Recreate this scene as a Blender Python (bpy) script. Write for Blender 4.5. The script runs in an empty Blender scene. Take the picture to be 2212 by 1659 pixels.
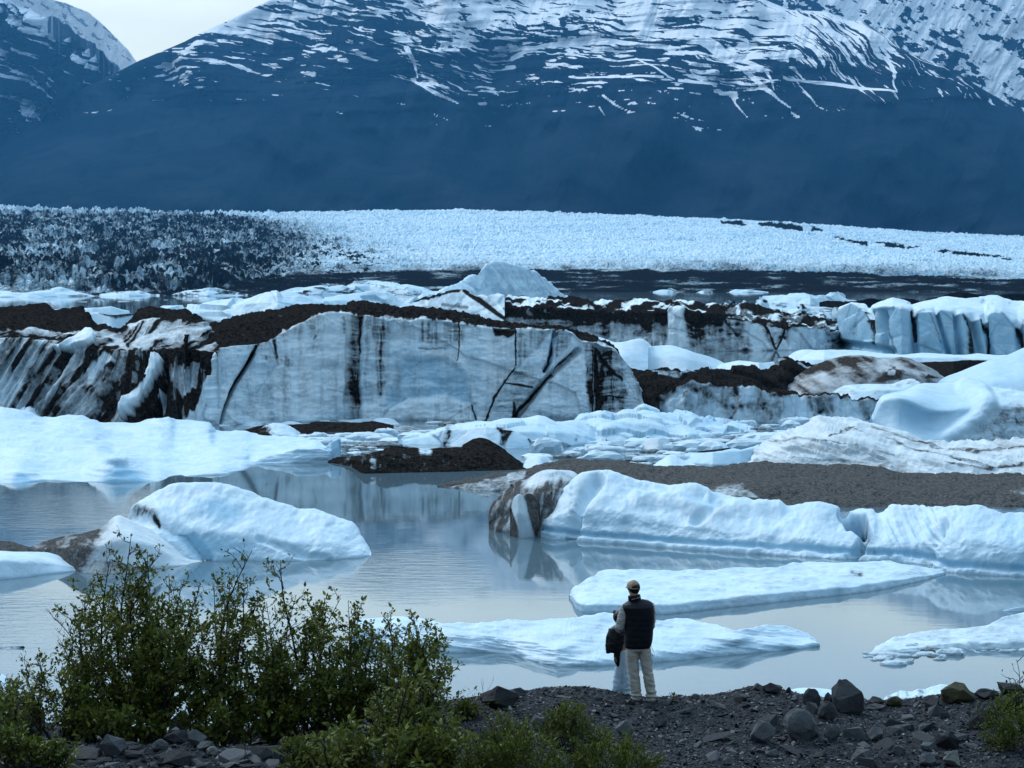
import bpy, math, random
import numpy as np
from mathutils import Vector, Matrix

C = bpy.context.scene.collection
SC = bpy.context.scene
R = math.radians
random.seed(7)
RNG = np.random.default_rng(11)

# ------------------------------------------------------------------ camera
CAM_H = 10.0                 # metres above the lake
FPX = 4790.0                 # focal length in units of a 2212 x 1659 picture
CX, CY = 1106.0, 829.5
PITCH = math.atan(229.5 / FPX)
cd = bpy.data.cameras.new('camera'); cam = bpy.data.objects.new('camera', cd); C.objects.link(cam)
cd.sensor_width = 36.0; cd.lens = 36.0 * FPX / 2212.0
cd.clip_start = 0.5; cd.clip_end = 60000
cam.location = (0, 0, CAM_H); cam.rotation_euler = (math.pi / 2 - PITCH, 0, 0)
SC.camera = cam
CP, SP = math.cos(PITCH), math.sin(PITCH)


def ray(x, y):
    dx = (np.asarray(x, float) - CX) / FPX; dy = (CY - np.asarray(y, float)) / FPX
    return dx, CP + dy * SP, -SP + dy * CP


def at_z(x, y, z=0.0):       # the point at height z seen in direction (x, y)
    rx, ry, rz = ray(x, y); t = (z - CAM_H) / rz
    return np.stack([rx * t, ry * t, CAM_H + rz * t], -1)


def at_y(x, y, Y):           # the point at distance Y seen in direction (x, y)
    rx, ry, rz = ray(x, y); t = Y / ry
    return np.stack([rx * t, ry * t, CAM_H + rz * t], -1)


# ------------------------------------------------------------------ noise
def _h(ix, iy, iz, s):
    h = (ix.astype(np.uint32) * np.uint32(374761393) + iy.astype(np.uint32) * np.uint32(668265263)
         + iz.astype(np.uint32) * np.uint32(2246822519) + np.uint32((s * 3266489917) & 0xffffffff))
    h ^= h >> np.uint32(13); h *= np.uint32(1274126177); h ^= h >> np.uint32(16)
    h *= np.uint32(2654435761); h ^= h >> np.uint32(15)
    return h.astype(np.float32) / np.float32(4294967296.0)


def vn2(x, y, s=0):
    fx = np.floor(x); fy = np.floor(y); ix = fx.astype(np.int64); iy = fy.astype(np.int64)
    tx = x - fx; ty = y - fy; tx = tx * tx * tx * (tx * (tx * 6 - 15) + 10); ty = ty * ty * ty * (ty * (ty * 6 - 15) + 10)
    z = np.zeros_like(ix)
    a = _h(ix, iy, z, s); b = _h(ix + 1, iy, z, s); c = _h(ix, iy + 1, z, s); d = _h(ix + 1, iy + 1, z, s)
    return (a + (b - a) * tx) * (1 - ty) + (c + (d - c) * tx) * ty


def vn3(x, y, z, s=0):
    fz = np.floor(z); iz = fz.astype(np.int64); t = z - fz; t = t * t * (3 - 2 * t)
    fx = np.floor(x); fy = np.floor(y); ix = fx.astype(np.int64); iy = fy.astype(np.int64)
    tx = x - fx; ty = y - fy; tx = tx * tx * (3 - 2 * tx); ty = ty * ty * (3 - 2 * ty)
    o = 0
    for k, w in ((0, 1 - t), (1, t)):
        a = _h(ix, iy, iz + k, s); b = _h(ix + 1, iy, iz + k, s); c = _h(ix, iy + 1, iz + k, s); d = _h(ix + 1, iy + 1, iz + k, s)
        o = o + w * ((a + (b - a) * tx) * (1 - ty) + (c + (d - c) * tx) * ty)
    return o


def fbm2(x, y, o=5, s=0, g=0.5, ridge=False):
    r = 0; a = 1.0; n = 0
    for i in range(o):
        v = vn2(x + 17.3 * i, y - 9.1 * i, s + i)
        if ridge: v = 1 - np.abs(2 * v - 1)
        r = r + a * v; n += a; a *= g; x = x * 2.03; y = y * 2.03
    return r / n


def fbm3(P, f, o=4, s=0, g=0.5, ridge=False):
    x = P[..., 0] * f; y = P[..., 1] * f; z = P[..., 2] * f; r = 0; a = 1.0; n = 0
    for i in range(o):
        v = vn3(x + 13.7 * i, y + 5.3 * i, z - 7.9 * i, s + i)
        if ridge: v = 1 - np.abs(2 * v - 1)
        r = r + a * v; n += a; a *= g; x = x * 2.03; y = y * 2.03; z = z * 2.03
    return r / n


def worley2(x, y, s=0):
    fx = np.floor(x).astype(np.int64); fy = np.floor(y).astype(np.int64)
    d1 = np.full(x.shape, 9.0); d2 = d1.copy(); c = np.zeros(x.shape)
    for i in (-1, 0, 1):
        for j in (-1, 0, 1):
            ix = fx + i; iy = fy + j; z = np.zeros_like(ix)
            px = ix + _h(ix, iy, z, s); py = iy + _h(ix, iy, z + 1, s)
            d = np.hypot(px - x, py - y); r = _h(ix, iy, z + 2, s)
            n = d < d1
            d2 = np.where(n, d1, np.minimum(d2, d)); c = np.where(n, r, c); d1 = np.where(n, d, d1)
    return d1, d2, c


def sstep(a, b, x):
    t = np.clip((x - a) / (b - a), 0, 1); return t * t * (3 - 2 * t)


def stroke(px, py, pts, w, soft=1.0):
    """1 on a polyline of half width w (a list gives a width per point), fading to 0"""
    ws = w if isinstance(w, (list, tuple)) else [w] * len(pts)
    m = np.zeros(px.shape)
    for (ax, ay), (bx, by), wa, wb in zip(pts[:-1], pts[1:], ws[:-1], ws[1:]):
        vx, vy = bx - ax, by - ay; L = vx * vx + vy * vy + 1e-9
        t = np.clip(((px - ax) * vx + (py - ay) * vy) / L, 0, 1)
        d = np.hypot(px - ax - t * vx, py - ay - t * vy); ww = wa + (wb - wa) * t
        m = np.maximum(m, 1 - sstep(ww * (1 - 0.5 * soft), ww * (1 + 0.5 * soft), d))
    return m


def poly(px, py, pts, soft=4.0):
    """1 inside a polygon, fading to 0 over soft"""
    ins = np.zeros(px.shape, bool); dm = np.full(px.shape, 1e9)
    for (ax, ay), (bx, by) in zip(pts, pts[1:] + pts[:1]):
        c = ((ay > py) != (by > py)) & (px < (bx - ax) * (py - ay) / ((by - ay) or 1e-9) + ax); ins ^= c
        vx, vy = bx - ax, by - ay; t = np.clip(((px - ax) * vx + (py - ay) * vy) / (vx * vx + vy * vy + 1e-9), 0, 1)
        dm = np.minimum(dm, np.hypot(px - ax - t * vx, py - ay - t * vy))
    sd = np.where(ins, dm, -dm)
    return sstep(-soft, soft, sd)


def pchip(x, xp, yp):
    """smooth interpolation through traced points without overshoot"""
    xp = np.asarray(xp, float); yp = np.asarray(yp, float)
    if len(xp) < 3: return np.interp(x, xp, yp)
    h = np.diff(xp); d = np.diff(yp) / h; m = np.zeros(len(xp))
    for k in range(1, len(xp) - 1):
        if d[k - 1] * d[k] > 0:
            w1 = 2 * h[k] + h[k - 1]; w2 = h[k] + 2 * h[k - 1]; m[k] = (w1 + w2) / (w1 / d[k - 1] + w2 / d[k])
    m[0] = d[0]; m[-1] = d[-1]
    i = np.clip(np.searchsorted(xp, x) - 1, 0, len(h) - 1); t = np.clip((x - xp[i]) / h[i], 0, 1)
    return (yp[i] * (1 + 2 * t) * (1 - t) ** 2 + m[i] * h[i] * t * (1 - t) ** 2 + yp[i + 1] * t * t * (3 - 2 * t) - m[i + 1] * h[i] * t * t * (1 - t))


# ------------------------------------------------------------------ meshes
def raw_mesh(name, V, F, attrs=None, mats=(), smooth=True, mi=None):
    """V (n,3), F (m,4) or (m,3) index array or list of those arrays"""
    me = bpy.data.meshes.new(name)
    Fs = F if isinstance(F, list) else [F]
    V = np.ascontiguousarray(V, np.float32)
    me.vertices.add(len(V)); me.vertices.foreach_set('co', V.ravel())
    loops = np.concatenate([np.asarray(f, np.int32).ravel() for f in Fs])
    tot = np.concatenate([np.full(len(f), np.asarray(f).shape[1], np.int32) for f in Fs])
    st = np.concatenate([[0], np.cumsum(tot)[:-1]]).astype(np.int32)
    me.loops.add(len(loops)); me.loops.foreach_set('vertex_index', loops)
    me.polygons.add(len(tot)); me.polygons.foreach_set('loop_start', st)
    try: me.polygons.foreach_set('loop_total', tot)
    except Exception: pass
    me.polygons.foreach_set('use_smooth', np.full(len(tot), smooth, bool))
    for m in mats: me.materials.append(m)
    if mi is not None: me.polygons.foreach_set('material_index', np.asarray(mi, np.int32))
    for k, a in (attrs or {}).items():
        at = me.attributes.new(k, 'FLOAT', 'POINT'); at.data.foreach_set('value', np.ascontiguousarray(a, np.float32).ravel())
    me.update(calc_edges=True); me.validate()
    return me


def grid_faces(nv, nu, off=0):
    i = np.arange(nv * nu).reshape(nv, nu) + off
    return np.stack([i[:-1, :-1], i[:-1, 1:], i[1:, 1:], i[1:, :-1]], -1).reshape(-1, 4)


def put(name, me, parent=None, label=None, cat=None, group=None, kind=None, loc=None):
    o = bpy.data.objects.new(name, me); C.objects.link(o)
    if loc is not None: o.location = loc
    if parent: o.parent = parent
    if label: o['label'] = label
    if cat: o['category'] = cat
    if group: o['group'] = group
    if kind: o['kind'] = kind
    return o


def empty(name, loc, label, cat, group=None, rz=0):
    o = bpy.data.objects.new(name, None); C.objects.link(o); o.location = loc; o.rotation_euler = (0, 0, rz)
    o.empty_display_size = 0.2
    o['label'] = label; o['category'] = cat
    if group: o['group'] = group
    return o


# ------------------------------------------------------------------ materials
class NT:
    def __init__(s, name):
        s.m = bpy.data.materials.new(name); s.m.use_nodes = True; s.t = s.m.node_tree; s.t.nodes.clear()
        s.out = s.t.nodes.new('ShaderNodeOutputMaterial')
    def n(s, typ, ins=None, **kw):
        nd = s.t.nodes.new('ShaderNode' + typ)
        for k, v in kw.items(): setattr(nd, k, v)
        for k, v in (ins or {}).items(): s.set(nd.inputs[k], v)
        return nd
    def set(s, sock, v):
        if hasattr(v, 'outputs'): v = v.outputs[0]
        if isinstance(v, bpy.types.NodeSocket): s.t.links.new(v, sock)
        else:
            if isinstance(v, (tuple, list)) and sock.type == 'RGBA' and len(v) == 3: v = (*v, 1)
            sock.default_value = v
    def math(s, op, a, b=0.0, c=None, clamp=False):
        nd = s.n('Math', {0: a, 1: b}, operation=op, use_clamp=clamp)
        if c is not None: s.set(nd.inputs[2], c)
        return nd
    def mix(s, f, a, b, blend='MIX'):
        nd = s.n('Mix', data_type='RGBA', blend_type=blend)
        s.set(nd.inputs[0], f); s.set(nd.inputs[6], a); s.set(nd.inputs[7], b)
        return nd.outputs[2]
    def noise(s, vec, scale, detail=4, rough=0.55, out=0, dist=0.0):
        nd = s.n('TexNoise', {'Scale': scale, 'Detail': detail, 'Roughness': rough, 'Distortion': dist})
        if vec is not None: s.set(nd.inputs['Vector'], vec)
        return nd.outputs[out]
    def ramp(s, f, stops):
        nd = s.n('ValToRGB', {0: f}); e = nd.color_ramp.elements
        while len(e) < len(stops): e.new(0.5)
        for el, (p, c) in zip(e, stops):
            el.position = p; el.color = (*c, 1) if isinstance(c, tuple) else (c, c, c, 1)
        return nd.outputs[0]
    def attr(s, a): return s.n('Attribute', attribute_name=a).outputs['Fac']
    def coord(s, scale=(1, 1, 1), which='Object'):
        tc = s.n('TexCoord'); mp = s.n('Mapping', {'Vector': tc.outputs[which], 'Scale': scale}); return mp.outputs[0]
    def bsdf(s, col, rough=0.6, bump=None, spec=0.5, **kw):
        b = s.n('BsdfPrincipled', {'Base Color': col, 'Roughness': rough, 'Specular IOR Level': spec})
        for k, v in kw.items(): s.set(b.inputs[k], v)
        if bump is not None: s.set(b.inputs['Normal'], bump)
        s.t.links.new(b.outputs[0], s.out.inputs[0]); return s.m
    def bump(s, h, dist, strength=1.0, prev=None):
        nd = s.n('Bump', {'Height': h, 'Distance': dist, 'Strength': strength})
        if prev is not None: s.set(nd.inputs['Normal'], prev)
        return nd.outputs[0]


def ice_material(name, snow, blue, dirt_lo, dirt_hi, f=1.0, rough_bump=0.05, hard=2.0, film=0.55, scallop=0.0, vert=False):
    t = NT(name); v = t.coord()
    n1 = t.noise(v, 0.55 * f, 7, 0.62); n2 = t.noise(v, 5.0 * f, 5, 0.65); n3 = t.noise(v, 1.7 * f, 5, 0.6, dist=0.6)
    st = t.noise(t.coord((1.6, 1.6, 0.35) if vert else (0.5, 0.5, 3.0)), 1.3 * f, 5, 0.6)
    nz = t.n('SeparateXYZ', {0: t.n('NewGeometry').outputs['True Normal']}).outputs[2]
    slope_shade = t.n('MapRange', {0: t.math('ADD', nz, t.math('MULTIPLY', t.math('SUBTRACT', n3, 0.5), 0.6)), 1: 0.15, 2: 0.75, 3: 0.26, 4: 0.0})   # shading put into the colour: steep faces bluer and darker, tops whiter
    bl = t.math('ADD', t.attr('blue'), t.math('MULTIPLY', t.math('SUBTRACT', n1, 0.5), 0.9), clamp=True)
    bl = t.math('ADD', bl, slope_shade, clamp=True)
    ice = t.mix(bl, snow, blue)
    ice = t.mix(t.math('MULTIPLY', t.math('SUBTRACT', st, 0.45, clamp=True), 0.7), ice, blue)
    d = t.math('ADD', t.attr('dirt'), t.math('MULTIPLY', t.math('SUBTRACT', n3, 0.5), 0.75))
    d = t.math('ADD', d, t.math('MULTIPLY', t.math('SUBTRACT', n2, 0.5), 0.65))
    d = t.math('ADD', d, t.math('MULTIPLY', t.math('SUBTRACT', t.attr('dirt'), 0.82, clamp=True), 2.5))
    d = t.math('MULTIPLY_ADD', t.math('SUBTRACT', d, 0.5), hard, 0.5, clamp=True)
    fl = t.math('MULTIPLY', t.attr('dirt'), film, clamp=True)
    d = t.math('MAXIMUM', d, fl)
    dn = t.math('ADD', n2, t.math('MULTIPLY', t.math('SUBTRACT', t.noise(v, 17.0 * f, 3), 0.5), 0.9))
    dc = t.ramp(dn, [(0.34, dirt_lo), (0.66, dirt_hi)])
    dust = t.ramp(t.noise(t.coord((1.3, 1.3, 0.5) if vert else (1.0, 1.0, 0.8)), 1.1 * f, 9, 0.72), [(0.50, 0.0), (0.72, 0.42)])
    ice = t.mix(dust, ice, tuple(0.5 * a + 0.02 for a in snow))
    col = t.mix(d, ice, dc)
    hh = t.math('ADD', n3, t.math('MULTIPLY', n2, 0.35))
    b = t.bump(hh, 0.30 / f * rough_bump * 6, 0.8)
    b = t.bump(t.noise(v, 22.0 * f, 3), 0.03 / f * rough_bump * 6, 0.7, b)
    if scallop:
        vo = t.n('TexVoronoi', {'Vector': t.coord((0.8, 0.8, 1.3)), 'Scale': 2.6 * f, 'Smoothness': 0.6}, feature='SMOOTH_F1')
        b = t.bump(t.math('MULTIPLY', vo.outputs['Distance'], t.noise(v, 0.3 * f, 3)), 0.06 * scallop / f, 0.7, b)
    rg = t.math('MULTIPLY_ADD', d, 0.3, 0.55)
    return t.bsdf(col, rg, b, t.math('MULTIPLY_ADD', d, -0.25, 0.25))


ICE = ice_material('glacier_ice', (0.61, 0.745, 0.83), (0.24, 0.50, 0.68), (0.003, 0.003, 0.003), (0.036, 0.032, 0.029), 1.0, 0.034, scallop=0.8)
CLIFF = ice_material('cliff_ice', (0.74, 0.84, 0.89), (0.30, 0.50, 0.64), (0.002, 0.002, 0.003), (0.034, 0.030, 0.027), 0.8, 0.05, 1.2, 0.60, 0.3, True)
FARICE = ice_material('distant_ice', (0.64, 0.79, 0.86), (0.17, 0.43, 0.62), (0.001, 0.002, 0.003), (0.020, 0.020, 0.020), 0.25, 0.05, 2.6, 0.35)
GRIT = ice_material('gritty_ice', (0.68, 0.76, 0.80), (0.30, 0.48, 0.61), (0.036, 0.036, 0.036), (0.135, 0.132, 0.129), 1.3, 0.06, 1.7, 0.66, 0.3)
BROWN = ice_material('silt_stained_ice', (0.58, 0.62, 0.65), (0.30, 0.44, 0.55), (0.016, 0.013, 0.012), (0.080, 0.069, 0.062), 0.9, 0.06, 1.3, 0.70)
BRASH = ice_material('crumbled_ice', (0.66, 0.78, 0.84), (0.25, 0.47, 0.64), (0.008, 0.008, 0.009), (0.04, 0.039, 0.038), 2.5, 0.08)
# ------------------------------------------------------------------ sky, sun, air
SC.view_settings.view_transform = 'Standard'; SC.view_settings.look = 'None'
SC.view_settings.exposure = 1.2; SC.view_settings.gamma = 1.0
W = bpy.data.worlds.new('World'); SC.world = W; W.use_nodes = True
wt = W.node_tree; wt.nodes.clear()
SUN_EL, SUN_AZ = R(42), R(-35)     # behind the mountains, to the left
def wn(t, **kw):
    n = wt.nodes.new('ShaderNode' + t)
    for k, v in kw.items(): setattr(n, k, v)
    return n
wl = wt.links.new
sky = wn('TexSky', sky_type='NISHITA', sun_disc=False, sun_elevation=SUN_EL, sun_rotation=SUN_AZ, altitude=100.0)
bg1 = wn('Background'); wl(sky.outputs[0], bg1.inputs[0]); bg1.inputs[1].default_value = 0.10
tc = wn('TexCoord'); sep = wn('SeparateXYZ'); wl(tc.outputs['Generated'], sep.inputs[0])
nz = wn('TexNoise'); mp = wn('Mapping'); mp.inputs['Scale'].default_value = (1.6, 1.6, 6.0)
wl(tc.outputs['Generated'], mp.inputs[0]); wl(mp.outputs[0], nz.inputs['Vector']); nz.inputs['Scale'].default_value = 1.7; nz.inputs['Detail'].default_value = 6
ad = wn('Math', operation='MULTIPLY_ADD'); wl(nz.outputs[0], ad.inputs[0]); ad.inputs[1].default_value = 0.10
sb = wn('Math', operation='SUBTRACT'); wl(sep.outputs[2], sb.inputs[0]); sb.inputs[1].default_value = 0.05; wl(sb.outputs[0], ad.inputs[2])
rp = wn('ValToRGB'); wl(ad.outputs[0], rp.inputs[0])
stops = [(0.0, (0.32, 0.34, 0.295)), (0.122, (0.37, 0.395, 0.34)), (0.152, (0.60, 0.66, 0.57)), (0.195, (0.43, 0.55, 0.64)), (0.40, (0.40, 0.58, 0.74)), (1.0, (0.50, 0.75, 0.96))]
while len(rp.color_ramp.elements) < len(stops): rp.color_ramp.elements.new(0.5)
for e, (p, c) in zip(rp.color_ramp.elements, stops): e.position = p; e.color = (*c, 1)
fy = wn('Math', operation='MULTIPLY_ADD', use_clamp=False); wl(sep.outputs[1], fy.inputs[0]); fy.inputs[1].default_value = 0.40; fy.inputs[2].default_value = 0.64   # brighter towards the mountains, where the sun stands
nc = wn('TexNoise'); mc = wn('Mapping'); mc.inputs['Scale'].default_value = (1, 1, 2.2); wl(tc.outputs['Generated'], mc.inputs[0]); wl(mc.outputs[0], nc.inputs['Vector']); nc.inputs['Scale'].default_value = 11.0; nc.inputs['Detail'].default_value = 6
cm_ = wn('Math', operation='MULTIPLY_ADD'); wl(nc.outputs[0], cm_.inputs[0]); cm_.inputs[1].default_value = 0.5; cm_.inputs[2].default_value = 0.75
cm2 = wn('Math', operation='MULTIPLY'); wl(cm_.outputs[0], cm2.inputs[0]); wl(fy.outputs[0], cm2.inputs[1]); fy = cm2
bg2 = wn('Background'); wl(rp.outputs[0], bg2.inputs[0]); wl(fy.outputs[0], bg2.inputs[1])
mx = wn('MixShader'); mx.inputs[0].default_value = 0.85; wl(bg1.outputs[0], mx.inputs[1]); wl(bg2.outputs[0], mx.inputs[2])
wo = wn('OutputWorld'); wl(mx.outputs[0], wo.inputs[0])

sl = bpy.data.lights.new('sun', 'SUN'); sl.energy = 0.85; sl.angle = R(25); sl.color = (1.0, 0.97, 0.93)
so = bpy.data.objects.new('sun', sl); C.objects.link(so)
sd = Vector((math.sin(SUN_AZ) * math.cos(SUN_EL), math.cos(SUN_AZ) * math.cos(SUN_EL), math.sin(SUN_EL)))
so.rotation_euler = sd.to_track_quat('Z', 'Y').to_euler(); so.location = (0, 0, 60)

def box_mesh(name, a, b):
    V = np.array([(x, y, z) for z in (a[2], b[2]) for y in (a[1], b[1]) for x in (a[0], b[0])], float)
    F = np.array([(0, 2, 3, 1), (4, 5, 7, 6), (0, 1, 5, 4), (2, 6, 7, 3), (0, 4, 6, 2), (1, 3, 7, 5)])
    return raw_mesh(name, V, F, smooth=False)

def volume_material(name, col, dens):
    t = NT(name); t.out  # surface left empty
    v = t.n('VolumePrincipled', {'Color': (*col, 1), 'Density': dens, 'Anisotropy': 0.5})
    t.t.links.new(v.outputs[0], t.out.inputs['Volume']); return t.m

hz = put('haze', box_mesh('haze', (-9000, -400, -9), (9000, 9700, 1750)), kind='stuff')
hz.data.materials.append(volume_material('blue_air', (0.10, 0.47, 1.0), 3.5e-5))

# ------------------------------------------------------------------ water
t = NT('lake_water'); v = t.coord()
mask = t.math('MULTIPLY', t.math('SUBTRACT', t.noise(t.coord((0.5, 1.0, 1)), 0.030, 3, 0.5), 0.56, clamp=True), 5.0, clamp=True)
for (bx, by, rx_, ry_) in ((-21, 95, 9, 12), (-14, 63, 6, 9), (-3.4, 75, 3.0, 8)):     # cat's paws: patches of breeze on the calm lake
    mpn = t.n('Mapping', {'Vector': t.n('TexCoord').outputs['Object'], 'Location': (-bx / rx_, -by / ry_, 0), 'Scale': (1 / rx_, 1 / ry_, 0)})
    ln = t.n('VectorMath', {0: mpn.outputs[0]}, operation='LENGTH').outputs['Value']
    sp = t.n('MapRange', {0: t.math('ADD', ln, t.math('MULTIPLY', t.math('SUBTRACT', t.noise(t.coord((0.3, 0.5, 1)), 0.35, 3), 0.5), 0.9)), 1: 1.05, 2: 0.55, 3: 0.0, 4: 0.9})
    mask = t.math('MAXIMUM', mask, sp)
w1 = t.noise(t.coord((0.45, 1.0, 1)), 2.2, 4, 0.6); w2 = t.noise(t.coord((0.5, 1, 1)), 0.35, 3, 0.5)
h = t.math('ADD', t.math('MULTIPLY', w1, t.math('MULTIPLY_ADD', mask, 0.0095, 0.0009)), t.math('MULTIPLY', w2, 0.0020))
wb = t.bump(h, 1.0, 1.0)
silt = t.mix(t.noise(v, 0.02, 4), (0.085, 0.145, 0.180), (0.115, 0.180, 0.215))
WATER = t.bsdf(silt, 0.035, wb, 0.5, IOR=1.333)
gx = np.concatenate([[-6000, -1500, -400], np.linspace(-120, 120, 25), [400, 1500, 6000]])
gy = np.concatenate([[-20], np.linspace(20, 220, 21), [400, 900, 2000, 6000]])
XX, YY = np.meshgrid(gx, gy)
put('lake_water', raw_mesh('lake_water', np.stack([XX, YY, XX * 0], -1).reshape(-1, 3), grid_faces(len(gy), len(gx)), mats=[WATER]), kind='structure')

# ------------------------------------------------------------------ mountains
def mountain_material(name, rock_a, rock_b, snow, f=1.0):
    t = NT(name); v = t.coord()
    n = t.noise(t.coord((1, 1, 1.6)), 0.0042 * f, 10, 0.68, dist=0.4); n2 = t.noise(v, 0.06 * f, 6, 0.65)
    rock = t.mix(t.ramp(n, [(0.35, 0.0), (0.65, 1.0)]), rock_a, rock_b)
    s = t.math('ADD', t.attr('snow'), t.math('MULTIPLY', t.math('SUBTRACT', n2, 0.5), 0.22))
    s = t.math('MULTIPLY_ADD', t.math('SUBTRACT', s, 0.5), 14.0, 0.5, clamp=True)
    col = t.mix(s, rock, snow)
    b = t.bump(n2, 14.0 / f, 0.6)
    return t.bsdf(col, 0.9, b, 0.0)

def rail_grid(rails, x0, x1, nu, rows, smooth=0):
    """rails: (pts, Y) from low to high; pts (x, y) picture units; Y distance (number or pts of (x, Y))"""
    xs = np.linspace(x0, x1, nu); rs = []; ys = []; yy = []
    for pts, Y in rails:
        p = np.array(pts, float); y = np.interp(xs, p[:, 0], p[:, 1])
        if isinstance(Y, (list, tuple)): q = np.array(Y, float); Y = np.interp(xs, q[:, 0], q[:, 1])
        ys.append(y); yy.append(np.broadcast_to(Y, xs.shape))
    PY = []; YD = []
    for i in range(len(rails) - 1):
        tt = np.linspace(0, 1, rows[i], endpoint=(i == len(rails) - 2))[:, None]
        PY.append(ys[i] * (1 - tt) + ys[i + 1] * tt); YD.append(yy[i] * (1 - tt) + yy[i + 1] * tt)
    PY = np.concatenate(PY); YD = np.concatenate(YD); PX = np.broadcast_to(xs, PY.shape)
    return at_y(PX, PY, YD), PX, PY, YD

def add_back(P, dY, z):
    b = P[-1:].copy(); b[..., 1] += dY; b[..., 0] *= (1 + dY / P[-1:, :, 1]); b[..., 2] = z
    return np.concatenate([P, b])

def pad(a, val=None): return np.concatenate([a, a[-1:] if val is None else np.full_like(a[-1:], val)])

# main mountain
sk = [(-500, 520), (-300, 420), (-120, 330), (0, 272), (100, 228), (200, 180), (300, 130), (400, 90), (470, 55), (530, 25), (585, -2), (680, -42), (820, -62), (1000, -78), (1250, -84), (1430, -70), (1560, -34), (1651, 0), (1706, 22), (1786, 26), (1831, 45), (1861, 46), (1906, 75), (1956, 112), (2031, 145), (2106, 185), (2212, 245), (2400, 345), (2700, 500)]
base = [(-500, 590), (2700, 592)]
mid = [(-500, 560), (-200, 440), (0, 360), (300, 270), (600, 210), (1000, 190), (1500, 195), (1900, 230), (2212, 330), (2700, 545)]
P, PX, PY, YD = rail_grid([(base, 5300), (mid, 6300), (sk, 7200)], -500, 2700, 1700, [120, 560])
top = np.interp(PX[0], *np.array(sk, float).T)
depth = PY - top[None]                                # picture units below the skyline
# relief: gullies running down the fall line, ledges across
g = fbm2(PX / 90 + 0.25 * (PY / 60), PY / 330, 5, 3, 0.5, True) - 0.6
l = fbm2(PX / 420, (PY + 0.05 * PX) / 26, 4, 9, 0.5) - 0.5
big = fbm2(PX / 330, PY / 260, 4, 21) - 0.5
fade = sstep(0, 30, depth) * 0.9 + 0.1
P = P.copy(); P[..., 1] += fade * (g * (60 + 110 * sstep(330, 120, PY)) + l * 130 * sstep(330, 150, PY) + big * 800)
P[..., 2] += fade * (g * 12 + l * 14) * sstep(380, 120, PY)
# snow
ysn = np.interp(PX, [-500, 150, 250, 350, 500, 700, 950, 1150, 1300, 1600, 1750, 1900, 2100, 2300, 2700], [300, 215, 205, 195, 180, 190, 205, 195, 225, 235, 215, 205, 200, 215, 250])
up = np.clip((ysn - PY) / (ysn - np.minimum(top[None], 60)), -1, 1.3)
wx = PX + 60 * (fbm2(PX / 160, PY / 60, 4, 31) - 0.5); wy = PY + 22 * (fbm2(PX / 90, PY / 40, 4, 41) - 0.5)
tilt = np.interp(PX, [0, 350, 700, 1000, 1700, 2000, 2300], [-0.50, -0.38, -0.12, 0.05, 0.10, 0.35, 0.45])
tilt = tilt * 0.6
ledge = fbm2(wx / 50, (wy - tilt * PX) / 4.6, 5, 51, 0.58)
gul = fbm2((wx - 0.75 * (PY - 100)) / 11, PY / 55, 5, 61, 0.55, True)
gul = np.where(PX > 850, gul, 0.62 * gul)
blot = fbm2(wx / 52, (wy - 0.7 * tilt * PX) / 15, 6, 71, 0.58)
cov = np.interp(up, [-0.25, 0.0, 0.15, 0.35, 0.55, 0.75, 1.0, 1.3], [0.0, 0.06, 0.20, 0.36, 0.52, 0.70, 0.86, 0.95])
dens = np.interp(PX, [-500, 120, 250, 600, 700, 900, 1000, 1700, 1900, 2150, 2300], [0.3, 0.45, 0.8, 0.98, 0.80, 0.86, 1.08, 1.1, 0.85, 0.62, 0.4])
mixn = 0.50 * ledge + 0.15 * (gul - 0.12) + 0.35 * blot + 0.004
cov = cov * dens
snow = 0.5 + (mixn - (0.655 - 0.31 * cov)) * 9
snow = np.where(up < -0.2, 0, snow)
snow = np.clip(snow, 0, 1)
for pts, w in (([(905, 178), (940, 195), (985, 214)], [2, 5, 2]), ([(880, 100), (893, 130), (900, 165)], [6, 4, 1]), ([(1440, 70), (1520, 110), (1590, 160), (1640, 200), (1700, 238)], [6, 6, 5, 4, 1.5]), ([(1515, 90), (1570, 130), (1640, 170), (1660, 205)], [8, 6, 3, 1]),
               ([(1230, 170), (1330, 176), (1425, 179)], [2, 3, 2]), ([(1106, 120), (1180, 100), (1330, 95), (1450, 115)], [5, 5, 6, 4]), ([(1216, 103), (1290, 110), (1370, 118)], [2, 3, 2]), ([(1460, 185), (1545, 189)], 3), ([(1680, 178), (1740, 186), (1815, 195), (1910, 205)], [2, 3, 4, 2]), ([(1300, 215), (1320, 235), (1350, 252)], [3, 2, 1]), ([(1290, 240), (1302, 256)], [2, 1]), ([(1580, 215), (1612, 258)], [2, 1]), ([(1370, 135), (1420, 170), (1450, 182)], [2, 2, 1]), ([(1900, 130), (1915, 175), (1913, 205)], [4, 3, 2])):
    snow = np.maximum(snow, stroke(wx * 0.25 + PX * 0.75, wy * 0.5 + PY * 0.5, pts, w) * 0.95)
MOUNT = mountain_material('mountain_slope', (0.007, 0.015, 0.026), (0.024, 0.036, 0.050), (0.88, 0.90, 0.92))  # bluish rock carries part of the distance haze in its colour
P = add_back(P, 900, -5); snow = pad(snow)
put('mountain', raw_mesh('mountain', P.reshape(-1, 3), grid_faces(*P.shape[:2]), {'snow': snow}, [MOUNT]), kind='structure')

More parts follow.
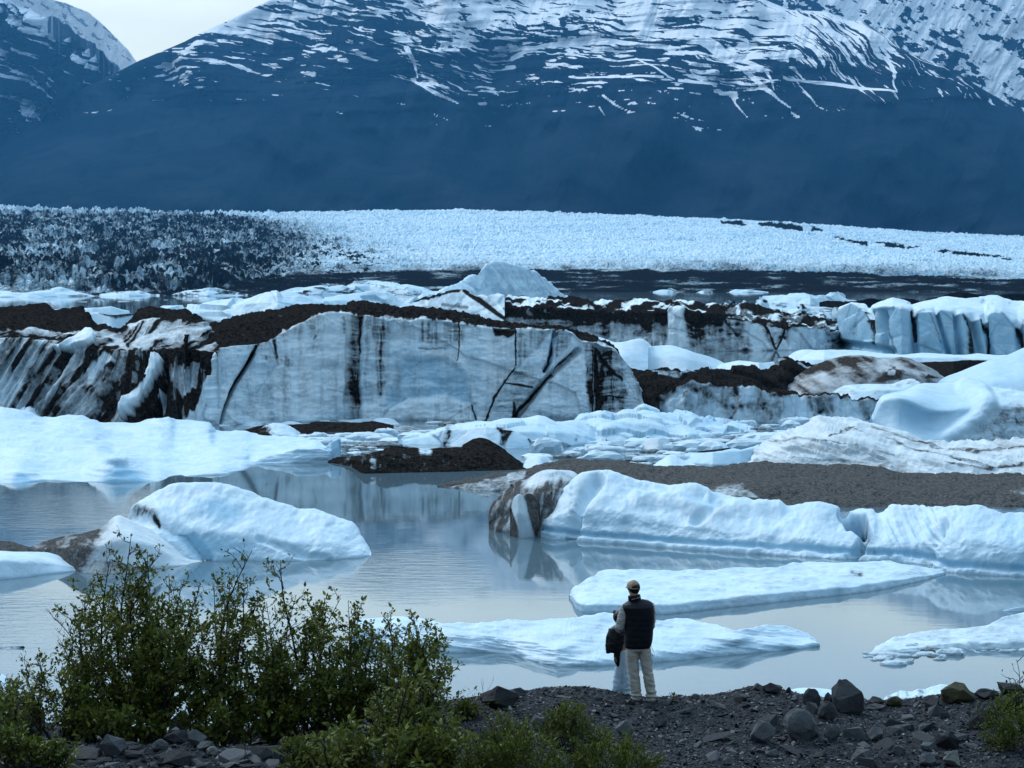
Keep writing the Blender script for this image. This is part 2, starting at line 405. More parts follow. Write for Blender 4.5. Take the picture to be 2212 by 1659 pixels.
def peak(name, sky_pts, base_y, x0, x1, Y0, Y1, nu, nr, mat, sfun, amp, scale, seed, backY=250):
    P, PX, PY, YD = rail_grid([([(x0, base_y), (x1, base_y)], Y0), (sky_pts, Y1)], x0, x1, nu, [nr])
    tp = np.interp(PX[0], *np.array(sky_pts, float).T); dep = PY - tp[None]
    g = fbm2(PX / scale + PY / scale * 0.5, PY / (scale * 2.2), 6, seed, 0.55, True) - 0.6
    f = sstep(0, 20, dep) * 0.85 + 0.15
    P = P.copy(); P[..., 1] += f * g * amp; P[..., 2] += g * amp * 0.10
    s = sfun(PX, PY, dep, g)
    P = add_back(P, backY, 0); s = pad(s)
    put(name, raw_mesh(name, P.reshape(-1, 3), grid_faces(*P.shape[:2]), {'snow': s}, [mat]), kind='structure')

PEAK = mountain_material('high_peak', (0.010, 0.018, 0.026), (0.026, 0.034, 0.042), (0.90, 0.93, 0.95), 0.7)
def s_right(PX, PY, dep, g):
    q = fbm2((PX + 0.6 * PY) / 20, (PY - 0.5 * PX) / 10, 6, 81, 0.66); q2 = fbm2(PX / 90, (PY - 0.5 * PX) / 45, 3, 85)
    return np.clip(0.5 + (q * 0.65 + q2 * 0.45 - 0.572 + 0.08 * sstep(1750, 2150, PX)) * 14 + g * 0.5, 0, 1)
peak('snowy_mountain', [(1350, 60), (1560, -30), (1700, -62), (1800, -92), (1891, -90), (1960, -120), (2077, -158), (2212, -205), (2420, -240), (2700, -300)], 420, 1350, 2700, 7700, 8600, 900, 400, PEAK, s_right, 90, 50, 83)
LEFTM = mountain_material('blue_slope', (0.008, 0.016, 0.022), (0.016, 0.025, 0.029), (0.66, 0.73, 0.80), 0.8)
def s_left(PX, PY, dep, g):
    q = fbm2((PX - 0.5 * PY) / 40, (PY - 0.75 * PX) / 10, 5, 91, 0.55); q2 = fbm2(PX / 55, (PY - 0.6 * PX) / 26, 3, 95)
    c = sstep(75, 0, dep) * 0.20 + sstep(160, 40, dep) * 0.05
    s = np.clip(0.5 + (q * 0.6 + q2 * 0.4 - 0.66 + c) * 8, 0, 1)
    s = np.maximum(s, stroke(PX, PY, [(-60, 118), (0, 152), (70, 188), (118, 212)], [4, 4, 3, 1.5]) * 0.9)
    return s
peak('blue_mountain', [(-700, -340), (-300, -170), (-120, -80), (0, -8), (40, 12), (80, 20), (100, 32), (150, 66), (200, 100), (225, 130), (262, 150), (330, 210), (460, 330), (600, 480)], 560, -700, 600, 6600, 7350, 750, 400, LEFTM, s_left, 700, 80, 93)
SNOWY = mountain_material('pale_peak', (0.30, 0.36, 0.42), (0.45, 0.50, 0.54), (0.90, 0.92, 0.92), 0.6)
def s_far(PX, PY, dep, g):
    q = fbm2((PX + 0.3 * PY) / 22, (PY - 0.7 * PX) / 11, 5, 101, 0.6)
    return np.clip(0.5 + (q - 0.34) * 8, 0, 1)
peak('snowy_ridge', [(-500, -330), (-100, -130), (60, -30), (95, -5), (140, 6), (190, 26), (225, 56), (275, 106), (300, 140), (420, 260), (520, 400)], 520, -500, 520, 7700, 7850, 420, 240, SNOWY, s_far, 45, 60, 103, 100)

# ------------------------------------------------------------------ glacier
fr = [(-500, 641), (0, 641), (400, 638), (600, 634), (900, 630.5), (2212, 631), (2700, 631)]
b1 = [(-500, 585), (300, 585), (600, 592), (900, 583), (1200, 577), (1600, 578), (1900, 584), (2212, 592), (2700, 600)]
gs = [(-500, 440), (0, 447), (150, 454), (350, 460), (600, 460), (830, 454), (1000, 454), (1150, 457), (1350, 465), (1600, 475), (1850, 490), (2000, 502), (2212, 512), (2700, 535)]
xs = np.linspace(-500, 2700, 33)
fy = np.interp(xs, *np.array(fr, float).T); Yf = CAM_H * FPX / (fy - 600)
Yf = np.clip(Yf, 1150, 1600)
q0 = list(zip(xs, Yf)); q1 = list(zip(xs, Yf + 260)); q2 = list(zip(xs, Yf + 2300))
P, PX, PY, YD = rail_grid([(fr, q0), (b1, q1), (gs, q2)], -500, 2700, 1900, [170, 430])
P = P.copy()
X, Y = P[..., 0], P[..., 1]
wxx = X + 8 * (fbm2(X / 22, Y / 30, 2, 5) - 0.5); wyy = Y + 14 * (fbm2(X / 25, Y / 30, 2, 6) - 0.5)
d1, d2, cr = worley2(wxx / 4.6, wyy / 12, 4)
e1, e2, cr2 = worley2(wxx / 22, wyy / 40, 14)
ser = np.clip((d2 - d1) * 1.9, 0, 1) ** 0.6 * (0.35 + 0.9 * cr)
ser2 = np.clip((e2 - e1) * 1.5, 0, 1) ** 0.7 * (0.3 + 0.9 * cr2)
left = sstep(800, 470, PX - 3.4 * (PY - 470) * sstep(580, 470, PY) - 0.6 * (PY - 520))             # the dirty part
inmor = sstep(0, 14, PY - np.interp(PX, [-500, 400, 520, 620, 750, 1000, 1600, 1856, 2212, 2700], [660, 640, 600, 584, 578, 574, 573, 581, 594, 610]))
amp = (3.2 + 5.2 * left) * (1 - 0.75 * inmor) * sstep(0, 60, Y - Yf.min() - 40 + 0 * Y) 
amp = amp * (0.45 + 1.1 * fbm2(X / 130, Y / 60, 3, 27)) * np.clip((np.interp(PX, *np.array(fr, float).T) - PY) / 14, 0.08, 1)
P[..., 2] += amp * (ser * 0.8 + ser2 * 0.7 - 0.55) + 2.5 * (fbm2(X / 60, Y / 90, 4, 8) - 0.5)
crv = sstep(0.80, 0.95, fbm2((X + 0.5 * Y) / 46, (Y - 0.6 * X) / 60, 3, 35, .5, True)) * (1 - inmor)
P[..., 2] -= 4.0 * crv
P[..., 2] += (1 - inmor) * 1.2 * (fbm2(X / 3.5, Y / 6, 3, 12) - 0.5) * 2
pn = fbm2(PX / 34, PY / 10, 4, 15)
dl = left * (0.60 + 0.55 * (fbm2(PX / 120, PY / 40, 3, 16) - 0.5) + 0.9 * (fbm2(X / 9, Y / 18, 3, 17) - 0.5) + 0.25 * (ser * 0.8 - 0.4)) * sstep(438, 470, PY - 0.02 * PX)
sp = 0.85 * sstep(1120, 560, PX - 1.2 * (PY - 500)) * sstep(450, 560, PY) * sstep(0.46, 0.66, fbm2(X / 7, Y / 22, 4, 33)) * (0.6 + 0.8 * fbm2(PX / 60, PY / 20, 3, 34))
dl = np.maximum(dl, sp)
dl = dl * (1 - 0.45 * sstep(595, 625, PY) * sstep(300, 100, PX))
mor_fringe = sstep(-30, 8, PY - np.interp(PX, [-500, 520, 620, 750, 1000, 1600, 1856, 2212, 2700], [660, 600, 584, 578, 574, 573, 581, 594, 610])) * 0.50 * (0.5 + pn)  # thin debris fading in above the moraine band
mor = inmor * (0.86 + 1.0 * (fbm2(PX / 60, PY / 5, 4, 18) - 0.5))
mm = stroke(PX + 20 * (pn - 0.5), PY + 12 * (pn - 0.5), [(1560, 481), (1650, 485), (1750, 497), (1870, 526), (2000, 541), (2212, 562), (2500, 590)], [3, 5, 5, 6, 5, 5, 5]) * sstep(0.44, 0.56, fbm2(PX / 45, PY / 14, 3, 19)) * 1.1
dirt = np.clip(np.maximum.reduce([dl, mor_fringe, mor, mm]), 0, 1.1)
blue = np.clip(0.34 - 0.2 * left + 0.7 * (fbm2(PX / 260, (PY + 0.03 * PX) / 5.5, 3, 28) - .5) + 0.55 * (fbm2(X / 7, Y / 30, 3, 23) - .5) + 0.45 * crv + 1.1 * (0.45 - ser) * (1 - inmor) + 0.3 * (fbm2(X / 90, Y / 120, 3, 20) - 0.5), 0, 1)
t = FARICE
P = add_back(P, 900, -4); dirt = pad(dirt); blue = pad(blue)
P[0, :, 2] = -1.0
put('glacier', raw_mesh('glacier', P.reshape(-1, 3), grid_faces(*P.shape[:2]), {'dirt': dirt, 'blue': blue}, [FARICE], smooth=False), kind='structure')
# ------------------------------------------------------------------ icebergs
def smooth1(a, k, axis):
    for _ in range(k):
        p = np.concatenate([np.take(a, [0], axis), a, np.take(a, [-1], axis)], axis)
        n = a.shape[axis]
        a = (np.take(p, range(0, n), axis) + 2 * a + np.take(p, range(2, n + 2), axis)) / 4
    return a


def berg(label, water, rails, back=6.0, mat=None, step=2.6, rows=14, sm=6, su=1, noise=0.06, nf=0.5, no=4, ridge=False,
         dirt=None, blue=None, disp=None, name='iceberg', cat='iceberg', group=None, tap=4, seed=0, facet=0.0, ff=0.5, water_z=0.0):
    """water: the waterline traced as (x, y); rails: [(pts, d)] going up to the crest, d = metres behind the
    waterline, or 'z' + height for a crest of known height; back: metres from crest to the far waterline."""
    w = np.array(water, float); x0, x1 = w[0, 0], w[-1, 0]
    nu = int(np.clip((x1 - x0) / step, 10, 900)); xs = np.linspace(x0, x1, nu); u = np.linspace(0, 1, nu)
    tp = np.sqrt(np.clip(1 - np.abs(2 * u - 1) ** tap, 0, 1)) * 0.97 + 0.03
    ip = pchip if su else np.interp
    yw = smooth1(ip(xs, w[:, 0], w[:, 1]), su * 3, 0)
    W0 = at_z(xs, yw, water_z); Y0 = W0[:, 1]
    low = W0.copy(); low[:, 2] = -0.8; low[:, 1] += 0.15
    cur = [low, W0]; py = [yw + 3, yw]
    for pts, d in rails:
        p = np.array([q[:2] for q in pts], float); y = smooth1(ip(xs, p[:, 0], p[:, 1]), su * 3, 0)
        y = np.minimum(y, py[-1] - 0.15)
        if isinstance(d, str) or (isinstance(d, tuple) and d[0] == 'z'):
            zq = float(d[1:]) if isinstance(d, str) else pchip(xs, *np.array(d[1], float).T)
            Q = at_z(xs, y, zq); Q = np.where((Q[:, 1:2] > Y0[:, None] - 0.2), Q, at_y(xs, y, Y0 + 0.05)); Q = W0 + (Q - W0) * np.clip(tp * 2.2 - 0.05, 0, 1)[:, None]
        else:
            dd = pchip(xs, *np.array(d, float).T) if isinstance(d, (list, tuple)) else d
            Q = at_y(xs, y, Y0 + dd * tp)
        cur.append(Q); py.append(y)
    last = cur[-1]
    bk = np.interp(xs, *np.array(back, float).T) if isinstance(back, (list, tuple)) else back
    for f, zf in ((0.45, 0.72), (1.0, 0.0)):
        B = last.copy(); k = 1 + bk * tp * f / last[:, 1]; B[:, 0] *= k; B[:, 1] *= k; B[:, 2] = np.maximum(last[:, 2] * zf, 0) - (0.8 if f == 1 else 0)
        cur.append(B); py.append(py[-1] + 1.0)
    rr = rows if isinstance(rows, list) else [3] + [rows] * len(rails) + [5, 6]
    if isinstance(rows, list): rr = [3] + rows + [5, 6]
    P = []; PYs = []
    for i in range(len(cur) - 1):
        t = np.linspace(0, 1, rr[i], endpoint=(i == len(cur) - 2))[:, None]
        P.append(cur[i][None] * (1 - t[..., None]) + cur[i + 1][None] * t[..., None])
        PYs.append(py[i][None] * (1 - t) + py[i + 1][None] * t)
    P = np.concatenate(P); PY = np.concatenate(PYs); PX = np.broadcast_to(xs, PY.shape).copy()
    if sm: 
        S = smooth1(P, sm, 0); S[0] = P[0]; S[-1] = P[-1]; P = S
    nv = len(P)
    du = np.gradient(P, axis=1); dv = np.gradient(P, axis=0); N = np.cross(du, dv); N /= np.linalg.norm(N, axis=-1, keepdims=True) + 1e-9
    edge = np.clip(tp * 3 - 0.12, 0.0, 1)[None]
    am = noise * edge
    if noise:
        P = P + N * ((fbm3(P, nf, no, seed, 0.5, ridge) - 0.5) * 2 * am)[..., None]
    if facet:
        a1, a2, ac = worley2(P[..., 0] * ff + P[..., 2] * ff * 0.6, (P[..., 1] * 0.5 + P[..., 2]) * ff, seed + 3)
        P = P + N * ((ac - 0.5 - 0.5 * a1) * facet * edge)[..., None]
    if disp is not None:
        P = P + N * (disp(PX, PY, P) * edge)[..., None]
    P[0, :, 2] = np.minimum(P[0, :, 2], -0.5); P[-1, :, 2] = -0.8
    P[14:-7, :, 2] = np.maximum(P[14:-7, :, 2], 0.02)
    fz = fbm3(P, 0.9, 3, seed + 50)
    D = np.zeros(PY.shape) if dirt is None else (dirt(PX, PY, P) if callable(dirt) else np.full(PY.shape, float(dirt)))
    B = np.full(PY.shape, 0.18) if blue is None else (blue(PX, PY, P) if callable(blue) else np.full(PY.shape, float(blue)))
    V = P.reshape(-1, 3); org = np.array([V[:, 0].mean(), V[:, 1].mean(), 0.0])
    F = grid_faces(nv, nu)
    gi = np.arange(nv * nu).reshape(nv, nu); n0 = len(V); V = np.concatenate([V, P[:, 0].mean(0)[None], P[:, -1].mean(0)[None]])
    FT_ = np.concatenate([np.stack([gi[1:, 0], gi[:-1, 0], np.full(nv - 1, n0)], -1), np.stack([gi[:-1, -1], gi[1:, -1], np.full(nv - 1, n0 + 1)], -1)])
    D = np.concatenate([D.ravel(), [D[:, 0].mean(), D[:, -1].mean()]]); B = np.concatenate([np.broadcast_to(B, PY.shape).ravel(), [B.mean()] * 2])
    me = raw_mesh(name, V - org, [F, FT_], {'dirt': np.clip(D, 0, 1.3), 'blue': np.clip(B, 0, 1)}, [mat or ICE])
    return put(name, me, None, label, cat, group, None, tuple(org))


def cn(PX, PY, a, b, s, o=4): return fbm2(PX / a, PY / b, o, s)


# ---- far shore: low ice at the foot of the glacier
far = [
    ([(-60, 642), (60, 642), (150, 641), (215, 640)], [(-60, 634), (20, 628), (60, 630), (130, 622), (215, 638)], 'low white berg at the far left foot of the glacier, leftmost of that row'),
    ([(215, 640), (280, 640), (345, 639)], [(215, 638), (250, 629), (300, 624), (345, 637)], 'low white berg with a blue hollow at the glacier foot, second from the left'),
    ([(370, 639), (450, 640), (545, 638)], [(370, 637), (400, 627), (450, 622), (500, 628), (545, 636)], 'grey white berg with a dark cap at the glacier foot above the white ridge'),
    ([(590, 637), (700, 637), (790, 636)], [(590, 634), (640, 622), (690, 616), (740, 614), (790, 630)], 'pale grey berg behind the low white ridge and before the dark moraine band'),
    ([(730, 636), (800, 636), (880, 637), (950, 637)], [(730, 632), (765, 606), (790, 604), (830, 609), (880, 612), (915, 616), (950, 634)], 'long pale blue berg left of the white pyramid berg before the dark moraine'),
    ([(1115, 638), (1150, 638), (1168, 638)], [(1115, 637), (1130, 632), (1150, 634), (1168, 637)], 'tiny white berg at the moraine shore right of the white pyramid berg'),
    ([(1410, 632), (1440, 632), (1468, 632)], [(1410, 631), (1425, 625), (1445, 621), (1468, 631)], 'tiny white wedge of ice at the foot of the dark moraine band'),
    ([(1505, 632), (1525, 632), (1540, 632)], [(1505, 631), (1518, 625), (1532, 623), (1540, 631)], 'tiny square white berg at the foot of the dark moraine band'),
    ([(1570, 632), (1620, 632), (1660, 632)], [(1570, 631), (1590, 625), (1620, 626), (1660, 631)], 'tiny grey berg with a flat top at the dark moraine shore'),
    ([(2060, 630), (2100, 630), (2150, 629)], [(2060, 628), (2090, 622), (2105, 623), (2150, 626)], 'small grey white berg at the moraine shore behind the right columned cliff'),
]
for i, (w, c, lb) in enumerate(far):
    berg(lb, w, [([(x, y * .6 + ww * .4) for (x, y), ww in zip(c, np.interp([q[0] for q in c], *np.array(w, float).T))], 8), (c, 30)], 40, FARICE, 1.5, 8, 1, 0, 0.6, 0.08, seed=i, facet=1.6, ff=0.08,
         dirt=lambda a, b, P, i=i: 0.55 * sstep(0.5, 0.7, cn(a, b, 30, 6, 200 + i)) + (0.15 if i in (2, 3) else 0.0), blue=0.35, group='small bergs along the glacier shore')

berg('tall white pyramid berg rising above the dirty cliff, tallest in the middle distance', [(860, 664), (1000, 660), (1120, 655), (1232, 648)],
     [([(860, 662), (1000, 635), (1080, 615), (1130, 618), (1232, 645)], 8), ([(860, 660), (930, 637), (1000, 608), (1030, 588), (1052, 570), (1068, 564), (1085, 564), (1110, 570), (1135, 577), (1165, 594), (1185, 608), (1205, 628), (1222, 642), (1232, 645)], 20)], 30, FARICE, 1.6, 16, 3, 1, 1.6, 0.10, 5, seed=3, facet=0.8, ff=0.12, blue=0.30, ridge=True)
berg('low jagged white ridge of ice behind the black cap of the big cliff', [(345, 671), (600, 674), (880, 670)],
     [([(345, 668), (480, 662), (580, 648), (640, 652), (760, 655), (830, 654), (880, 666)], 5), ([(345, 664), (400, 660), (430, 662), (470, 655), (520, 645), (560, 634), (580, 627), (598, 624), (606, 629), (612, 637), (660, 638), (720, 644), (760, 638), (790, 634), (812, 631), (835, 630), (850, 640), (866, 652), (880, 662)], 14)], 25, FARICE, 1.6, 14, 2, 0, 0.8, 0.10, 5, seed=5, facet=1.6, ff=0.07, blue=0.28, ridge=True)
berg('small white floe in the left strip of far water beside the first black mound', [(95, 690), (200, 690), (280, 688)],
     [([(95, 668), (170, 665), (195, 664), (240, 660), (262, 667), (280, 670)], 6)], 8, FARICE, 1.6, 14, 3, 0, 0.3, 0.2, seed=6, blue=0.3)
berg('smooth pale ice wedge showing in the notch between the two black mounds', [(180, 725), (240, 728), (300, 722)],
     [([(180, 690), (205, 672), (240, 677), (280, 674), (300, 680)], 5)], 6, ICE, 1.6, 20, 4, 1, 0.15, 0.3, seed=7, blue=0.35,
     dirt=lambda a, b, P: 0.75 * stroke(a, b, [(215, 676), (250, 682), (290, 678)], [2, 7, 3]))
berg('grubby white berg streaked with dirt at the foot of the white pyramid berg', [(850, 700), (1000, 715), (1100, 722), (1185, 722)],
     [([(850, 680), (950, 668), (1000, 668), (1060, 680), (1120, 700), (1185, 720)], 4), ([(850, 662), (885, 658), (930, 640), (960, 632), (1000, 627), (1020, 634), (1045, 640), (1075, 637), (1100, 645), (1115, 660), (1130, 677), (1150, 690), (1170, 706), (1185, 716)], 11)], 12, ICE, 1.6, 18, 1, 0, 0.5, 0.2, 5, seed=8, facet=0.8, ff=0.14, ridge=True, blue=0.15,
     dirt=lambda a, b, P: np.maximum.reduce([0.85 * stroke(a, b, [(885, 658), (940, 640), (1000, 629)], [2, 4, 3]), 0.9 * stroke(a, b, [(1005, 632), (1040, 652), (1080, 682), (1110, 700)], [3, 7, 5, 3]), 0.6 * stroke(a, b, [(960, 660), (1010, 665)], 4), 0.8 * stroke(a, b, [(1090, 668), (1120, 695), (1145, 705)], [2, 4, 3]), 0.35 * sstep(0.5, 0.7, cn(a, b, 20, 14, 31))]))

# ---- long dark cliff, middle right
def d_mid(a, b, P):
    top = np.interp(a, [1090, 1140, 1200, 1340, 1500, 1610, 1700, 1790], [655, 662, 665, 668, 672, 694, 706, 712])
    h = b - top
    d = 0.62 + 0.9 * (fbm2(a / 26, b / 7, 4, 301) - 0.5) + 0.6 * (fbm2(a / 9, b / 60, 3, 302) - 0.5)
    d = d + 0.55 * sstep(48, 8, h) * (a < 1560) * sstep(0.3, 0.6, fbm2(a / 40, b / 40, 3, 303) + 0.2) 
    d = np.where(h < 2, 0.95, d)
    d = d * (1 - 0.95 * stroke(a, b, [(1463, 678), (1464, 720), (1466, 756)], [18, 21, 26], 0.5))
    d = d * (1 - 0.85 * poly(a, b, [(1610, 698), (1640, 698), (1668, 752), (1628, 756)], 7)) * (1 - 0.8 * poly(a, b, [(1712, 704), (1790, 712), (1790, 760), (1700, 758)], 7)) * (1 - 0.8 * poly(a, b, [(1690, 728), (1708, 755), (1672, 757)], 5)) * (1 - 0.6 * poly(a, b, [(1655, 700), (1692, 708), (1676, 740)], 4))
    d = d * (1 - 0.7 * sstep(1500, 1380, a) * sstep(30, 70, h) * sstep(0.45, 0.6, fbm2(a / 14, b / 50, 3, 305)))
    d = np.maximum(d, stroke(a, b, [(1648, 692), (1668, 730), (1675, 755)], [4, 3.5, 2]) * 0.95)
    d = np.maximum(d, stroke(a, b, [(1700, 706), (1690, 728), (1677, 755)], [4, 3.5, 2]) * 0.95)
    d = np.maximum(d, poly(a, b, [(1560, 664), (1600, 690), (1612, 740), (1560, 700), (1520, 670)], 6) * 0.9 * sstep(0.35, 0.55, fbm2((a - b) / 8, (a + b) / 40, 3, 306)))
    d = np.maximum(d, 0.5 * stroke(a, b, [(1150, 690), (1350, 700), (1560, 730)], 1.4))
    t2 = 0.9 * sstep(0.40, 0.5, fbm2(a / 26, b / 8, 4, 307))
    return np.where(h < -1, np.maximum(t2, 0.75 * (a > 1560) * (fbm2(a / 12, b / 5, 3, 308) > 0.42)), d)
berg('long dark banded ice cliff behind the big cliff, with one white column in it', [(1090, 752), (1180, 756), (1350, 757), (1500, 760), (1700, 757), (1800, 752), (1830, 748)],
     [([(1090, 665), (1140, 664), (1200, 668), (1340, 671), (1500, 676), (1580, 680), (1610, 694), (1700, 706), (1720, 703), (1785, 712), (1830, 720)], 3.0), ([(1090, 645), (1130, 650), (1200, 652), (1320, 655), (1500, 662), (1610, 676), (1700, 697), (1740, 700), (1830, 715)], 8), ([(1090, 640), (1106, 637), (1181, 639), (1266, 646), (1326, 647), (1370, 641), (1400, 643), (1435, 651), (1462, 643), (1490, 646), (1523, 653), (1610, 656), (1650, 660), (1687, 664), (1720, 674), (1764, 687), (1799, 693), (1830, 705)], 20)], 18, CLIFF, 1.5, [44, 12, 16], 1, 0, 0.35, 0.35, 5, seed=10, facet=0.35, ff=0.4, dirt=d_mid, blue=0.15,
     disp=lambda a, b, P: 0.55 * (fbm2(a / 10, b / 80, 3, 309) - 0.5) + 0.9 * stroke(a, b, [(1464, 680), (1466, 757)], 20))
berg('angular white block of ice perched at the right end of the long dark cliff', [(1628, 706), (1680, 710), (1732, 706)],
     [([(1628, 698), (1650, 692), (1683, 690), (1715, 700), (1732, 703)], 1.5), ([(1628, 688), (1640, 682), (1665, 681), (1683, 673), (1700, 684), (1720, 699), (1732, 702)], 5)], 6, ICE, 1.4, 10, 1, 0, 0.3, 0.25, seed=11, facet=0.6, ff=0.3, blue=0.15)
berg('low white berg with one sharp peak far behind the right end of the dark cliff', [(1640, 656), (1750, 657), (1850, 652)],
     [([(1640, 652), (1700, 646), (1800, 642), (1850, 650)], 8), ([(1640, 640), (1652, 637), (1676, 634), (1720, 633), (1746, 635), (1764, 643), (1785, 638), (1800, 629), (1808, 627), (1818, 634), (1832, 645), (1850, 649)], 22)], 20, FARICE, 1.4, 10, 1, 0, 0.7, 0.12, seed=12, facet=1.2, ff=0.1, blue=0.25, ridge=True)
for k, (xa, xb, yt, yb, lb) in enumerate([(1560, 1592, 647, 664, 'first small white lump on the far crest right of the dark cliff top'), (1592, 1625, 649, 662, 'grey streaked lump beside a white lump on the far crest'), (1625, 1660, 647, 664, 'third white lump on the far crest left of the peaked white berg'), (1700, 1760, 660, 684, 'tumbled grey white block between the dark ledge and the peaked white berg'), (1752, 1800, 668, 692, 'crumbling white block beside the left end of the columned cliff'), (1718, 1745, 655, 672, 'pale slab lying behind the dark ledge below the peaked white berg')]):
    xm = (xa + xb) / 2
    berg(lb, [(xa, yb), (xm, yb + 1), (xb, yb)], [([(xa, yb - 1), (xa * .7 + xm * .3, yt + 3), (xm, yt), (xb * .7 + xm * .3, yt + 4), (xb, yb - 1)], 6)], 6, FARICE, 1.3, 12, 1, 0, 0.5, 0.25, seed=20 + k, facet=1.2, ff=0.2, blue=0.2, dirt=lambda a, b, P, k=k: 0.7 * sstep(0.5, 0.62, cn(a, b, 14, 7, 320 + k)), group='white lumps on the far crest')
berg('thin black dirt covered berg far behind the columned cliff, left part', [(1770, 664), (1850, 668), (1990, 662)], [([(1770, 652), (1790, 649), (1850, 650), (1881, 642), (1905, 646), (1947, 643), (1970, 646), (1990, 650)], 8)], 10, FARICE, 1.6, 12, 2, 0, 0.5, 0.2, seed=30, dirt=1.1)
berg('black dirt covered mound peeping over the top of the columned cliff', [(2000, 655), (2080, 660), (2330, 655)], [([(2000, 646), (2030, 640), (2056, 631), (2078, 628), (2095, 632), (2120, 636), (2150, 637), (2200, 633), (2330, 634)], 10)], 12, FARICE, 1.6, 12, 2, 0, 0.5, 0.2, seed=31, dirt=1.1)

# ---- right columned cliff
cr = [1800, 1811, 1828, 1850, 1868, 1877, 1884, 1894, 1910, 1929, 1950, 1966, 1975, 2000, 2045, 2089, 2120, 2155, 2187, 2212, 2300]
gaps = [(1876, 669), (1905, 672), (1973, 672), (2022, 672), (2066, 676), (2102, 688), (2128, 692), (2200, 702), (2255, 700)]
def dsp_col(a, b, P):
    d = np.zeros(a.shape)
    for i, (gx, gy) in enumerate(gaps):
        lean = [0, 0.06, 0.05, 0.30, 0.10, 0.2, 0.16, 0.1, 0.1][i]; ww = [7, 6, 7, 5, 6, 8, 6, 7, 7][i]
        x = a - gx - lean * (b - gy)
        d -= 1.5 * np.exp(-(x / ww) ** 2) * sstep(gy - 14, gy + 10, b)
    d -= 0.9 * stroke(a, b, [(1800, 742), (1885, 754), (1925, 760)], 8, 1.5) 
    return d
def d_col(a, b, P):
    d = np.zeros(a.shape)
    for pts, w, s in (([(1867, 672), (1874, 720), (1872, 742)], 3, .8), ([(1912, 682), (1921, 720), (1930, 750)], [4, 3, 2], .6), ([(1971, 670), (1975, 715), (1977, 730)], [4, 4, 3], .95), ([(2080, 678), (2098, 705), (2100, 760)], [3, 8, 9], .75), ([(2120, 690), (2136, 730), (2138, 765)], [3, 4, 3], .9), ([(2196, 702), (2204, 740)], [3, 4], .8), ([(1803, 690), (1806, 735)], 4, .7), ([(2008, 675), (2020, 700), (2036, 750)], [1.5, 2.5, 1.5], .55), ([(2245, 700), (2255, 745)], 4, .7)):
        d = np.maximum(d, stroke(a + 5 * (fbm2(b / 12, a / 30, 3, 333) - .5), b, pts, w, 1.4) * s)
    d = np.maximum(d, 0.28 * sstep(0.5, 0.75, fbm2(a / 16, b / 50, 4, 331)) * sstep(672, 700, b))
    return d
ft = [(1800, 680), (1811, 668), (1822, 660), (1837, 654), (1852, 660), (1864, 671), (1876, 674), (1886, 664), (1903, 662), (1916, 660), (1929, 660), (1948, 664), (1964, 668), (1975, 672), (2000, 670), (2034, 667), (2055, 670), (2069, 673), (2088, 678), (2100, 684), (2126, 691), (2136, 676), (2148, 670), (2165, 674), (2180, 688), (2198, 701), (2215, 696), (2300, 700)]
berg('broad blue white ice cliff split into columns at the right edge, topped with snow', [(1797, 737), (1811, 749), (1859, 757), (1881, 763), (1947, 767), (2056, 768), (2144, 768), (2300, 770)],
     [([(x, y) for x, y in ft], 2.2), ([(x, y * .45 + .55 * np.interp(x, [1797, 1850, 1880, 1894, 1929, 1969, 1990, 2045, 2155, 2187, 2300], [664, 650, 659, 655, 643, 652, 649, 640, 640, 646, 650]) + 4) for x, y in ft], 7),
      ([(1797, 664), (1811, 661), (1830, 654), (1850, 650), (1866, 655), (1880, 661), (1894, 654), (1910, 647), (1929, 643), (1948, 647), (1962, 652), (1969, 655), (1990, 649), (2020, 642), (2045, 639), (2070, 641), (2089, 643), (2120, 639), (2155, 638), (2175, 643), (2187, 646), (2230, 648), (2300, 652)], 22)], 20, ICE, 1.5, [46, 14, 18], 3, 0, 0.35, 0.3, 5, seed=33, disp=dsp_col, dirt=d_col,
     blue=lambda a, b, P: np.clip(0.52 * sstep(-4, 10, b - np.interp(a, *np.array(ft, float).T)) + 0.35 * stroke(a, b, [(1800, 744), (1885, 756), (1925, 762)], 9, 1.4) + 0.4 * stroke(a, b, [(2030, 740), (2060, 765)], 8), 0.05, 1), facet=0.3, ff=0.3)
berg('long flat white floe lying in front of the columned cliff', [(1700, 782), (1780, 790), (1990, 784), (2180, 782), (2330, 782)],
     [([(1700, 778), (1780, 775), (1860, 770), (1990, 772), (2180, 775), (2330, 776)], 1.2), ([(1700, 772), (1715, 760), (1730, 754), (1800, 754), (1855, 755), (1892, 761), (1947, 765), (1990, 762), (2035, 764), (2080, 766), (2112, 762), (2155, 767), (2330, 766)], 8)], 5, ICE, 1.8, 10, 2, 0, 0.15, 0.4, seed=35, blue=0.12)
berg('black slab of dirt covered ice between the brown dome and the smooth right dome', [(1970, 815), (2060, 822), (2160, 815)], [([(1970, 785), (2000, 779), (2060, 778), (2130, 776), (2160, 780)], 4)], 8, ICE, 2, 16, 2, 0, 0.2, 0.4, seed=36, dirt=1.1)
berg('smooth white snowy hump with a pointed left tip behind the end of the big cliff', [(1280, 800), (1350, 806), (1420, 806), (1440, 800)],
     [([(1280, 760), (1330, 768), (1390, 775), (1440, 790)], 2.5), ([(1280, 727), (1291, 724), (1310, 730), (1331, 737), (1350, 735), (1372, 729), (1386, 728), (1398, 735), (1410, 748), (1425, 765), (1440, 785)], 7)], 8, ICE, 1.6, 22, 9, 2, 0.12, 0.25, 3, seed=37, blue=0.2)
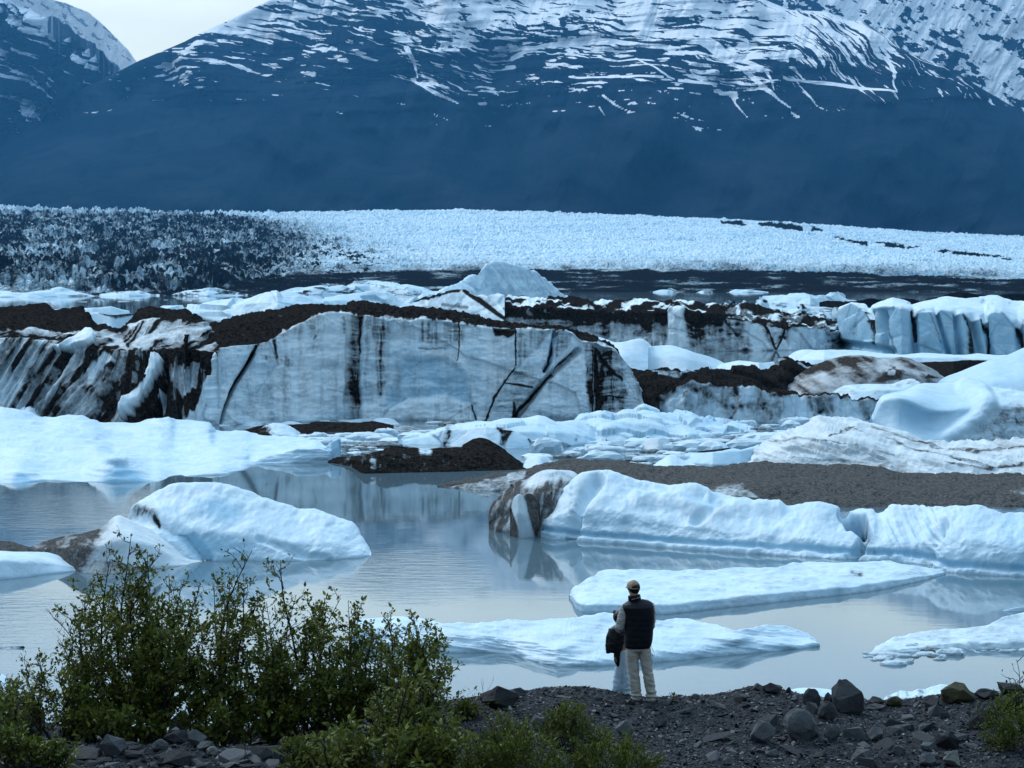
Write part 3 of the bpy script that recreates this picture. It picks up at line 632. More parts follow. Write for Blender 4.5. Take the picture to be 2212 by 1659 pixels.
berg('smooth white sloping floe right of the snowy hump, tapering to the right', [(1400, 806), (1480, 808), (1570, 797)],
     [([(1400, 770), (1450, 768), (1520, 785), (1570, 792)], 3), ([(1400, 748), (1420, 744), (1446, 743), (1475, 750), (1496, 757), (1530, 768), (1556, 779), (1570, 788)], 8)], 8, ICE, 1.6, 18, 8, 2, 0.10, 0.25, 3, seed=38, blue=0.15)
berg('thin white floe strip between the dark cliff and the black debris heap', [(1540, 800), (1640, 806), (1720, 796)], [([(1540, 797), (1560, 786), (1595, 778), (1620, 780), (1650, 783), (1690, 780), (1720, 776)], 4)], 6, ICE, 1.8, 12, 2, 0, 0.15, 0.4, seed=39, blue=0.1)
berg('small grey ice lump with a black shadowed side on the floe beside the black heap', [(1546, 820), (1575, 822), (1600, 818)], [([(1546, 818), (1556, 806), (1566, 808), (1580, 803), (1592, 806), (1600, 814)], 2)], 3, GRIT, 1.5, 12, 1, 0, 0.15, 0.6, seed=40, facet=0.25, ff=0.8, dirt=0.45)
berg('rough black debris heap of dirt covered ice in the middle right', [(1345, 880), (1420, 885), (1560, 872), (1700, 855), (1790, 830)],
     [([(1345, 830), (1420, 830), (1500, 826), (1600, 826), (1700, 815), (1790, 806)], 4), ([(1345, 788), (1357, 789), (1385, 797), (1404, 798), (1425, 793), (1442, 789), (1452, 795), (1466, 790), (1480, 797), (1501, 803), (1540, 797), (1580, 796), (1613, 795), (1630, 789), (1640, 793), (1660, 794), (1675, 787), (1689, 780), (1705, 775), (1724, 771), (1740, 777), (1759, 785), (1790, 795)], 11)], 10, ICE, 1.6, 20, 1, 0, 0.45, 0.35, 5, seed=41, facet=0.7, ff=0.4, ridge=True,
     dirt=lambda a, b, P: np.clip(1.1 - 0.7 * stroke(a, b, [(1715, 775), (1745, 790), (1770, 800)], [2, 4, 3]) - 0.6 * poly(a, b, [(1660, 784), (1690, 780), (1700, 786), (1650, 794)], 4) - 0.55 * stroke(a, b, [(1410, 800), (1450, 806), (1500, 803)], [3, 6, 4]), 0, 1.1))
def d_front(a, b, P):
    top = np.interp(a, [1425, 1462, 1488, 1536, 1611, 1659, 1720, 1803, 1885], [850, 826, 818, 826, 833, 842, 849, 853, 862])
    h = b - top
    d = 0.36 + 1.1 * (fbm2(a / 22, b / 12, 5, 341) - 0.5) + 0.8 * (fbm2(a / 15, b / 40, 3, 342) - 0.5)
    d *= 0.55 + 0.6 * sstep(75, 10, h)
    for p in ([(1480, 830), (1530, 850), (1560, 872), (1600, 880)], [(1590, 850), (1600, 880), (1570, 905)], [(1640, 850), (1655, 880), (1665, 905)], [(1745, 855), (1757, 905)], [(1760, 858), (1790, 865), (1800, 890)], [(1855, 862), (1875, 905)]):
        d = np.maximum(d, (0.35 + 0.7 * fbm2(a / 9, b / 16, 3, 346)) * stroke(a + 16 * (fbm2(a / 14, b / 14, 4, 343) - .5), b + 10 * (fbm2(a / 14, b / 14, 4, 347) - .5), p, [10] * (len(p) - 1) + [4], 1.8))
    d = np.where(h < 4, 0.95, d)
    d = d * (1 - 0.85 * poly(a, b, [(1700, 856), (1742, 856), (1752, 910), (1692, 910)], 7)) * (1 - 0.8 * poly(a, b, [(1800, 858), (1850, 864), (1868, 915), (1806, 915)], 7)) * (1 - 0.8 * poly(a, b, [(1430, 880), (1462, 832), (1470, 850), (1450, 900), (1430, 900)], 5))
    return d
berg('low ice cliff smeared with black streaks below the debris heap, right of the big cliff', [(1425, 905), (1500, 910), (1620, 914), (1760, 914), (1900, 912)],
     [([(1425, 856), (1445, 838), (1462, 828), (1488, 820), (1536, 828), (1611, 835), (1659, 844), (1720, 851), (1750, 856), (1803, 855), (1832, 858), (1855, 864), (1900, 866)], 1.2), ([(1425, 848), (1444, 815), (1466, 818), (1488, 811), (1536, 819), (1611, 826), (1659, 836), (1720, 845), (1750, 851), (1803, 850), (1832, 852), (1855, 860), (1900, 861)], 4)], 8, CLIFF, 1.5, [34, 12], 1, 0, 0.22, 0.6, 5, seed=44, facet=0.2, ff=0.7, dirt=d_front, blue=0.3,
     disp=lambda a, b, P: 0.7 * (fbm2(a / 13, b / 90, 4, 345) - 0.5))
def d_brown(a, b, P):
    q = fbm2((a + 1.2 * b) / 60, (b - 0.55 * a) / 14, 5, 351)
    d = 0.52 + 1.1 * (q - 0.5) + 0.35 * stroke(a, b, [(1728, 810), (1790, 788), (1900, 772)], [8, 10, 5], 1.4)
    d = np.maximum(d, poly(a, b, [(1905, 800), (1930, 782), (1960, 800), (1950, 828), (1900, 832), (1870, 828)], 14) * 0.9 * sstep(0.3, 0.55, fbm2(a / 18, b / 12, 3, 352)))
    d = np.maximum(d, 0.95 * poly(a, b, [(2005, 806), (2036, 816), (1990, 822)], 4))
    return d
berg('broad dome of brown stained ice with sweeping streaks, before the long white floe', [(1690, 852), (1760, 858), (1860, 860), (2000, 856), (2045, 840)],
     [([(1690, 840), (1728, 826), (1800, 810), (1900, 800), (2000, 812), (2045, 826)], 3), ([(1690, 836), (1710, 820), (1728, 806), (1750, 794), (1772, 784), (1805, 773), (1837, 766), (1881, 766), (1903, 771), (1925, 773), (1947, 768), (1965, 770), (1986, 779), (2005, 788), (2019, 796), (2030, 805), (2039, 814), (2045, 820)], 9)], 9, BROWN, 1.8, 22, 6, 1, 0.3, 0.3, 4, seed=46, dirt=d_brown, blue=0.1)
berg('flat pale floe tucked between the brown dome and the smooth right dome', [(1790, 862), (1850, 868), (1990, 866)], [([(1790, 858), (1830, 848), (1900, 842), (1990, 840)], 1.5), ([(1790, 852), (1810, 840), (1826, 832), (1860, 829), (1925, 828), (1947, 820), (1969, 816), (1990, 824)], 5)], 5, ICE, 1.8, 12, 3, 1, 0.15, 0.4, seed=47, blue=0.1, dirt=lambda a, b, P: 0.35 * sstep(0.5, 0.7, cn(a, b, 25, 8, 361)))
berg('smooth blue shouldered dome rising at the right edge behind another smooth dome', [(2020, 880), (2150, 890), (2380, 890)], [([(2020, 850), (2100, 835), (2200, 820), (2380, 800)], 4), ([(2020, 832), (2030, 820), (2078, 797), (2110, 783), (2144, 771), (2170, 764), (2187, 757), (2212, 745), (2260, 730), (2320, 726), (2380, 735)], 12)], 10, ICE, 2.2, 24, 8, 2, 0.10, 0.2, 3, seed=48, blue=0.38)
def dsp_bowl(a, b, P):
    return -1.5 * np.exp(-(((a - 2010) / 70) ** 2 + ((b - 888) / 40) ** 2)) + 0.5 * stroke(a, b, [(2087, 826), (2120, 850), (2135, 875), (2110, 905), (2060, 935)], 16, 1.6) + 0.25 * (fbm2(a / 24, b / 12, 4, 371) - 0.5) * sstep(2060, 2130, a - 0.6 * (890 - b))
berg('big smooth dome with a hollow blue face and rough lower corner at the right edge', [(1880, 962), (1950, 968), (2100, 966), (2400, 962)],
     [([(1880, 930), (1890, 890), (1905, 862), (1950, 850), (2100, 870), (2400, 880)], 2.5), ([(1880, 908), (1884, 895), (1890, 868), (1897, 856), (1910, 848), (1930, 843), (1950, 839), (1970, 829), (1984, 823), (2001, 820), (2045, 820), (2090, 824), (2130, 828), (2166, 832), (2212, 842), (2280, 856), (2400, 880)], 12)], 12, ICE, 2.0, [34, 30], 8, 2, 0.12, 0.3, 3, seed=49, disp=dsp_bowl,
     blue=lambda a, b, P: 0.15 + 0.38 * np.exp(-(((a - 2005) / 90) ** 2 + ((b - 885) / 48) ** 2)), dirt=lambda a, b, P: 0.42 * sstep(0, 60, a - 2070 - 1.0 * (930 - b)) * sstep(840, 890, b) * (0.6 + fbm2(a / 30, b / 14, 4, 372)))

# ---- the big cliff in the middle
ftop = [(400, 800), (440, 775), (475, 752), (500, 747), (555, 741), (590, 728), (625, 712), (665, 692), (690, 680), (710, 675), (750, 676), (790, 680), (830, 688), (850, 689), (900, 690), (950, 692), (1000, 700), (1035, 705), (1065, 712), (1110, 714), (1198, 708), (1239, 717), (1257, 738), (1290, 735), (1330, 752), (1360, 790), (1385, 830), (1400, 890)]
crest = [(400, 720), (450, 700), (540, 668), (600, 660), (645, 652), (690, 655), (740, 654), (780, 647), (800, 650), (825, 654), (850, 660), (865, 662), (900, 661), (950, 664), (1000, 671), (1053, 686), (1119, 698), (1196, 700), (1239, 711), (1292, 727), (1310, 735), (1327, 745), (1340, 760), (1349, 775), (1366, 795), (1382, 821), (1392, 850), (1400, 880)]
FT = np.array(ftop, float).T
def d_big(a, b, P):
    wob = 7 * (fbm2(a / 14, b / 14, 4, 401) - 0.5); A = a + wob; B = b + wob
    h = b - np.interp(a, *FT) - 9 * (fbm2(a / 9, b / 60, 3, 402) - 0.5)
    d = 0.06 + 0.50 * (fbm2(a / 60, b / 34, 5, 403, .55) - 0.5) + 0.75 * (fbm2(a / 11, b / 140, 5, 406) - 0.5) + 0.30 * sstep(40, 0, b - np.interp(a, *FT)) * fbm2(a / 7, b / 50, 4, 407)
    strata = sstep(0.28, 0.72, fbm2(a / 34, b / 4.5, 5, 404)); vert = sstep(0.28, 0.74, fbm2(a / 6, b / 70, 5, 405)); blk = 0.40 * strata + 0.60 * vert
    def S(p, w, s, soft=1.2): return s * stroke(A, B, p, w, soft)
    L = []
    # the black run down the middle and its fainter twin
    L.append(S([(776, 650), (772, 690), (765, 740), (763, 800), (762, 850), (764, 905)], [16, 13, 12, 12, 12, 10], 1.0) * np.clip(0.52 + 0.6 * blk - 0.3 * sstep(820, 910, b), 0, 1.1))
    L.append(S([(808, 670), (818, 700), (824, 740), (823, 780), (822, 820), (815, 850)], [20, 26, 15, 13, 11, 8], 0.85) * np.clip(0.15 + 1.0 * blk, 0, 1))
    L.append(S([(795, 700), (797, 860)], [12, 10], 0.55) * blk)
    L.append(S([(740, 690), (745, 720)], [6, 3], 0.7) * blk)
    # diagonal crack at the left, and the stains beside it
    L.append(stroke(a, b, [(556, 742), (548, 762), (532, 792), (512, 822), (495, 852), (482, 885), (478, 912)], [3.5, 4.5, 2.2, 3, 2.5, 2, 1], 0.8) * 1.1)
    L.append(S([(593, 735), (596, 760), (598, 772)], [5, 4, 3], 0.85)); L.append(S([(575, 772), (605, 772), (625, 785)], [6, 11, 9], 0.7) * (0.3 + blk)); L.append(S([(664, 694), (672, 712), (668, 726)], [8, 7, 2], 0.8) * (0.4 + blk)); L.append(S([(680, 728), (676, 734)], 3, 0.7))
    # stains right of the middle
    L.append(poly(A, B, [(905, 690), (960, 692), (1005, 700), (1002, 735), (960, 752), (905, 735)], 8) * 0.72 * np.clip(blk * 1.2, 0, 1)); L.append(S([(992, 700), (993, 740), (988, 780)], [2.5, 2, 1], 0.9)); L.append(S([(905, 752), (960, 752)], 2, .6))
    L.append(poly(A, B, [(1063, 710), (1112, 714), (1110, 722), (1096, 733), (1085, 725), (1070, 728)], 3) * 1.0)
    L.append(poly(A, B, [(1112, 714), (1192, 708), (1180, 735), (1150, 765), (1118, 795)], 6) * 0.62 * (0.35 + 0.75 * blk)); L.append(S([(1112, 714), (1113, 790)], [2.5, 2], 0.95))
    L.append(stroke(A, b, [(1202, 712), (1196, 745), (1188, 780), (1178, 798)], [2, 3, 3, 2]) * 1.0)
    L.append(poly(A, B, [(1204, 712), (1238, 718), (1228, 750), (1200, 775)], 5) * 0.66 * (0.3 + 0.8 * blk))
    L.append(stroke(A, b, [(1113, 795), (1090, 825), (1068, 860), (1060, 885), (1050, 908)], [2, 2.5, 3, 2.5, 4]) * 1.0)
    L.append(stroke(A, b, [(1250, 758), (1215, 785), (1175, 825), (1150, 855), (1125, 880), (1112, 905)], [2, 2.5, 3, 4, 4, 7]) * 1.0)
    L.append(0.42 * stroke(a + 12 * (fbm2(a / 20, b / 20, 3, 408) - .5), b, [(1250, 758), (1215, 785), (1175, 825), (1150, 855), (1125, 880), (1112, 905)], [7, 9, 10, 12, 14, 20], 1.9)); L.append(0.40 * stroke(a + 12 * (fbm2(a / 20, b / 20, 3, 409) - .5), b, [(1113, 795), (1090, 825), (1068, 860), (1060, 885), (1050, 908)], [7, 8, 9, 9, 12], 1.9)); L.append(0.38 * stroke(a + 10 * (fbm2(a / 20, b / 20, 3, 411) - .5), b, [(556, 742), (548, 762), (512, 822), (482, 885)], [12, 12, 9, 7], 1.9))
    L.append(poly(A, B, [(1110, 800), (1150, 790), (1168, 820), (1150, 850), (1115, 890), (1108, 905), (1060, 900), (1075, 850)], 8) * 0.50 * (0.25 + 0.9 * strata)); L.append(stroke(A, b, [(1092, 826), (1125, 832), (1150, 836)], [2, 4, 3]) * 0.9); L.append(poly(A, B, [(1112, 860), (1122, 900), (1105, 905)], 3))
    L.append(stroke(A, b, [(1017, 872), (1024, 895), (1028, 908)], [2, 2.5, 2]) * 0.9)
    L.append(poly(A, B, [(1258, 735), (1330, 750), (1350, 790), (1355, 840), (1352, 892), (1275, 896), (1268, 830), (1266, 770)], 7) * np.clip(0.35 + 0.75 * blk, 0, 0.98)); L.append(S([(1295, 750), (1300, 820), (1302, 890)], [6, 8, 9], 0.95)); L.append(stroke(A, b, [(1300, 755), (1320, 800), (1350, 822)], [3, 4, 3]) * 1.0); L.append(stroke(A, b, [(1268, 848), (1350, 858)], [2, 2.5]) * .9)
    L.append(0.22 * stroke(a, b, [(842, 838), (880, 798), (905, 778), (960, 772)], 2)); L.append(0.3 * stroke(a, b, [(822, 905), (850, 870), (870, 858)], 4))
    L.append(0.30 * poly(A, B, [(400, 780), (470, 760), (455, 840), (440, 905), (400, 905)], 12))
    d = np.maximum.reduce([d] + L)
    d = np.where((a > 1275) & (h > 0), d, d)
    top = sstep(3, -5, h) * 1.1 * (0.86 + 0.5 * (fbm2(a / 40, b / 6, 4, 410) - .35))
    edge = sstep(1356, 1366, a - 0.5 * (b - 790) * 0.5)
    return np.maximum(d * 1.0, top)
def dsp_big(a, b, P):
    d = 0.35 * (fbm2(a / 40, b / 160, 4, 421) - 0.5) + 0.10 * (fbm2(a / 6, b / 60, 3, 422) - 0.5)
    d += 0.5 * (fbm2(a / 70, b / 26, 4, 424) - 0.5) + 0.08 * (fbm2(a / 18, b / 14, 4, 425, .5, True) - 0.6) - 0.9 * stroke(a, b, [(548, 762), (532, 792), (512, 822), (495, 852), (482, 885), (478, 912)], [4, 4, 4, 4, 3, 3], 1.6) + 0.5 * poly(a, b, [(470, 752), (553, 742), (530, 790), (480, 880), (470, 915), (430, 915)], 5)
    d += -0.5 * stroke(a, b, [(774, 660), (764, 740), (763, 905)], 12, 1.6) - 0.3 * poly(a, b, [(870, 775), (960, 772), (1000, 800), (1020, 870), (880, 860), (830, 880)], 8)
    d += -0.8 * stroke(a, b, [(1202, 712), (1188, 780), (1178, 798)], 5, 1.4) - 0.8 * stroke(a, b, [(1250, 758), (1175, 825), (1112, 905)], 6, 1.4) + 0.3 * poly(a, b, [(1172, 830), (1250, 765), (1265, 800), (1268, 905), (1150, 905)], 8)
    d += -0.6 * stroke(a, b, [(1300, 750), (1302, 890)], 12, 1.6) + 0.25 * poly(a, b, [(840, 890), (880, 860), (960, 850), (1010, 875), (1020, 910), (830, 910)], 6)
    h = b - np.interp(a, *FT)
    return d * sstep(-4, 6, h) + sstep(0, -6, h) * 0.35 * (fbm2(a / 8, b / 4, 4, 423) - 0.5)
berg('big grey white ice cliff under a black dirt cap, black stripe down its face', [(400, 914), (470, 918), (600, 913), (750, 906), (900, 909), (1050, 910), (1200, 908), (1340, 903), (1402, 896)],
     [(ftop, [(400, 3), (700, 2.6), (1100, 2.2), (1402, 1.5)]), ([(x, y * 0.25 + 0.75 * np.interp(x, *np.array(crest, float).T) + 1) for x, y in ftop], [(400, 9), (600, 9), (800, 6), (1402, 4)]), (crest, [(400, 20), (600, 18), (800, 13), (1402, 8)])], 14, CLIFF, 1.25, [120, 26, 12], 1, 0, 0.13, 0.8, 4, seed=60, facet=0.28, ff=0.20, dirt=d_big, disp=dsp_big, tap=14,
     blue=lambda a, b, P: 0.22 + 0.45 * (fbm2(a / 26, b / 22, 5, 432, .6) - 0.5) - 0.30 * poly(a, b, [(600, 790), (625, 725), (700, 690), (755, 690), (755, 860), (640, 900), (590, 880)], 16) - 0.28 * poly(a, b, [(835, 905), (850, 880), (890, 858), (960, 850), (1005, 872), (1018, 905)], 7) - 0.22 * poly(a, b, [(1172, 830), (1250, 768), (1262, 800), (1266, 870), (1165, 880)], 8) - 0.22 * poly(a, b, [(1050, 725), (1108, 735), (1110, 790), (1080, 840), (1040, 800)], 8) + 0.50 * poly(a, b, [(870, 775), (960, 772), (1000, 800), (1020, 870), (960, 852), (880, 860), (830, 880), (850, 820)], 8) + 0.4 * (fbm2(a / 80, b / 70, 4, 431) - 0.5))

# ---- left grooved berg
crl = [(-260, 700), (-100, 672), (0, 665), (30, 657), (65, 652), (100, 652), (125, 659), (150, 667), (175, 664), (190, 678), (205, 695), (230, 702), (260, 712), (275, 690), (300, 668), (322, 663), (350, 666), (400, 668), (440, 690), (462, 720), (470, 745)]
brk = [(-260, 745), (-100, 735), (0, 730), (100, 735), (200, 745), (260, 757), (330, 760), (400, 757), (440, 757), (470, 760)]
def d_left(a, b, P):
    h = b - np.interp(a, *np.array(brk, float).T)
    g = fbm2((a + 0.62 * (b - 740) * sstep(330, 120, a)) / 13, (b - 0.3 * a) / 120, 5, 441, 0.55)
    d = 0.66 + 1.5 * (g - 0.5) + 0.6 * (fbm2(a / 45, b / 28, 4, 446) - 0.5) + 0.28 * sstep(110, 330, a) - 0.20 * sstep(120, 0, a)
    up = 0.80 + 1.5 * (fbm2((a + b) / 30, (b + 0.35 * a * sstep(250, 350, a) * 0.9) / 6.5, 4, 442) - 0.5)
    up = np.where(b < np.interp(a, [-260, 0, 200, 260, 330, 480, 540], [715, 712, 712, 716, 690, 700, 740]), 1.05, up)
    d = np.where(h < 0, np.maximum(up * 0.95, 0), d)
    for pg, v in (([(120, 757), (150, 746), (185, 726), (198, 724), (206, 735), (200, 752), (170, 760), (140, 768)], 0.0), ([(335, 780), (352, 779), (358, 792), (350, 815), (330, 840), (310, 870), (290, 900), (272, 912), (270, 898), (290, 870), (312, 830), (325, 795)], 0.0), ([(190, 800), (228, 760), (250, 780), (235, 790), (215, 800), (200, 830), (188, 832)], 0.22), ([(280, 748), (300, 725), (330, 720), (380, 712), (430, 706), (480, 695), (500, 697), (450, 712), (400, 722), (350, 735), (300, 752)], 0.30), ([(205, 716), (235, 718), (262, 730), (278, 755), (262, 752), (245, 735)], 0.35), ([(278, 705), (310, 690), (345, 690), (310, 696), (282, 712)], 0.15), ([(380, 790), (430, 780), (425, 840), (395, 860), (375, 820)], 0.45), ([(340, 850), (355, 840), (352, 890), (340, 895)], 0.2), ([(430, 870), (470, 760), (500, 755), (480, 920), (400, 920)], 0.2)):
        m = poly(a + 6 * (fbm2(a / 12, b / 12, 3, 444) - .5), b, pg, 3); d = d * (1 - m) + m * v
    d = np.maximum(d, 1.05 * poly(a, b, [(358, 800), (350, 840), (332, 868), (300, 905), (276, 915), (330, 920), (352, 915), (345, 850)], 5) * (0.75 + 0.4 * fbm2(a / 8, b / 20, 3, 445)))
    d = np.maximum(d, stroke(a, b, [(318, 830), (290, 868), (266, 905)], 4) * 0.95)
    return d
def dsp_left(a, b, P):
    h = b - np.interp(a, *np.array(brk, float).T)
    g = fbm2((a + 0.62 * (b - 740) * sstep(330, 120, a)) / 17, b / 160, 4, 441, 0.5, True) - 0.6
    d = 1.3 * g * sstep(-10, 25, h) + 0.6 * (fbm2((a + b) / 30, b / 7, 4, 442) - 0.5) * sstep(10, -10, h)
    d += 1.0 * poly(a, b, [(335, 780), (352, 779), (358, 792), (350, 815), (330, 840), (310, 870), (290, 900), (272, 912), (270, 898), (290, 870), (312, 830), (325, 795)], 4) - 1.2 * poly(a, b, [(362, 800), (354, 845), (335, 872), (300, 910), (340, 918), (352, 890)], 6)
    d += 0.7 * poly(a, b, [(120, 757), (150, 746), (185, 726), (198, 724), (206, 735), (200, 752), (170, 760), (140, 768)], 4)
    return d
berg('grooved dirty berg with black earth on top filling the left side beside the big cliff', [(-260, 910), (-50, 905), (100, 905), (200, 912), (300, 918), (420, 919), (472, 918)],
     [(brk, [(-260, 5), (250, 6), (470, 5)]), ([(-260, 725), (-100, 705), (0, 695), (100, 690), (200, 715), (260, 728), (300, 706), (400, 700), (440, 715), (470, 752)], [(-260, 11), (470, 11)]), (crl, [(-260, 18), (470, 20)])], 16, CLIFF, 1.5, [80, 20, 16], 1, 0, 0.22, 0.5, 5, seed=64, dirt=d_left, disp=dsp_left, tap=10, blue=0.2)

# ---- the pale sheets and blocks before the cliff
berg('small white lump at the foot of the grooved berg on the left', [(20, 905), (60, 908), (100, 904)], [([(20, 900), (40, 882), (68, 875), (84, 878), (100, 896)], 2)], 3, ICE, 1.6, 16, 3, 1, 0.1, 0.5, seed=70, blue=0.2)
def dsp_sheet(a, b, P):
    return 0.35 * (fbm2(a / 140, (b - 0.04 * a) / 12, 4, 451) - 0.5) + 0.12 * (fbm2((a + 2 * b) / 40, b / 6, 4, 452, 0.5, True) - 0.5) * sstep(1035, 1000, b)
berg('wide pale blue sheet of ice sloping into the water on the left', [(-320, 1050), (-100, 1048), (0, 1046), (45, 1044), (100, 1039), (175, 1041), (250, 1043), (340, 1041), (380, 1031), (430, 1028), (475, 1026), (510, 1018), (530, 1013), (542, 1007), (560, 1003), (620, 1001), (700, 999), (716, 998)],
     [([(-320, 1040), (0, 1030), (20, 1022), (40, 1018), (70, 1022), (100, 1030), (175, 1034), (215, 1010), (250, 988), (280, 1002), (330, 1026), (380, 1027), (440, 1022), (500, 1012), (530, 1006), (560, 990), (620, 974), (680, 968), (700, 972), (716, 985)], [(-320, 1.5), (300, 2), (530, 1), (716, 0.6)]),
      ([(-320, 985), (0, 960), (100, 952), (200, 958), (250, 978), (330, 978), (420, 975), (500, 972), (560, 970), (620, 968), (680, 960), (700, 966), (716, 975)], [(-320, 16), (300, 18), (540, 8), (716, 3)]),
      ([(-320, 890), (-100, 880), (0, 879), (30, 884), (60, 891), (100, 901), (135, 897), (175, 899), (200, 906), (220, 911), (280, 911), (320, 905), (345, 901), (365, 899), (380, 908), (410, 909), (435, 911), (450, 915), (466, 933), (500, 936), (550, 939), (610, 946), (660, 950), (690, 955), (716, 965)], [(-320, 36), (400, 34), (560, 22), (716, 10)])], 8, ICE, 2.0, [16, 34, 34], 2, 1, 0.10, 0.25, 4, seed=71, disp=dsp_sheet, tap=8,
     blue=lambda a, b, P: 0.28 + 0.3 * (fbm2((a + b) / 120, b / 8, 4, 453) - 0.5) + 0.65 * poly(a, b, [(215, 1044), (238, 1008), (252, 1000), (275, 1012), (330, 1046)], 7) + 0.7 * poly(a, b, [(20, 1050), (35, 1024), (50, 1024), (85, 1046)], 6) + 0.5 * poly(a, b, [(-60, 1050), (-20, 1032), (24, 1042), (18, 1050)], 6), dirt=0.03)
berg('thin upright fin of pale ice at the right tip of the left ice sheet', [(680, 999), (700, 999), (712, 998)], [([(680, 990), (695, 985), (712, 990)], 0.4), ([(680, 972), (692, 968), (703, 966), (712, 970)], 1.0)], 1.5, ICE, 1.2, 14, 1, 0, 0.05, 0.5, seed=72, blue=0.35)
berg('grey blue shark fin shaped shard standing behind the left ice sheet', [(704, 996), (716, 996), (736, 990)], [([(704, 980), (718, 972), (736, 962)], 0.3), ([(704, 968), (712, 958), (722, 952), (735, 947), (739, 946), (741, 952)], 0.8)], 1.0, ICE, 1.0, 16, 0, 0, 0.05, 0.5, seed=73, blue=0.65)
berg('long black dirt covered floe at the foot of the big cliff', [(516, 938), (580, 943), (700, 936), (850, 934), (912, 930)],
     [([(516, 936), (530, 930), (546, 925), (560, 921), (579, 918), (605, 916), (634, 917), (660, 914), (696, 912), (750, 913), (804, 911), (830, 914), (854, 918), (870, 919), (890, 920), (904, 927), (912, 929)], 4)], 5, ICE, 1.6, 18, 3, 0, 0.12, 0.6, seed=74, dirt=lambda a, b, P: np.where(a > 850, 0.55, 1.1), facet=0.1, ff=1)
berg('dirty white wedge shaped block sitting on the long black floe', [(552, 938), (590, 943), (640, 943), (662, 940)], [([(552, 934), (568, 924), (584, 914), (592, 912), (614, 914), (628, 918), (639, 926), (650, 934), (662, 939)], 2.2)], 3, ICE, 1.3, 18, 3, 0, 0.1, 0.7, seed=75, facet=0.15, ff=0.9, dirt=lambda a, b, P: 0.75 * sstep(595, 575, a + 0.4 * (b - 930)) * sstep(912, 928, b), blue=0.1)
for k, (xa, xb, yt, yb, lb) in enumerate([(522, 570, 909, 921, 'first low white cushion of ice at the left foot of the big cliff'), (598, 660, 909, 921, 'second low white cushion of ice at the foot of the big cliff'), (735, 792, 906, 916, 'flat white slab behind the middle of the long black floe'), (796, 862, 901, 917, 'rough white lump behind the right end of the long black floe')]):
    xm = xa * .45 + xb * .55
    berg(lb, [(xa, yb), (xm, yb + 1), (xb, yb)], [([(xa, yb - 1), (xa * .75 + xb * .25, yt + 2), (xm, yt), (xa * .2 + xb * .8, yt + 3), (xb, yb - 1)], 2.2)], 2.5, ICE, 1.5, 12, 3, 1, 0.12, 0.5, seed=80 + k, blue=0.15)
def d_blk(a, b, P):
    m = np.maximum.reduce([poly(a, b, [(1072, 918), (1105, 922), (1110, 925), (1096, 945), (1090, 964), (1080, 960), (1083, 935), (1070, 925)], 5) * 1.0, stroke(a, b, [(967, 926), (960, 945), (955, 960)], [7, 9, 4], 1.5) * 0.7, stroke(a, b, [(1143, 945), (1150, 955), (1155, 950)], [3, 4, 2], 1.5) * 0.6, stroke(a, b, [(1245, 945), (1242, 952)], 4, 1.5) * 0.5])
    return m * (0.4 + 1.1 * fbm2(a / 8, b / 7, 3, 461))
berg('white ice block with a black stain on its front in the middle of the brash', [(860, 960), (950, 962), (1050, 968), (1100, 969), (1200, 968), (1260, 960), (1310, 955)],
     [([(860, 948), (930, 934), (960, 922), (1040, 920), (1090, 920), (1130, 926), (1180, 932), (1250, 940), (1310, 953)], 1.6), ([(860, 944), (900, 936), (935, 925), (960, 921), (1000, 917), (1040, 912), (1075, 908), (1110, 902), (1140, 899), (1163, 894), (1180, 897), (1200, 905), (1212, 907), (1247, 905), (1275, 915), (1310, 948)], 7)], 6, ICE, 1.6, [24, 20], 2, 0, 0.2, 0.4, 4, seed=85, dirt=d_blk, facet=0.3, ff=0.5, blue=lambda a, b, P: 0.22 + 0.35 * sstep(915, 950, b) * fbm2(a / 25, b / 25, 3, 462))
berg('heap of broken blue white ice blocks in the middle of the brash field', [(1200, 950), (1300, 958), (1420, 950), (1530, 945), (1620, 935)],
     [([(1200, 942), (1260, 925), (1330, 915), (1420, 910), (1500, 915), (1560, 925), (1620, 932)], 4), ([(1200, 935), (1240, 912), (1255, 902), (1269, 897), (1300, 896), (1332, 894), (1360, 886), (1380, 881), (1391, 877), (1405, 880), (1450, 884), (1475, 888), (1497, 887), (1520, 897), (1544, 909), (1570, 912), (1591, 911), (1605, 918), (1620, 928)], 10)], 7, ICE, 1.6, [26, 26], 1, 0, 0.25, 0.4, 4, seed=86, facet=0.55, ff=0.7, ridge=True, blue=lambda a, b, P: 0.30 + 0.5 * (fbm2(a / 30, b / 20, 3, 463) - 0.4))
def d_mound(a, b, P): return np.where(poly(a, b, [(985, 960), (1025, 938), (1075, 955), (1140, 1012), (1000, 1012)], 5) > 0.5, 1.15, 0.9 + 0.5 * (fbm2(a / 16, b / 24, 4, 465) - 0.5)) - 0.55 * stroke(a, b, [(912, 968), (925, 975)], 7, 1.5) - 0.4 * stroke(a, b, [(806, 990), (806, 1010)], 6, 1.5)
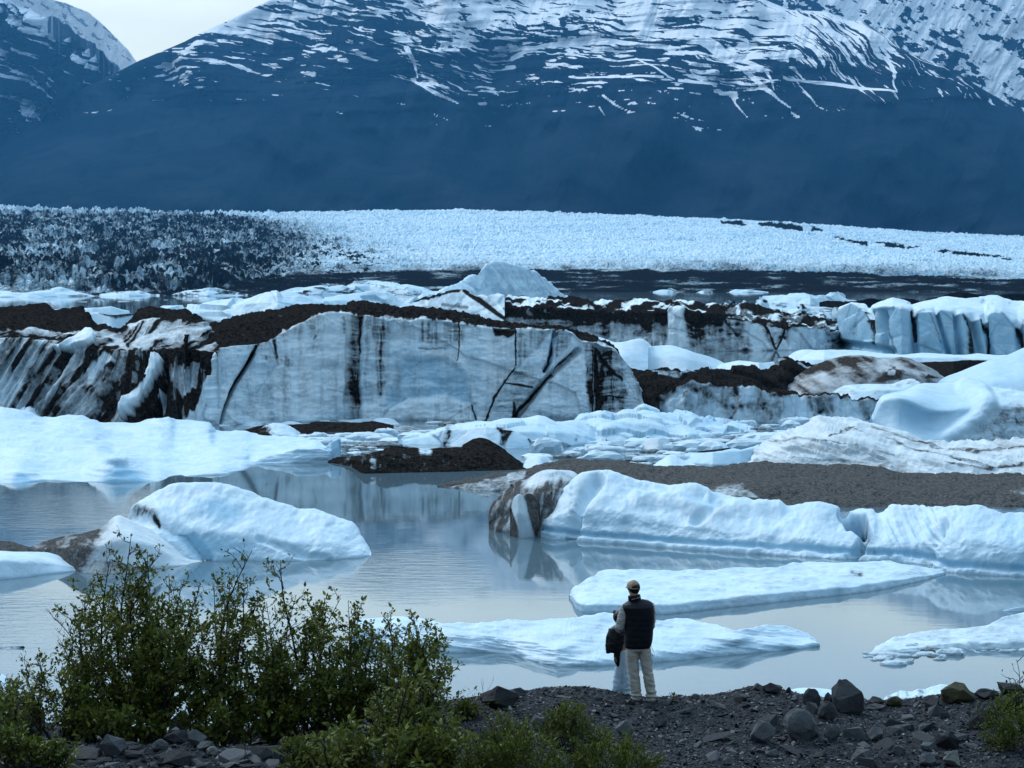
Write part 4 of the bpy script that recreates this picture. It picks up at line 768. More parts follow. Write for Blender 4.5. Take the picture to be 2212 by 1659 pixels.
berg('dark brown earth covered berg with a humped right end beside the open water', [(706, 998), (740, 1004), (756, 1008), (770, 1016), (784, 1023), (860, 1022), (950, 1020), (1037, 1018), (1100, 1016), (1142, 1013)],
     [([(706, 997), (756, 994), (784, 990), (834, 978), (900, 982), (1000, 980), (1060, 980), (1142, 1011)], [(706, 0.4), (800, 1.2), (1142, 2)]), ([(706, 996), (734, 991), (765, 988), (796, 983), (815, 975), (834, 970), (850, 966), (866, 963), (885, 967), (909, 968), (935, 970), (959, 967), (980, 964), (996, 963), (1008, 954), (1021, 944), (1035, 941), (1045, 943), (1057, 948), (1070, 956), (1085, 967), (1105, 984), (1125, 1001), (1142, 1010)], [(706, 1), (800, 4), (1142, 5)])], 6, ICE, 1.5, [26, 20], 3, 0, 0.16, 0.6, 4, seed=88, dirt=d_mound, facet=0.12, ff=0.8)
# ------------------------------------------------------------------ nearer bergs
def d_stripe(a, b, P):
    q = fbm2((a + 0.5 * b) / 70, (b - 0.28 * a) / 7, 5, 501)
    d = 0.10 + 0.6 * (q - 0.5)
    d = np.maximum(d, 0.75 * stroke(a, b, [(1790, 938), (1808, 934), (1828, 924), (1845, 922)], [2, 3, 3, 1.5], 1.2)); d = np.maximum(d, 0.45 * stroke(a, b, [(1690, 945), (1730, 958), (1800, 970), (1870, 975), (1930, 1005)], [3, 6, 7, 6, 5], 1.6))
    for p_ in ([(1660, 955), (1720, 945), (1790, 948), (1860, 962), (1930, 985)], [(1845, 925), (1900, 940), (1960, 968), (2030, 985), (2120, 1000)], [(1880, 918), (1950, 945), (2020, 962), (2110, 970)], [(2010, 965), (2080, 975), (2212, 968)], [(1700, 985), (1800, 990), (1880, 1000)], [(2040, 1000), (2120, 1010), (2212, 1004)]): d = np.maximum(d, 0.62 * stroke(a + 8 * (q - .5), b + 10 * (q - .5), p_, [1.2, 3] + [2.2] * (len(p_) - 2), 1.7))
    d = np.maximum(d, 0.42 * sstep(975, 1010, b) * (a < 1960) * (0.5 + fbm2(a / 24, b / 10, 3, 502)))
    d = d + 0.25 * sstep(0.5, 0.65, fbm2((a + 3 * b) / 60, (b - 0.1 * a) / 8, 4, 503)) * sstep(1850, 2000, a)
    return np.clip(d, 0, 0.9)
berg('long grubby white berg with brown streaks curving along it, above the grey gravel berg', [(1590, 1012), (1700, 1024), (1900, 1030), (2050, 1036), (2380, 1038)],
     [([(1590, 1003), (1640, 985), (1700, 962), (1780, 948), (1860, 955), (1950, 985), (2060, 995), (2380, 1000)], 2.5), ([(1590, 1000), (1606, 998), (1636, 964), (1658, 950), (1681, 939), (1715, 926), (1751, 909), (1763, 901), (1776, 897), (1800, 895), (1831, 896), (1858, 901), (1886, 907), (1920, 917), (1956, 929), (1980, 941), (2006, 949), (2050, 951), (2106, 951), (2212, 948), (2380, 950)], 8)], 8, GRIT, 1.8, [30, 26], 6, 1, 0.3, 0.25, 4, seed=101, dirt=d_stripe, blue=0.05,
     disp=lambda a, b, P: 0.35 * (fbm2((a + 0.5 * b) / 60, (b - 0.28 * a) / 9, 4, 504, 0.5, True) - 0.6))
berg('squat blue grey slab with thin black crest at the left toe of the streaked berg', [(1470, 1000), (1540, 1006), (1600, 1004), (1640, 998)], [([(1470, 990), (1500, 980), (1560, 974), (1600, 974), (1640, 965)], 1.2), ([(1470, 985), (1490, 978), (1530, 973), (1575, 968), (1600, 972), (1640, 958)], 3.5)], 4, ICE, 1.5, 14, 2, 0, 0.12, 0.5, seed=102, blue=0.45, dirt=lambda a, b, P: 1.0 * stroke(a, b, [(1440, 976), (1500, 974), (1540, 972), (1585, 967)], [3, 4, 3, 2], .8))
berg('pointed little white berg right behind the saddle of the grey gravel berg', [(1410, 1008), (1450, 1012), (1505, 1010)], [([(1410, 1006), (1430, 993), (1444, 982), (1460, 986), (1480, 998), (1505, 1008)], 2)], 3, ICE, 1.3, 18, 2, 0, 0.08, 0.7, seed=103, blue=0.12)
berg('rounded white lump touching the left end of the grey gravel berg crest', [(1130, 1012), (1165, 1016), (1200, 1010)], [([(1130, 1008), (1136, 994), (1150, 984), (1168, 983), (1188, 992), (1200, 1004)], 2)], 3, ICE, 1.3, 18, 4, 1, 0.08, 0.6, seed=104, blue=0.2)
berg('large round grey white boulder of ice in the brash before the broken heap', [(1388, 972), (1420, 974), (1450, 968)], [([(1388, 964), (1393, 952), (1410, 944), (1430, 944), (1446, 952), (1450, 962)], 1.6)], 2, GRIT, 1.3, 18, 4, 1, 0.1, 0.6, seed=105, dirt=0.2)
def d_grav(a, b, P):
    d = 1.02 + 0.4 * (fbm2(a / 30, b / 10, 4, 511) - 0.5)
    d -= 0.5 * poly(a, b, [(1545, 1046), (1600, 1042), (1640, 1075), (1560, 1080), (1520, 1060)], 10) * (0.4 + fbm2(a / 14, b / 12, 3, 512))
    d -= 0.30 * poly(a, b, [(2165, 1056), (2260, 1052), (2260, 1080), (2175, 1074)], 14)
    d += 0.25 * (fbm2(a / 7, b / 3, 3, 513) - 0.5)
    d -= 0.42 * poly(a, b, [(960, 1052), (1013, 1038), (1138, 1017), (1130, 1040), (1095, 1070), (960, 1062)], 3) * sstep(0, 6, b - np.interp(a, [950, 1013, 1138, 1188], [1048, 1036, 1014, 998]))
    return d
berg('low wide berg covered in grey gravel behind the long smooth white berg', [(945, 1052), (985, 1055), (1030, 1060), (1106, 1064), (1300, 1085), (1600, 1100), (1750, 1096), (2000, 1098), (2212, 1096), (2400, 1096)],
     [([(945, 1050), (985, 1048), (1106, 1040), (1200, 1030), (1300, 1040), (1500, 1055), (1700, 1050), (2000, 1058), (2212, 1060), (2400, 1060)], [(945, 0.5), (1100, 1.2), (1300, 3), (2400, 4)]), ([(945, 1048), (980, 1042), (1013, 1036), (1060, 1027), (1106, 1020), (1138, 1013), (1160, 1005), (1188, 998), (1210, 993), (1232, 990), (1260, 990), (1294, 992), (1350, 998), (1419, 1006), (1460, 1008), (1497, 1009), (1556, 1009), (1594, 1005), (1625, 1000), (1656, 996), (1700, 997), (1750, 1001), (1800, 1004), (1856, 1006), (1900, 1013), (1956, 1024), (2050, 1026), (2212, 1027), (2400, 1024)], [(945, 1.5), (1100, 5), (1300, 12), (2400, 13)])], 6, GRIT, 1.8, [24, 30], 4, 1, 0.20, 0.5, 6, seed=106, facet=0.10, ff=2.2, dirt=d_grav, tap=8)
berg('dark slate coloured slab of ice in the gap behind the grey gravel berg', [(1275, 1004), (1330, 1007), (1380, 1003)], [([(1275, 1000), (1310, 996), (1345, 995), (1380, 999)], 2.5)], 3, ICE, 1.5, 10, 1, 0, 0.1, 0.8, seed=107, dirt=1.1, facet=0.1, ff=1)

# the long smooth berg, with a wave cut notch near the water
def dsp_long(a, b, P):
    z = P[..., 2]
    d = -0.16 * np.exp(-((z - 0.30 - 0.05 * (fbm2(a / 90, b * 0, 2, 521) - 0.5)) / 0.085) ** 2)
    d += 0.55 * np.exp(-((a - 1215 + 0.32 * (1160 - b)) / 16) ** 2) * 0 - 0.42 * stroke(a, b, [(1290, 1040), (1262, 1075), (1246, 1110), (1238, 1150), (1232, 1168)], [12, 10, 9, 8, 7], 1.8)
    d += -0.55 * stroke(a, b, [(1822, 1110), (1850, 1128), (1872, 1150), (1858, 1180), (1838, 1205)], [9, 12, 9, 9, 9], 1.7) - 0.7 * poly(a, b, [(1820, 1112), (1868, 1112), (1872, 1132), (1830, 1138)], 7) - 0.30 * stroke(a, b, [(2000, 1225), (2010, 1180), (2040, 1130)], [8, 10, 8], 1.8)
    d += 0.25 * stroke(a, b, [(1380, 1080), (1470, 1085), (1530, 1110), (1600, 1095), (1680, 1095)], 14, 1.8) - 0.2 * stroke(a, b, [(1500, 1128), (1530, 1112), (1560, 1090)], 8, 1.8)
    d += 0.12 * (fbm2((a + 0.9 * b) / 42, (b - 0.5 * a) / 36, 4, 522) - 0.5) * 2
    d += 0.16 * (fbm2((a - 0.5 * b) / 9, b / 60, 3, 523) - 0.5) * sstep(1880, 1930, a) * sstep(2080, 2000, a)
    return d
berg('long smooth white berg with a wave cut notch, largest berg at the lower right', [(1168, 1160), (1200, 1166), (1226, 1166), (1240, 1169), (1300, 1173), (1456, 1185), (1640, 1198), (1831, 1210), (1900, 1214), (1996, 1221), (2015, 1230), (2031, 1235), (2106, 1242), (2212, 1247), (2420, 1250)],
     [([(1168, 1150), (1200, 1120), (1240, 1100), (1300, 1100), (1456, 1130), (1640, 1150), (1831, 1165), (1900, 1165), (1996, 1170), (2031, 1165), (2106, 1165), (2212, 1170), (2420, 1170)], 0.9),
      ([(1168, 1142), (1182, 1120), (1190, 1110), (1196, 1100), (1210, 1070), (1226, 1044), (1240, 1028), (1256, 1018), (1274, 1012), (1291, 1009), (1310, 1010), (1331, 1014), (1352, 1022), (1371, 1031), (1410, 1036), (1456, 1039), (1500, 1040), (1531, 1046), (1540, 1056), (1575, 1064), (1606, 1069), (1635, 1079), (1656, 1085), (1690, 1087), (1721, 1089), (1745, 1083), (1766, 1080), (1786, 1085), (1806, 1091), (1826, 1102), (1840, 1098), (1862, 1093), (1886, 1094), (1896, 1102), (1904, 1100), (1915, 1090), (1926, 1084), (1965, 1086), (2006, 1087), (2050, 1085), (2096, 1083), (2136, 1093), (2170, 1100), (2212, 1103), (2280, 1106), (2420, 1110)], [(1168, 1.5), (1260, 4.2), (1700, 4.0), (2420, 4.5)])], 5, ICE, 1.6, [42, 34], 12, 1, 0.10, 0.55, 5, seed=110, disp=dsp_long, tap=10,
     blue=lambda a, b, P: 0.12 + 0.45 * np.exp(-((P[..., 2] - 0.30) / 0.12) ** 2) + 0.25 * poly(a, b, [(1480, 1075), (1560, 1065), (1540, 1100), (1480, 1110)], 14) + 0.25 * poly(a, b, [(2160, 1110), (2260, 1110), (2260, 1230), (2190, 1235)], 20),
     dirt=lambda a, b, P: np.maximum.reduce([0.85 * poly(a, b, [(1828, 1118), (1850, 1112), (1866, 1115), (1874, 1130), (1850, 1132), (1832, 1128)], 6), 0.5 * stroke(a, b, [(1868, 1120), (1872, 1150), (1858, 1180), (1846, 1205)], [8, 7, 6, 6], 1.6), 0.35 * stroke(a, b, [(1540, 1118), (1560, 1105)], 8, 1.7), 0.3 * poly(a, b, [(1835, 1130), (1900, 1150), (1890, 1200), (1850, 1206)], 12) * fbm2(a / 10, b / 10, 3, 525) * 2, 0.4 * stroke(a, b, [(1240, 1090), (1252, 1060)], 10, 1.8) * 0.8]))
berg('brown gritty block of ice at the left end of the long smooth berg', [(1056, 1142), (1070, 1148), (1106, 1154), (1136, 1158), (1175, 1160), (1300, 1158)], [([(1056, 1120), (1070, 1100), (1110, 1085), (1150, 1070), (1240, 1070), (1300, 1120)], 0.9), ([(1056, 1112), (1062, 1090), (1078, 1066), (1092, 1050), (1106, 1040), (1130, 1030), (1146, 1022), (1162, 1014), (1181, 1010), (1210, 1011), (1240, 1014), (1270, 1040), (1300, 1090)], 3.2)], 3, GRIT, 1.4, [26, 22], 5, 1, 0.22, 0.6, 5, seed=111, facet=0.15, ff=1.0,
     dirt=lambda a, b, P: np.clip(0.80 + 0.9 * (fbm2((a + .3 * b) / 9, b / 40, 4, 531) - .5) - 0.85 * poly(a, b, [(1138, 1046), (1152, 1018), (1200, 1004), (1250, 1008), (1245, 1024), (1195, 1036), (1150, 1052)], 13), 0, 1.1))
berg('heart shaped white lump of ice on the brown gritty block', [(1102, 1157), (1122, 1163), (1166, 1158)], [([(1102, 1135), (1110, 1110), (1135, 1112), (1166, 1140)], -0.1), ([(1102, 1098), (1105, 1086), (1112, 1070), (1122, 1063), (1132, 1066), (1142, 1061), (1155, 1068), (1166, 1085)], 0.25)], 1.2, GRIT, 1.2, 20, 4, 1, 0.06, 1.0, seed=112, blue=0.1, dirt=lambda a, b, P: 1.05 * np.maximum(sstep(1132, 1146, a - 0.25 * (b - 1100)), sstep(-6, 10, b - 1080 - 2.6 * (a - 1098)) * sstep(1128, 1112, a)))

# flat floes
def rough(s, k=0.05): return lambda a, b, P: k * (fbm3(P, 2.2, 4, s) - 0.5) * 2
berg('long flat white floe before the smooth berg, level with the cap of the man', [(1229, 1290), (1238, 1304), (1246, 1316), (1256, 1322), (1290, 1325), (1331, 1326), (1431, 1327), (1500, 1320), (1556, 1314), (1700, 1298), (1856, 1281), (1950, 1264), (2010, 1250), (2043, 1240)],
     [([(1229, 1284), (1238, 1290), (1246, 1300), (1256, 1304), (1331, 1304), (1431, 1304), (1556, 1292), (1700, 1278), (1856, 1264), (1950, 1250), (2010, 1242), (2043, 1236)], 0.12), ([(1229, 1281), (1231, 1277), (1240, 1268), (1256, 1257), (1280, 1243), (1306, 1231), (1380, 1229), (1456, 1231), (1520, 1231), (1581, 1226), (1640, 1225), (1681, 1225), (1695, 1219), (1711, 1216), (1800, 1213), (1906, 1212), (1930, 1214), (1956, 1218), (2000, 1226), (2036, 1232), (2043, 1235)], ('z', [(1229, 0.10), (1245, 0.28), (1290, 0.42), (1930, 0.42), (2000, 0.2), (2043, 0.04)]))], 0.8, ICE, 1.8, [10, 60], 3, 1, 0.045, 1.4, 4, seed=113, disp=rough(541, 0.06), tap=14, blue=0.10, dirt=lambda a, b, P: 0.5 * stroke(a, b, [(1840, 1239), (1858, 1240)], 6, 1.8) + 0.25 * sstep(0.55, 0.7, fbm2(a / 20, b / 5, 3, 542)))
berg('low wavy white floe behind the standing person, pointed at its right end', [(760, 1400), (900, 1408), (1000, 1411), (1070, 1411), (1110, 1416), (1146, 1428), (1170, 1435), (1206, 1440), (1260, 1440), (1316, 1438), (1416, 1431), (1500, 1423), (1606, 1413), (1700, 1405), (1771, 1397)],
     [([(760, 1392), (900, 1392), (1000, 1394), (1106, 1394), (1146, 1420), (1206, 1428), (1316, 1420), (1416, 1410), (1500, 1404), (1606, 1398), (1700, 1390), (1771, 1389)], 0.15), ([(760, 1365), (900, 1362), (1000, 1372), (1106, 1375), (1150, 1385), (1206, 1400), (1270, 1375), (1316, 1352), (1370, 1350), (1416, 1356), (1470, 1366), (1531, 1378), (1591, 1382), (1640, 1370), (1706, 1370), (1771, 1387)], ('z', [(760, 0.4), (1600, 0.38), (1700, 0.25), (1771, 0.06)])), ([(760, 1338), (800, 1333), (850, 1331), (880, 1331), (905, 1334), (940, 1342), (960, 1346), (1000, 1345), (1040, 1344), (1106, 1338), (1150, 1336), (1176, 1337), (1230, 1334), (1270, 1328), (1316, 1323), (1350, 1327), (1416, 1340), (1450, 1338), (1481, 1338), (1506, 1341), (1531, 1346), (1560, 1355), (1591, 1361), (1620, 1356), (1666, 1351), (1690, 1352), (1706, 1355), (1735, 1365), (1756, 1376), (1771, 1386)], ('z', [(760, 0.55), (1600, 0.5), (1700, 0.36), (1771, 0.07)]))], 1.2, ICE, 1.8, [8, 24, 24], 6, 2, 0.05, 0.9, 4, seed=114, disp=lambda a, b, P: 0.06 * (fbm2(a / 90, (b - 0.1 * a) / 9, 4, 551, 0.5, True) - 0.6) * 2, tap=12, blue=0.10, dirt=lambda a, b, P: 0.22 * sstep(0.5, 0.7, fbm2(a / 70, (b + 0.1 * a) / 8, 4, 552)) * (a < 1330))
berg('flat floe with crumbled grey ice along its left end at the right edge', [(1880, 1412), (1950, 1410), (2081, 1405), (2212, 1404), (2420, 1404)], [([(1880, 1409), (1956, 1398), (2081, 1390), (2212, 1385), (2420, 1384)], 0.15), ([(1880, 1407), (1920, 1385), (1956, 1372), (2000, 1366), (2056, 1358), (2095, 1355), (2131, 1351), (2150, 1342), (2166, 1333), (2190, 1326), (2212, 1322), (2260, 1316), (2420, 1320)], ('z', [(1880, 0.04), (1950, 0.10), (2056, 0.28), (2130, 0.42), (2180, 0.6), (2420, 0.6)]))], 1.2, BRASH, 1.8, [10, 40], 3, 1, 0.05, 1.2, 4, seed=115, disp=rough(561, 0.07), tap=10, blue=0.12, dirt=lambda a, b, P: 0.30 * sstep(0.45, 0.65, fbm2(a / 30, b / 7, 4, 562)))
berg('thin sliver of white ice in the water at the right edge above the crumbled floe', [(2165, 1320), (2212, 1322), (2330, 1320)], [([(2165, 1319), (2185, 1314), (2212, 1310), (2330, 1308)], 'z0.2')], 0.5, ICE, 1.8, 12, 2, 1, 0.02, 1, seed=116)
berg('white rim of a small floe showing over the bank left of the tall boulder', [(1690, 1512), (1750, 1516), (1815, 1512)], [([(1690, 1500), (1708, 1493), (1750, 1489), (1790, 1492), (1815, 1500)], 1.0)], 1.2, ICE, 1.8, 14, 3, 1, 0.03, 1, seed=117)
berg('grubby white berg with a rounded peak showing over the bank near the mossy stone', [(1905, 1530), (1980, 1536), (2085, 1530)], [([(1905, 1520), (1930, 1505), (1980, 1505), (2040, 1500), (2085, 1512)], 0.5), ([(1905, 1516), (1911, 1510), (1925, 1500), (1946, 1493), (1970, 1497), (1985, 1490), (2000, 1496), (2015, 1486), (2032, 1480), (2045, 1480), (2060, 1486), (2075, 1496), (2085, 1505)], 1.5)], 1.2, BRASH, 1.5, 16, 1, 0, 0.06, 1.5, 4, seed=118, facet=0.05, ff=3, dirt=lambda a, b, P: 0.45 * (a < 2005) * sstep(0.4, 0.6, fbm2(a / 10, b / 8, 3, 571)))

# left bergs
def dsp_lb(a, b, P):
    return 0.14 * (fbm2((a - 0.4 * b) / 60, (b + 0.45 * a) / 40, 4, 581) - 0.5) * 2 - 0.28 * stroke(a, b, [(265, 1115), (330, 1128), (390, 1150), (430, 1190), (448, 1214)], [16, 14, 14, 12, 10], 1.9) - 0.15 * stroke(a, b, [(560, 1165), (610, 1180), (660, 1200), (710, 1210)], [6, 8, 8, 6], 1.7)
berg('large smooth blue white berg standing in the water at left behind the shrubs', [(250, 1200), (350, 1212), (445, 1213), (520, 1212), (600, 1213), (660, 1212), (715, 1210), (770, 1205), (802, 1200)],
     [([(250, 1150), (350, 1140), (445, 1145), (600, 1165), (715, 1175), (780, 1188), (802, 1198)], 0.8), ([(250, 1120), (258, 1110), (280, 1094), (300, 1079), (325, 1063), (350, 1049), (375, 1040), (405, 1036), (440, 1034), (470, 1035), (490, 1038), (520, 1046), (550, 1056), (575, 1067), (600, 1077), (625, 1086), (645, 1094), (668, 1097), (690, 1099), (720, 1108), (750, 1119), (765, 1129), (775, 1139), (785, 1157), (793, 1175), (799, 1188), (802, 1195)], 4.5)], 5, ICE, 1.5, [34, 34], 12, 1, 0.07, 0.6, 5, seed=120, disp=dsp_lb,
     blue=lambda a, b, P: 0.10 + 0.62 * poly(a, b, [(420, 1080), (470, 1075), (520, 1100), (510, 1125), (470, 1130), (430, 1110)], 22) + 0.50 * poly(a, b, [(330, 1130), (420, 1140), (560, 1180), (500, 1210), (430, 1205), (370, 1160)], 20), dirt=lambda a, b, P: 0.5 * stroke(a, b, [(262, 1108), (300, 1100), (330, 1108), (340, 1125)], [6, 10, 10, 5], 1.9) * (0.5 + fbm2(a / 14, b / 10, 3, 582)) + 0.35 * stroke(a, b, [(330, 1118), (400, 1150), (440, 1200)], [5, 4, 3], 1.8) + 0.3 * stroke(a, b, [(600, 1172), (640, 1195)], 3, 1.8))
berg('cone shaped lobe of ice with a brown left flank before the large blue white berg', [(60, 1200), (120, 1222), (200, 1238), (280, 1236), (340, 1228), (380, 1224), (444, 1213)],
     [([(60, 1188), (120, 1185), (200, 1180), (255, 1165), (320, 1175), (380, 1205), (444, 1211)], 0.6), ([(60, 1184), (75, 1178), (100, 1168), (125, 1159), (150, 1154), (180, 1149), (205, 1142), (220, 1137), (235, 1120), (248, 1109), (256, 1107), (275, 1116), (300, 1129), (330, 1143), (360, 1158), (385, 1174), (405, 1190), (425, 1202), (444, 1210)], 3)], 3, GRIT, 1.5, [26, 24], 7, 1, 0.08, 0.8, 5, seed=121, blue=0.12,
     dirt=lambda a, b, P: np.clip(0.95 * sstep(245, 175, a + 0.5 * (b - 1150)) + 0.8 * fbm2(a / 20, b / 14, 4, 591) * sstep(280, 200, a) - 0.35 * 0 + 0.8 * stroke(a, b, [(362, 1160), (400, 1188), (440, 1211)], [2, 3, 3], 1.5), 0, 1.0) * (0.55 + 0.6 * fbm2(a / 16, b / 9, 4, 592)))
berg('low rounded white berg at the left edge before the brown flanked lobe', [(-220, 1250), (-60, 1254), (0, 1252), (50, 1248), (100, 1241), (150, 1236), (184, 1230)], [([(-220, 1215), (0, 1210), (100, 1215), (150, 1222), (184, 1228)], 0.5), ([(-220, 1200), (-60, 1190), (0, 1190), (50, 1190), (80, 1190), (100, 1191), (125, 1198), (150, 1209), (168, 1216), (184, 1226)], 2.5)], 2.5, ICE, 1.6, [22, 22], 7, 1, 0.07, 0.8, 4, seed=122, blue=0.12)
berg('dark brown dirty tip of ice at the left edge behind the low rounded berg', [(-160, 1200), (0, 1205), (60, 1205), (110, 1198)], [([(-160, 1170), (-60, 1160), (0, 1167), (25, 1170), (50, 1178), (80, 1186), (110, 1194)], 2)], 2, GRIT, 1.6, 18, 3, 1, 0.1, 0.8, seed=123, dirt=1.0)
berg('low dirty apron of grey ice joining the lobe and the rounded left berg', [(140, 1228), (200, 1242), (280, 1240), (330, 1232)], [([(140, 1220), (180, 1210), (215, 1204), (250, 1206), (300, 1215), (330, 1228)], 0.8)], 1.5, GRIT, 1.5, 16, 2, 0, 0.06, 1.5, seed=124, dirt=0.6, facet=0.05, ff=2)
berg('white tip of ice at the left edge low down behind the leafy twigs', [(-160, 1500), (0, 1502), (45, 1497)], [([(-160, 1450), (-60, 1445), (0, 1456), (20, 1468), (35, 1482), (45, 1496)], 1.2)], 1.5, ICE, 1.8, 16, 4, 1, 0.04, 1, seed=125)
berg('thin dark raft of ice bits drifting at the left edge', [(-60, 1404), (20, 1405), (54, 1398)], [([(-60, 1395), (0, 1394), (40, 1395), (54, 1396)], 'z0.06')], 0.3, BRASH, 2, 6, 0, 0, 0.02, 2, seed=126, dirt=0.5)

# ------------------------------------------------------------------ brash: small floes drifting between the bergs
FLOES = []
for k in range(7):
    th = np.linspace(0, 2 * np.pi, 17)[:-1]; rng = np.random.default_rng(700 + k)
    rr = 1 + 0.28 * (rng.random(16) - .5) * 2; rr = 0.5 * rr + 0.25 * np.roll(rr, 1) + 0.25 * np.roll(rr, -1)
    hgt = [0.22, 0.35, 0.28, 0.5, 0.7, 0.3, 0.9][k]; V = []
    for s, z in ((1.02, -0.35), (1.05, 0.0), (1.0, 0.45), (0.82, 0.8), (0.45, 0.98)):
        V += [(math.cos(a) * r * s + 0.06 * rng.standard_normal(), math.sin(a) * r * s * 0.8 + 0.06 * rng.standard_normal(), z * hgt + (0.08 * rng.standard_normal() * hgt if z > 0.1 else 0)) for a, r in zip(th, rr)]
    V.append((0.1, 0, hgt * (1.0 if k < 5 else 1.15)))
    F4 = [(i * 16 + j, i * 16 + (j + 1) % 16, (i + 1) * 16 + (j + 1) % 16, (i + 1) * 16 + j) for i in range(4) for j in range(16)]
    F3 = [(64 + j, 64 + (j + 1) % 16, 80) for j in range(16)]
    V = np.array(V); dd = np.full(len(V), [0.0, 0.12, 0.3, 0.0, 0.1, 0.62, 0.05][k])
    FLOES.append(raw_mesh('small_floe', V, [np.array(F4), np.array(F3)], {'dirt': dd, 'blue': np.full(len(V), [0.1, 0.2, 0.1, 0.3, 0.12, 0.05, 0.25][k])}, [BRASH], smooth=k not in (4, 6)))
def floes(n, region, szr, label, group, seed, kinds=(0, 0, 1, 1, 2, 3, 4, 5, 6)):
    rng = np.random.default_rng(seed); done = 0; reg = np.array(region, float)
    x0, y0 = reg.min(0); x1, y1 = reg.max(0); kept = []
    for _ in range(n * 30):
        if done >= n: break
        x = rng.uniform(x0, x1); y = y0 + (y1 - y0) * rng.random()
        if poly(np.array([x]), np.array([y]), region, 0.5)[0] < 0.5: continue
        p = at_z(x, y)[()]; s = szr[0] * (szr[1] / szr[0]) ** (rng.random() ** 2.2)
        if any(math.hypot(p[0] - q[0], (p[1] - q[1]) * 1.0) < 0.62 * (s + q[2]) for q in kept): continue
        kept.append((p[0], p[1], s)); done += 1
        o = put('brash_ice', FLOES[kinds[int(rng.integers(len(kinds)))]], None, label, 'ice chunk', group, None, (p[0], p[1], 0.0))
        o.rotation_euler = (0, 0, rng.uniform(0, 6.28)); o.scale = (s, s * rng.uniform(0.6, 1.1), min(s, 0.9) * rng.uniform(0.5, 0.95))
G1 = [(1140, 985), (1180, 970), (1290, 962), (1420, 958), (1500, 940), (1600, 918), (1760, 914), (1690, 940), (1600, 975), (1560, 1000), (1400, 1008), (1250, 995)]
floes(110, G1, (0.35, 1.9), 'small white ice chunk in the crowded brash between the broken heap and grey gravel berg', 'brash between the middle bergs', 1)
floes(34, [(715, 985), (740, 965), (900, 935), (1000, 918), (960, 915), (1060, 912), (980, 930), (890, 950), (850, 966), (790, 985)], (0.3, 1.5), 'small flat ice chunk drifting between the left ice sheet and the stained white block', 'brash before the big cliff', 2, (0, 0, 1, 2, 5))
floes(26, [(470, 920), (520, 914), (700, 908), (900, 906), (1040, 910), (1030, 918), (900, 914), (700, 912), (520, 926)], (0.3, 1.2), 'thin ice chunk floating along the foot of the big cliff', 'brash at the cliff foot', 3, (0, 1, 2, 0))
floes(18, [(640, 948), (680, 938), (760, 936), (900, 935), (860, 945), (760, 958), (700, 958)], (0.6, 2.0), 'white ice cushion right behind the fin at the tip of the left ice sheet', 'cushions behind the fin', 4, (0, 1, 3))
floes(40, [(1852, 1415), (1870, 1408), (1930, 1400), (2030, 1398), (2090, 1404), (2020, 1428), (1950, 1438), (1900, 1430)], (0.10, 0.42), 'grey glassy ice bit in the crumbled raft at the left end of the right floe', 'crumbled raft at the right floe', 5, (1, 2, 5, 4, 3))
floes(20, [(2060, 1398), (2212, 1398), (2260, 1408), (2080, 1410)], (0.08, 0.3), 'glassy ice bit along the front edge of the right floe', 'bits along the right floe', 6, (1, 2, 3))
floes(20, [(1600, 664), (1720, 650), (1800, 668), (1790, 690), (1740, 680)], (1.2, 4.0), 'distant white ice chunk crowding behind the dark ledge at the far crest', 'far brash behind the dark ledge', 7, (1, 3, 4, 6))
floes(12, [(-20, 648), (380, 645), (600, 642), (560, 650), (300, 652), (0, 655)], (1.0, 3.0), 'tiny distant floe on the far strip of water at left', 'floes on the far water', 8, (0, 1))
floes(18, [(600, 640), (900, 634), (960, 640), (700, 648)], (1.5, 5), 'distant pale ice chunk at the foot of the moraine behind the low white ridge', 'far brash at the moraine foot', 9, (0, 1, 2, 5))
# ------------------------------------------------------------------ the near bank
import bmesh
_cx = np.array([-400, 0, 100, 300, 500, 700, 850, 960, 1040, 1130, 1200, 1250, 1300, 1360, 1400, 1480, 1540, 1590, 1640, 1700, 1760, 1820, 1880, 1930, 1980, 2040, 2110, 2212, 2600], float)
_cy = np.array([1560, 1562, 1570, 1590, 1592, 1575, 1545, 1522, 1512, 1502, 1493, 1490, 1496, 1509, 1514, 1512, 1508, 1498, 1488, 1497, 1510, 1516, 1520, 1522, 1518, 1510, 1506, 1502, 1495], float)
CREST_Y = 32.0
_cz = at_y(_cx, _cy, np.full(_cx.shape, CREST_Y)); CRX, CRZ = _cz[:, 0], _cz[:, 2]
def gz0(X, Y):
    X = np.asarray(X, float); Y = np.asarray(Y, float)
    zc = pchip(np.clip(X, CRX[0], CRX[-1]), CRX, CRZ)
    flat = 3.86 + 0.05 * np.sin(X * 0.9 + 1) 
    w = sstep(28.3, 31.6, Y)
    z = flat * (1 - w) + zc * w
    z = np.where(Y < 26, z + (26 - Y) * 0.178, z)
    z = np.where(Y > 32.0, zc - 0.05 * (Y - 32) - 0.62 * np.maximum(Y - 32.4, 0), z)
    return np.maximum(z, -1.2)
def gz(X, Y):
    X = np.asarray(X, float); Y = np.asarray(Y, float)
    b = 0.16 * (fbm2(X * 0.8, Y * 0.8, 4, 601) - 0.5) + 0.05 * (fbm2(X * 4, Y * 4, 3, 602) - 0.5)
    return gz0(X, Y) + b * sstep(34, 32.2, Y) * (0.45 + 0.55 * sstep(32.0, 30.0, Y))
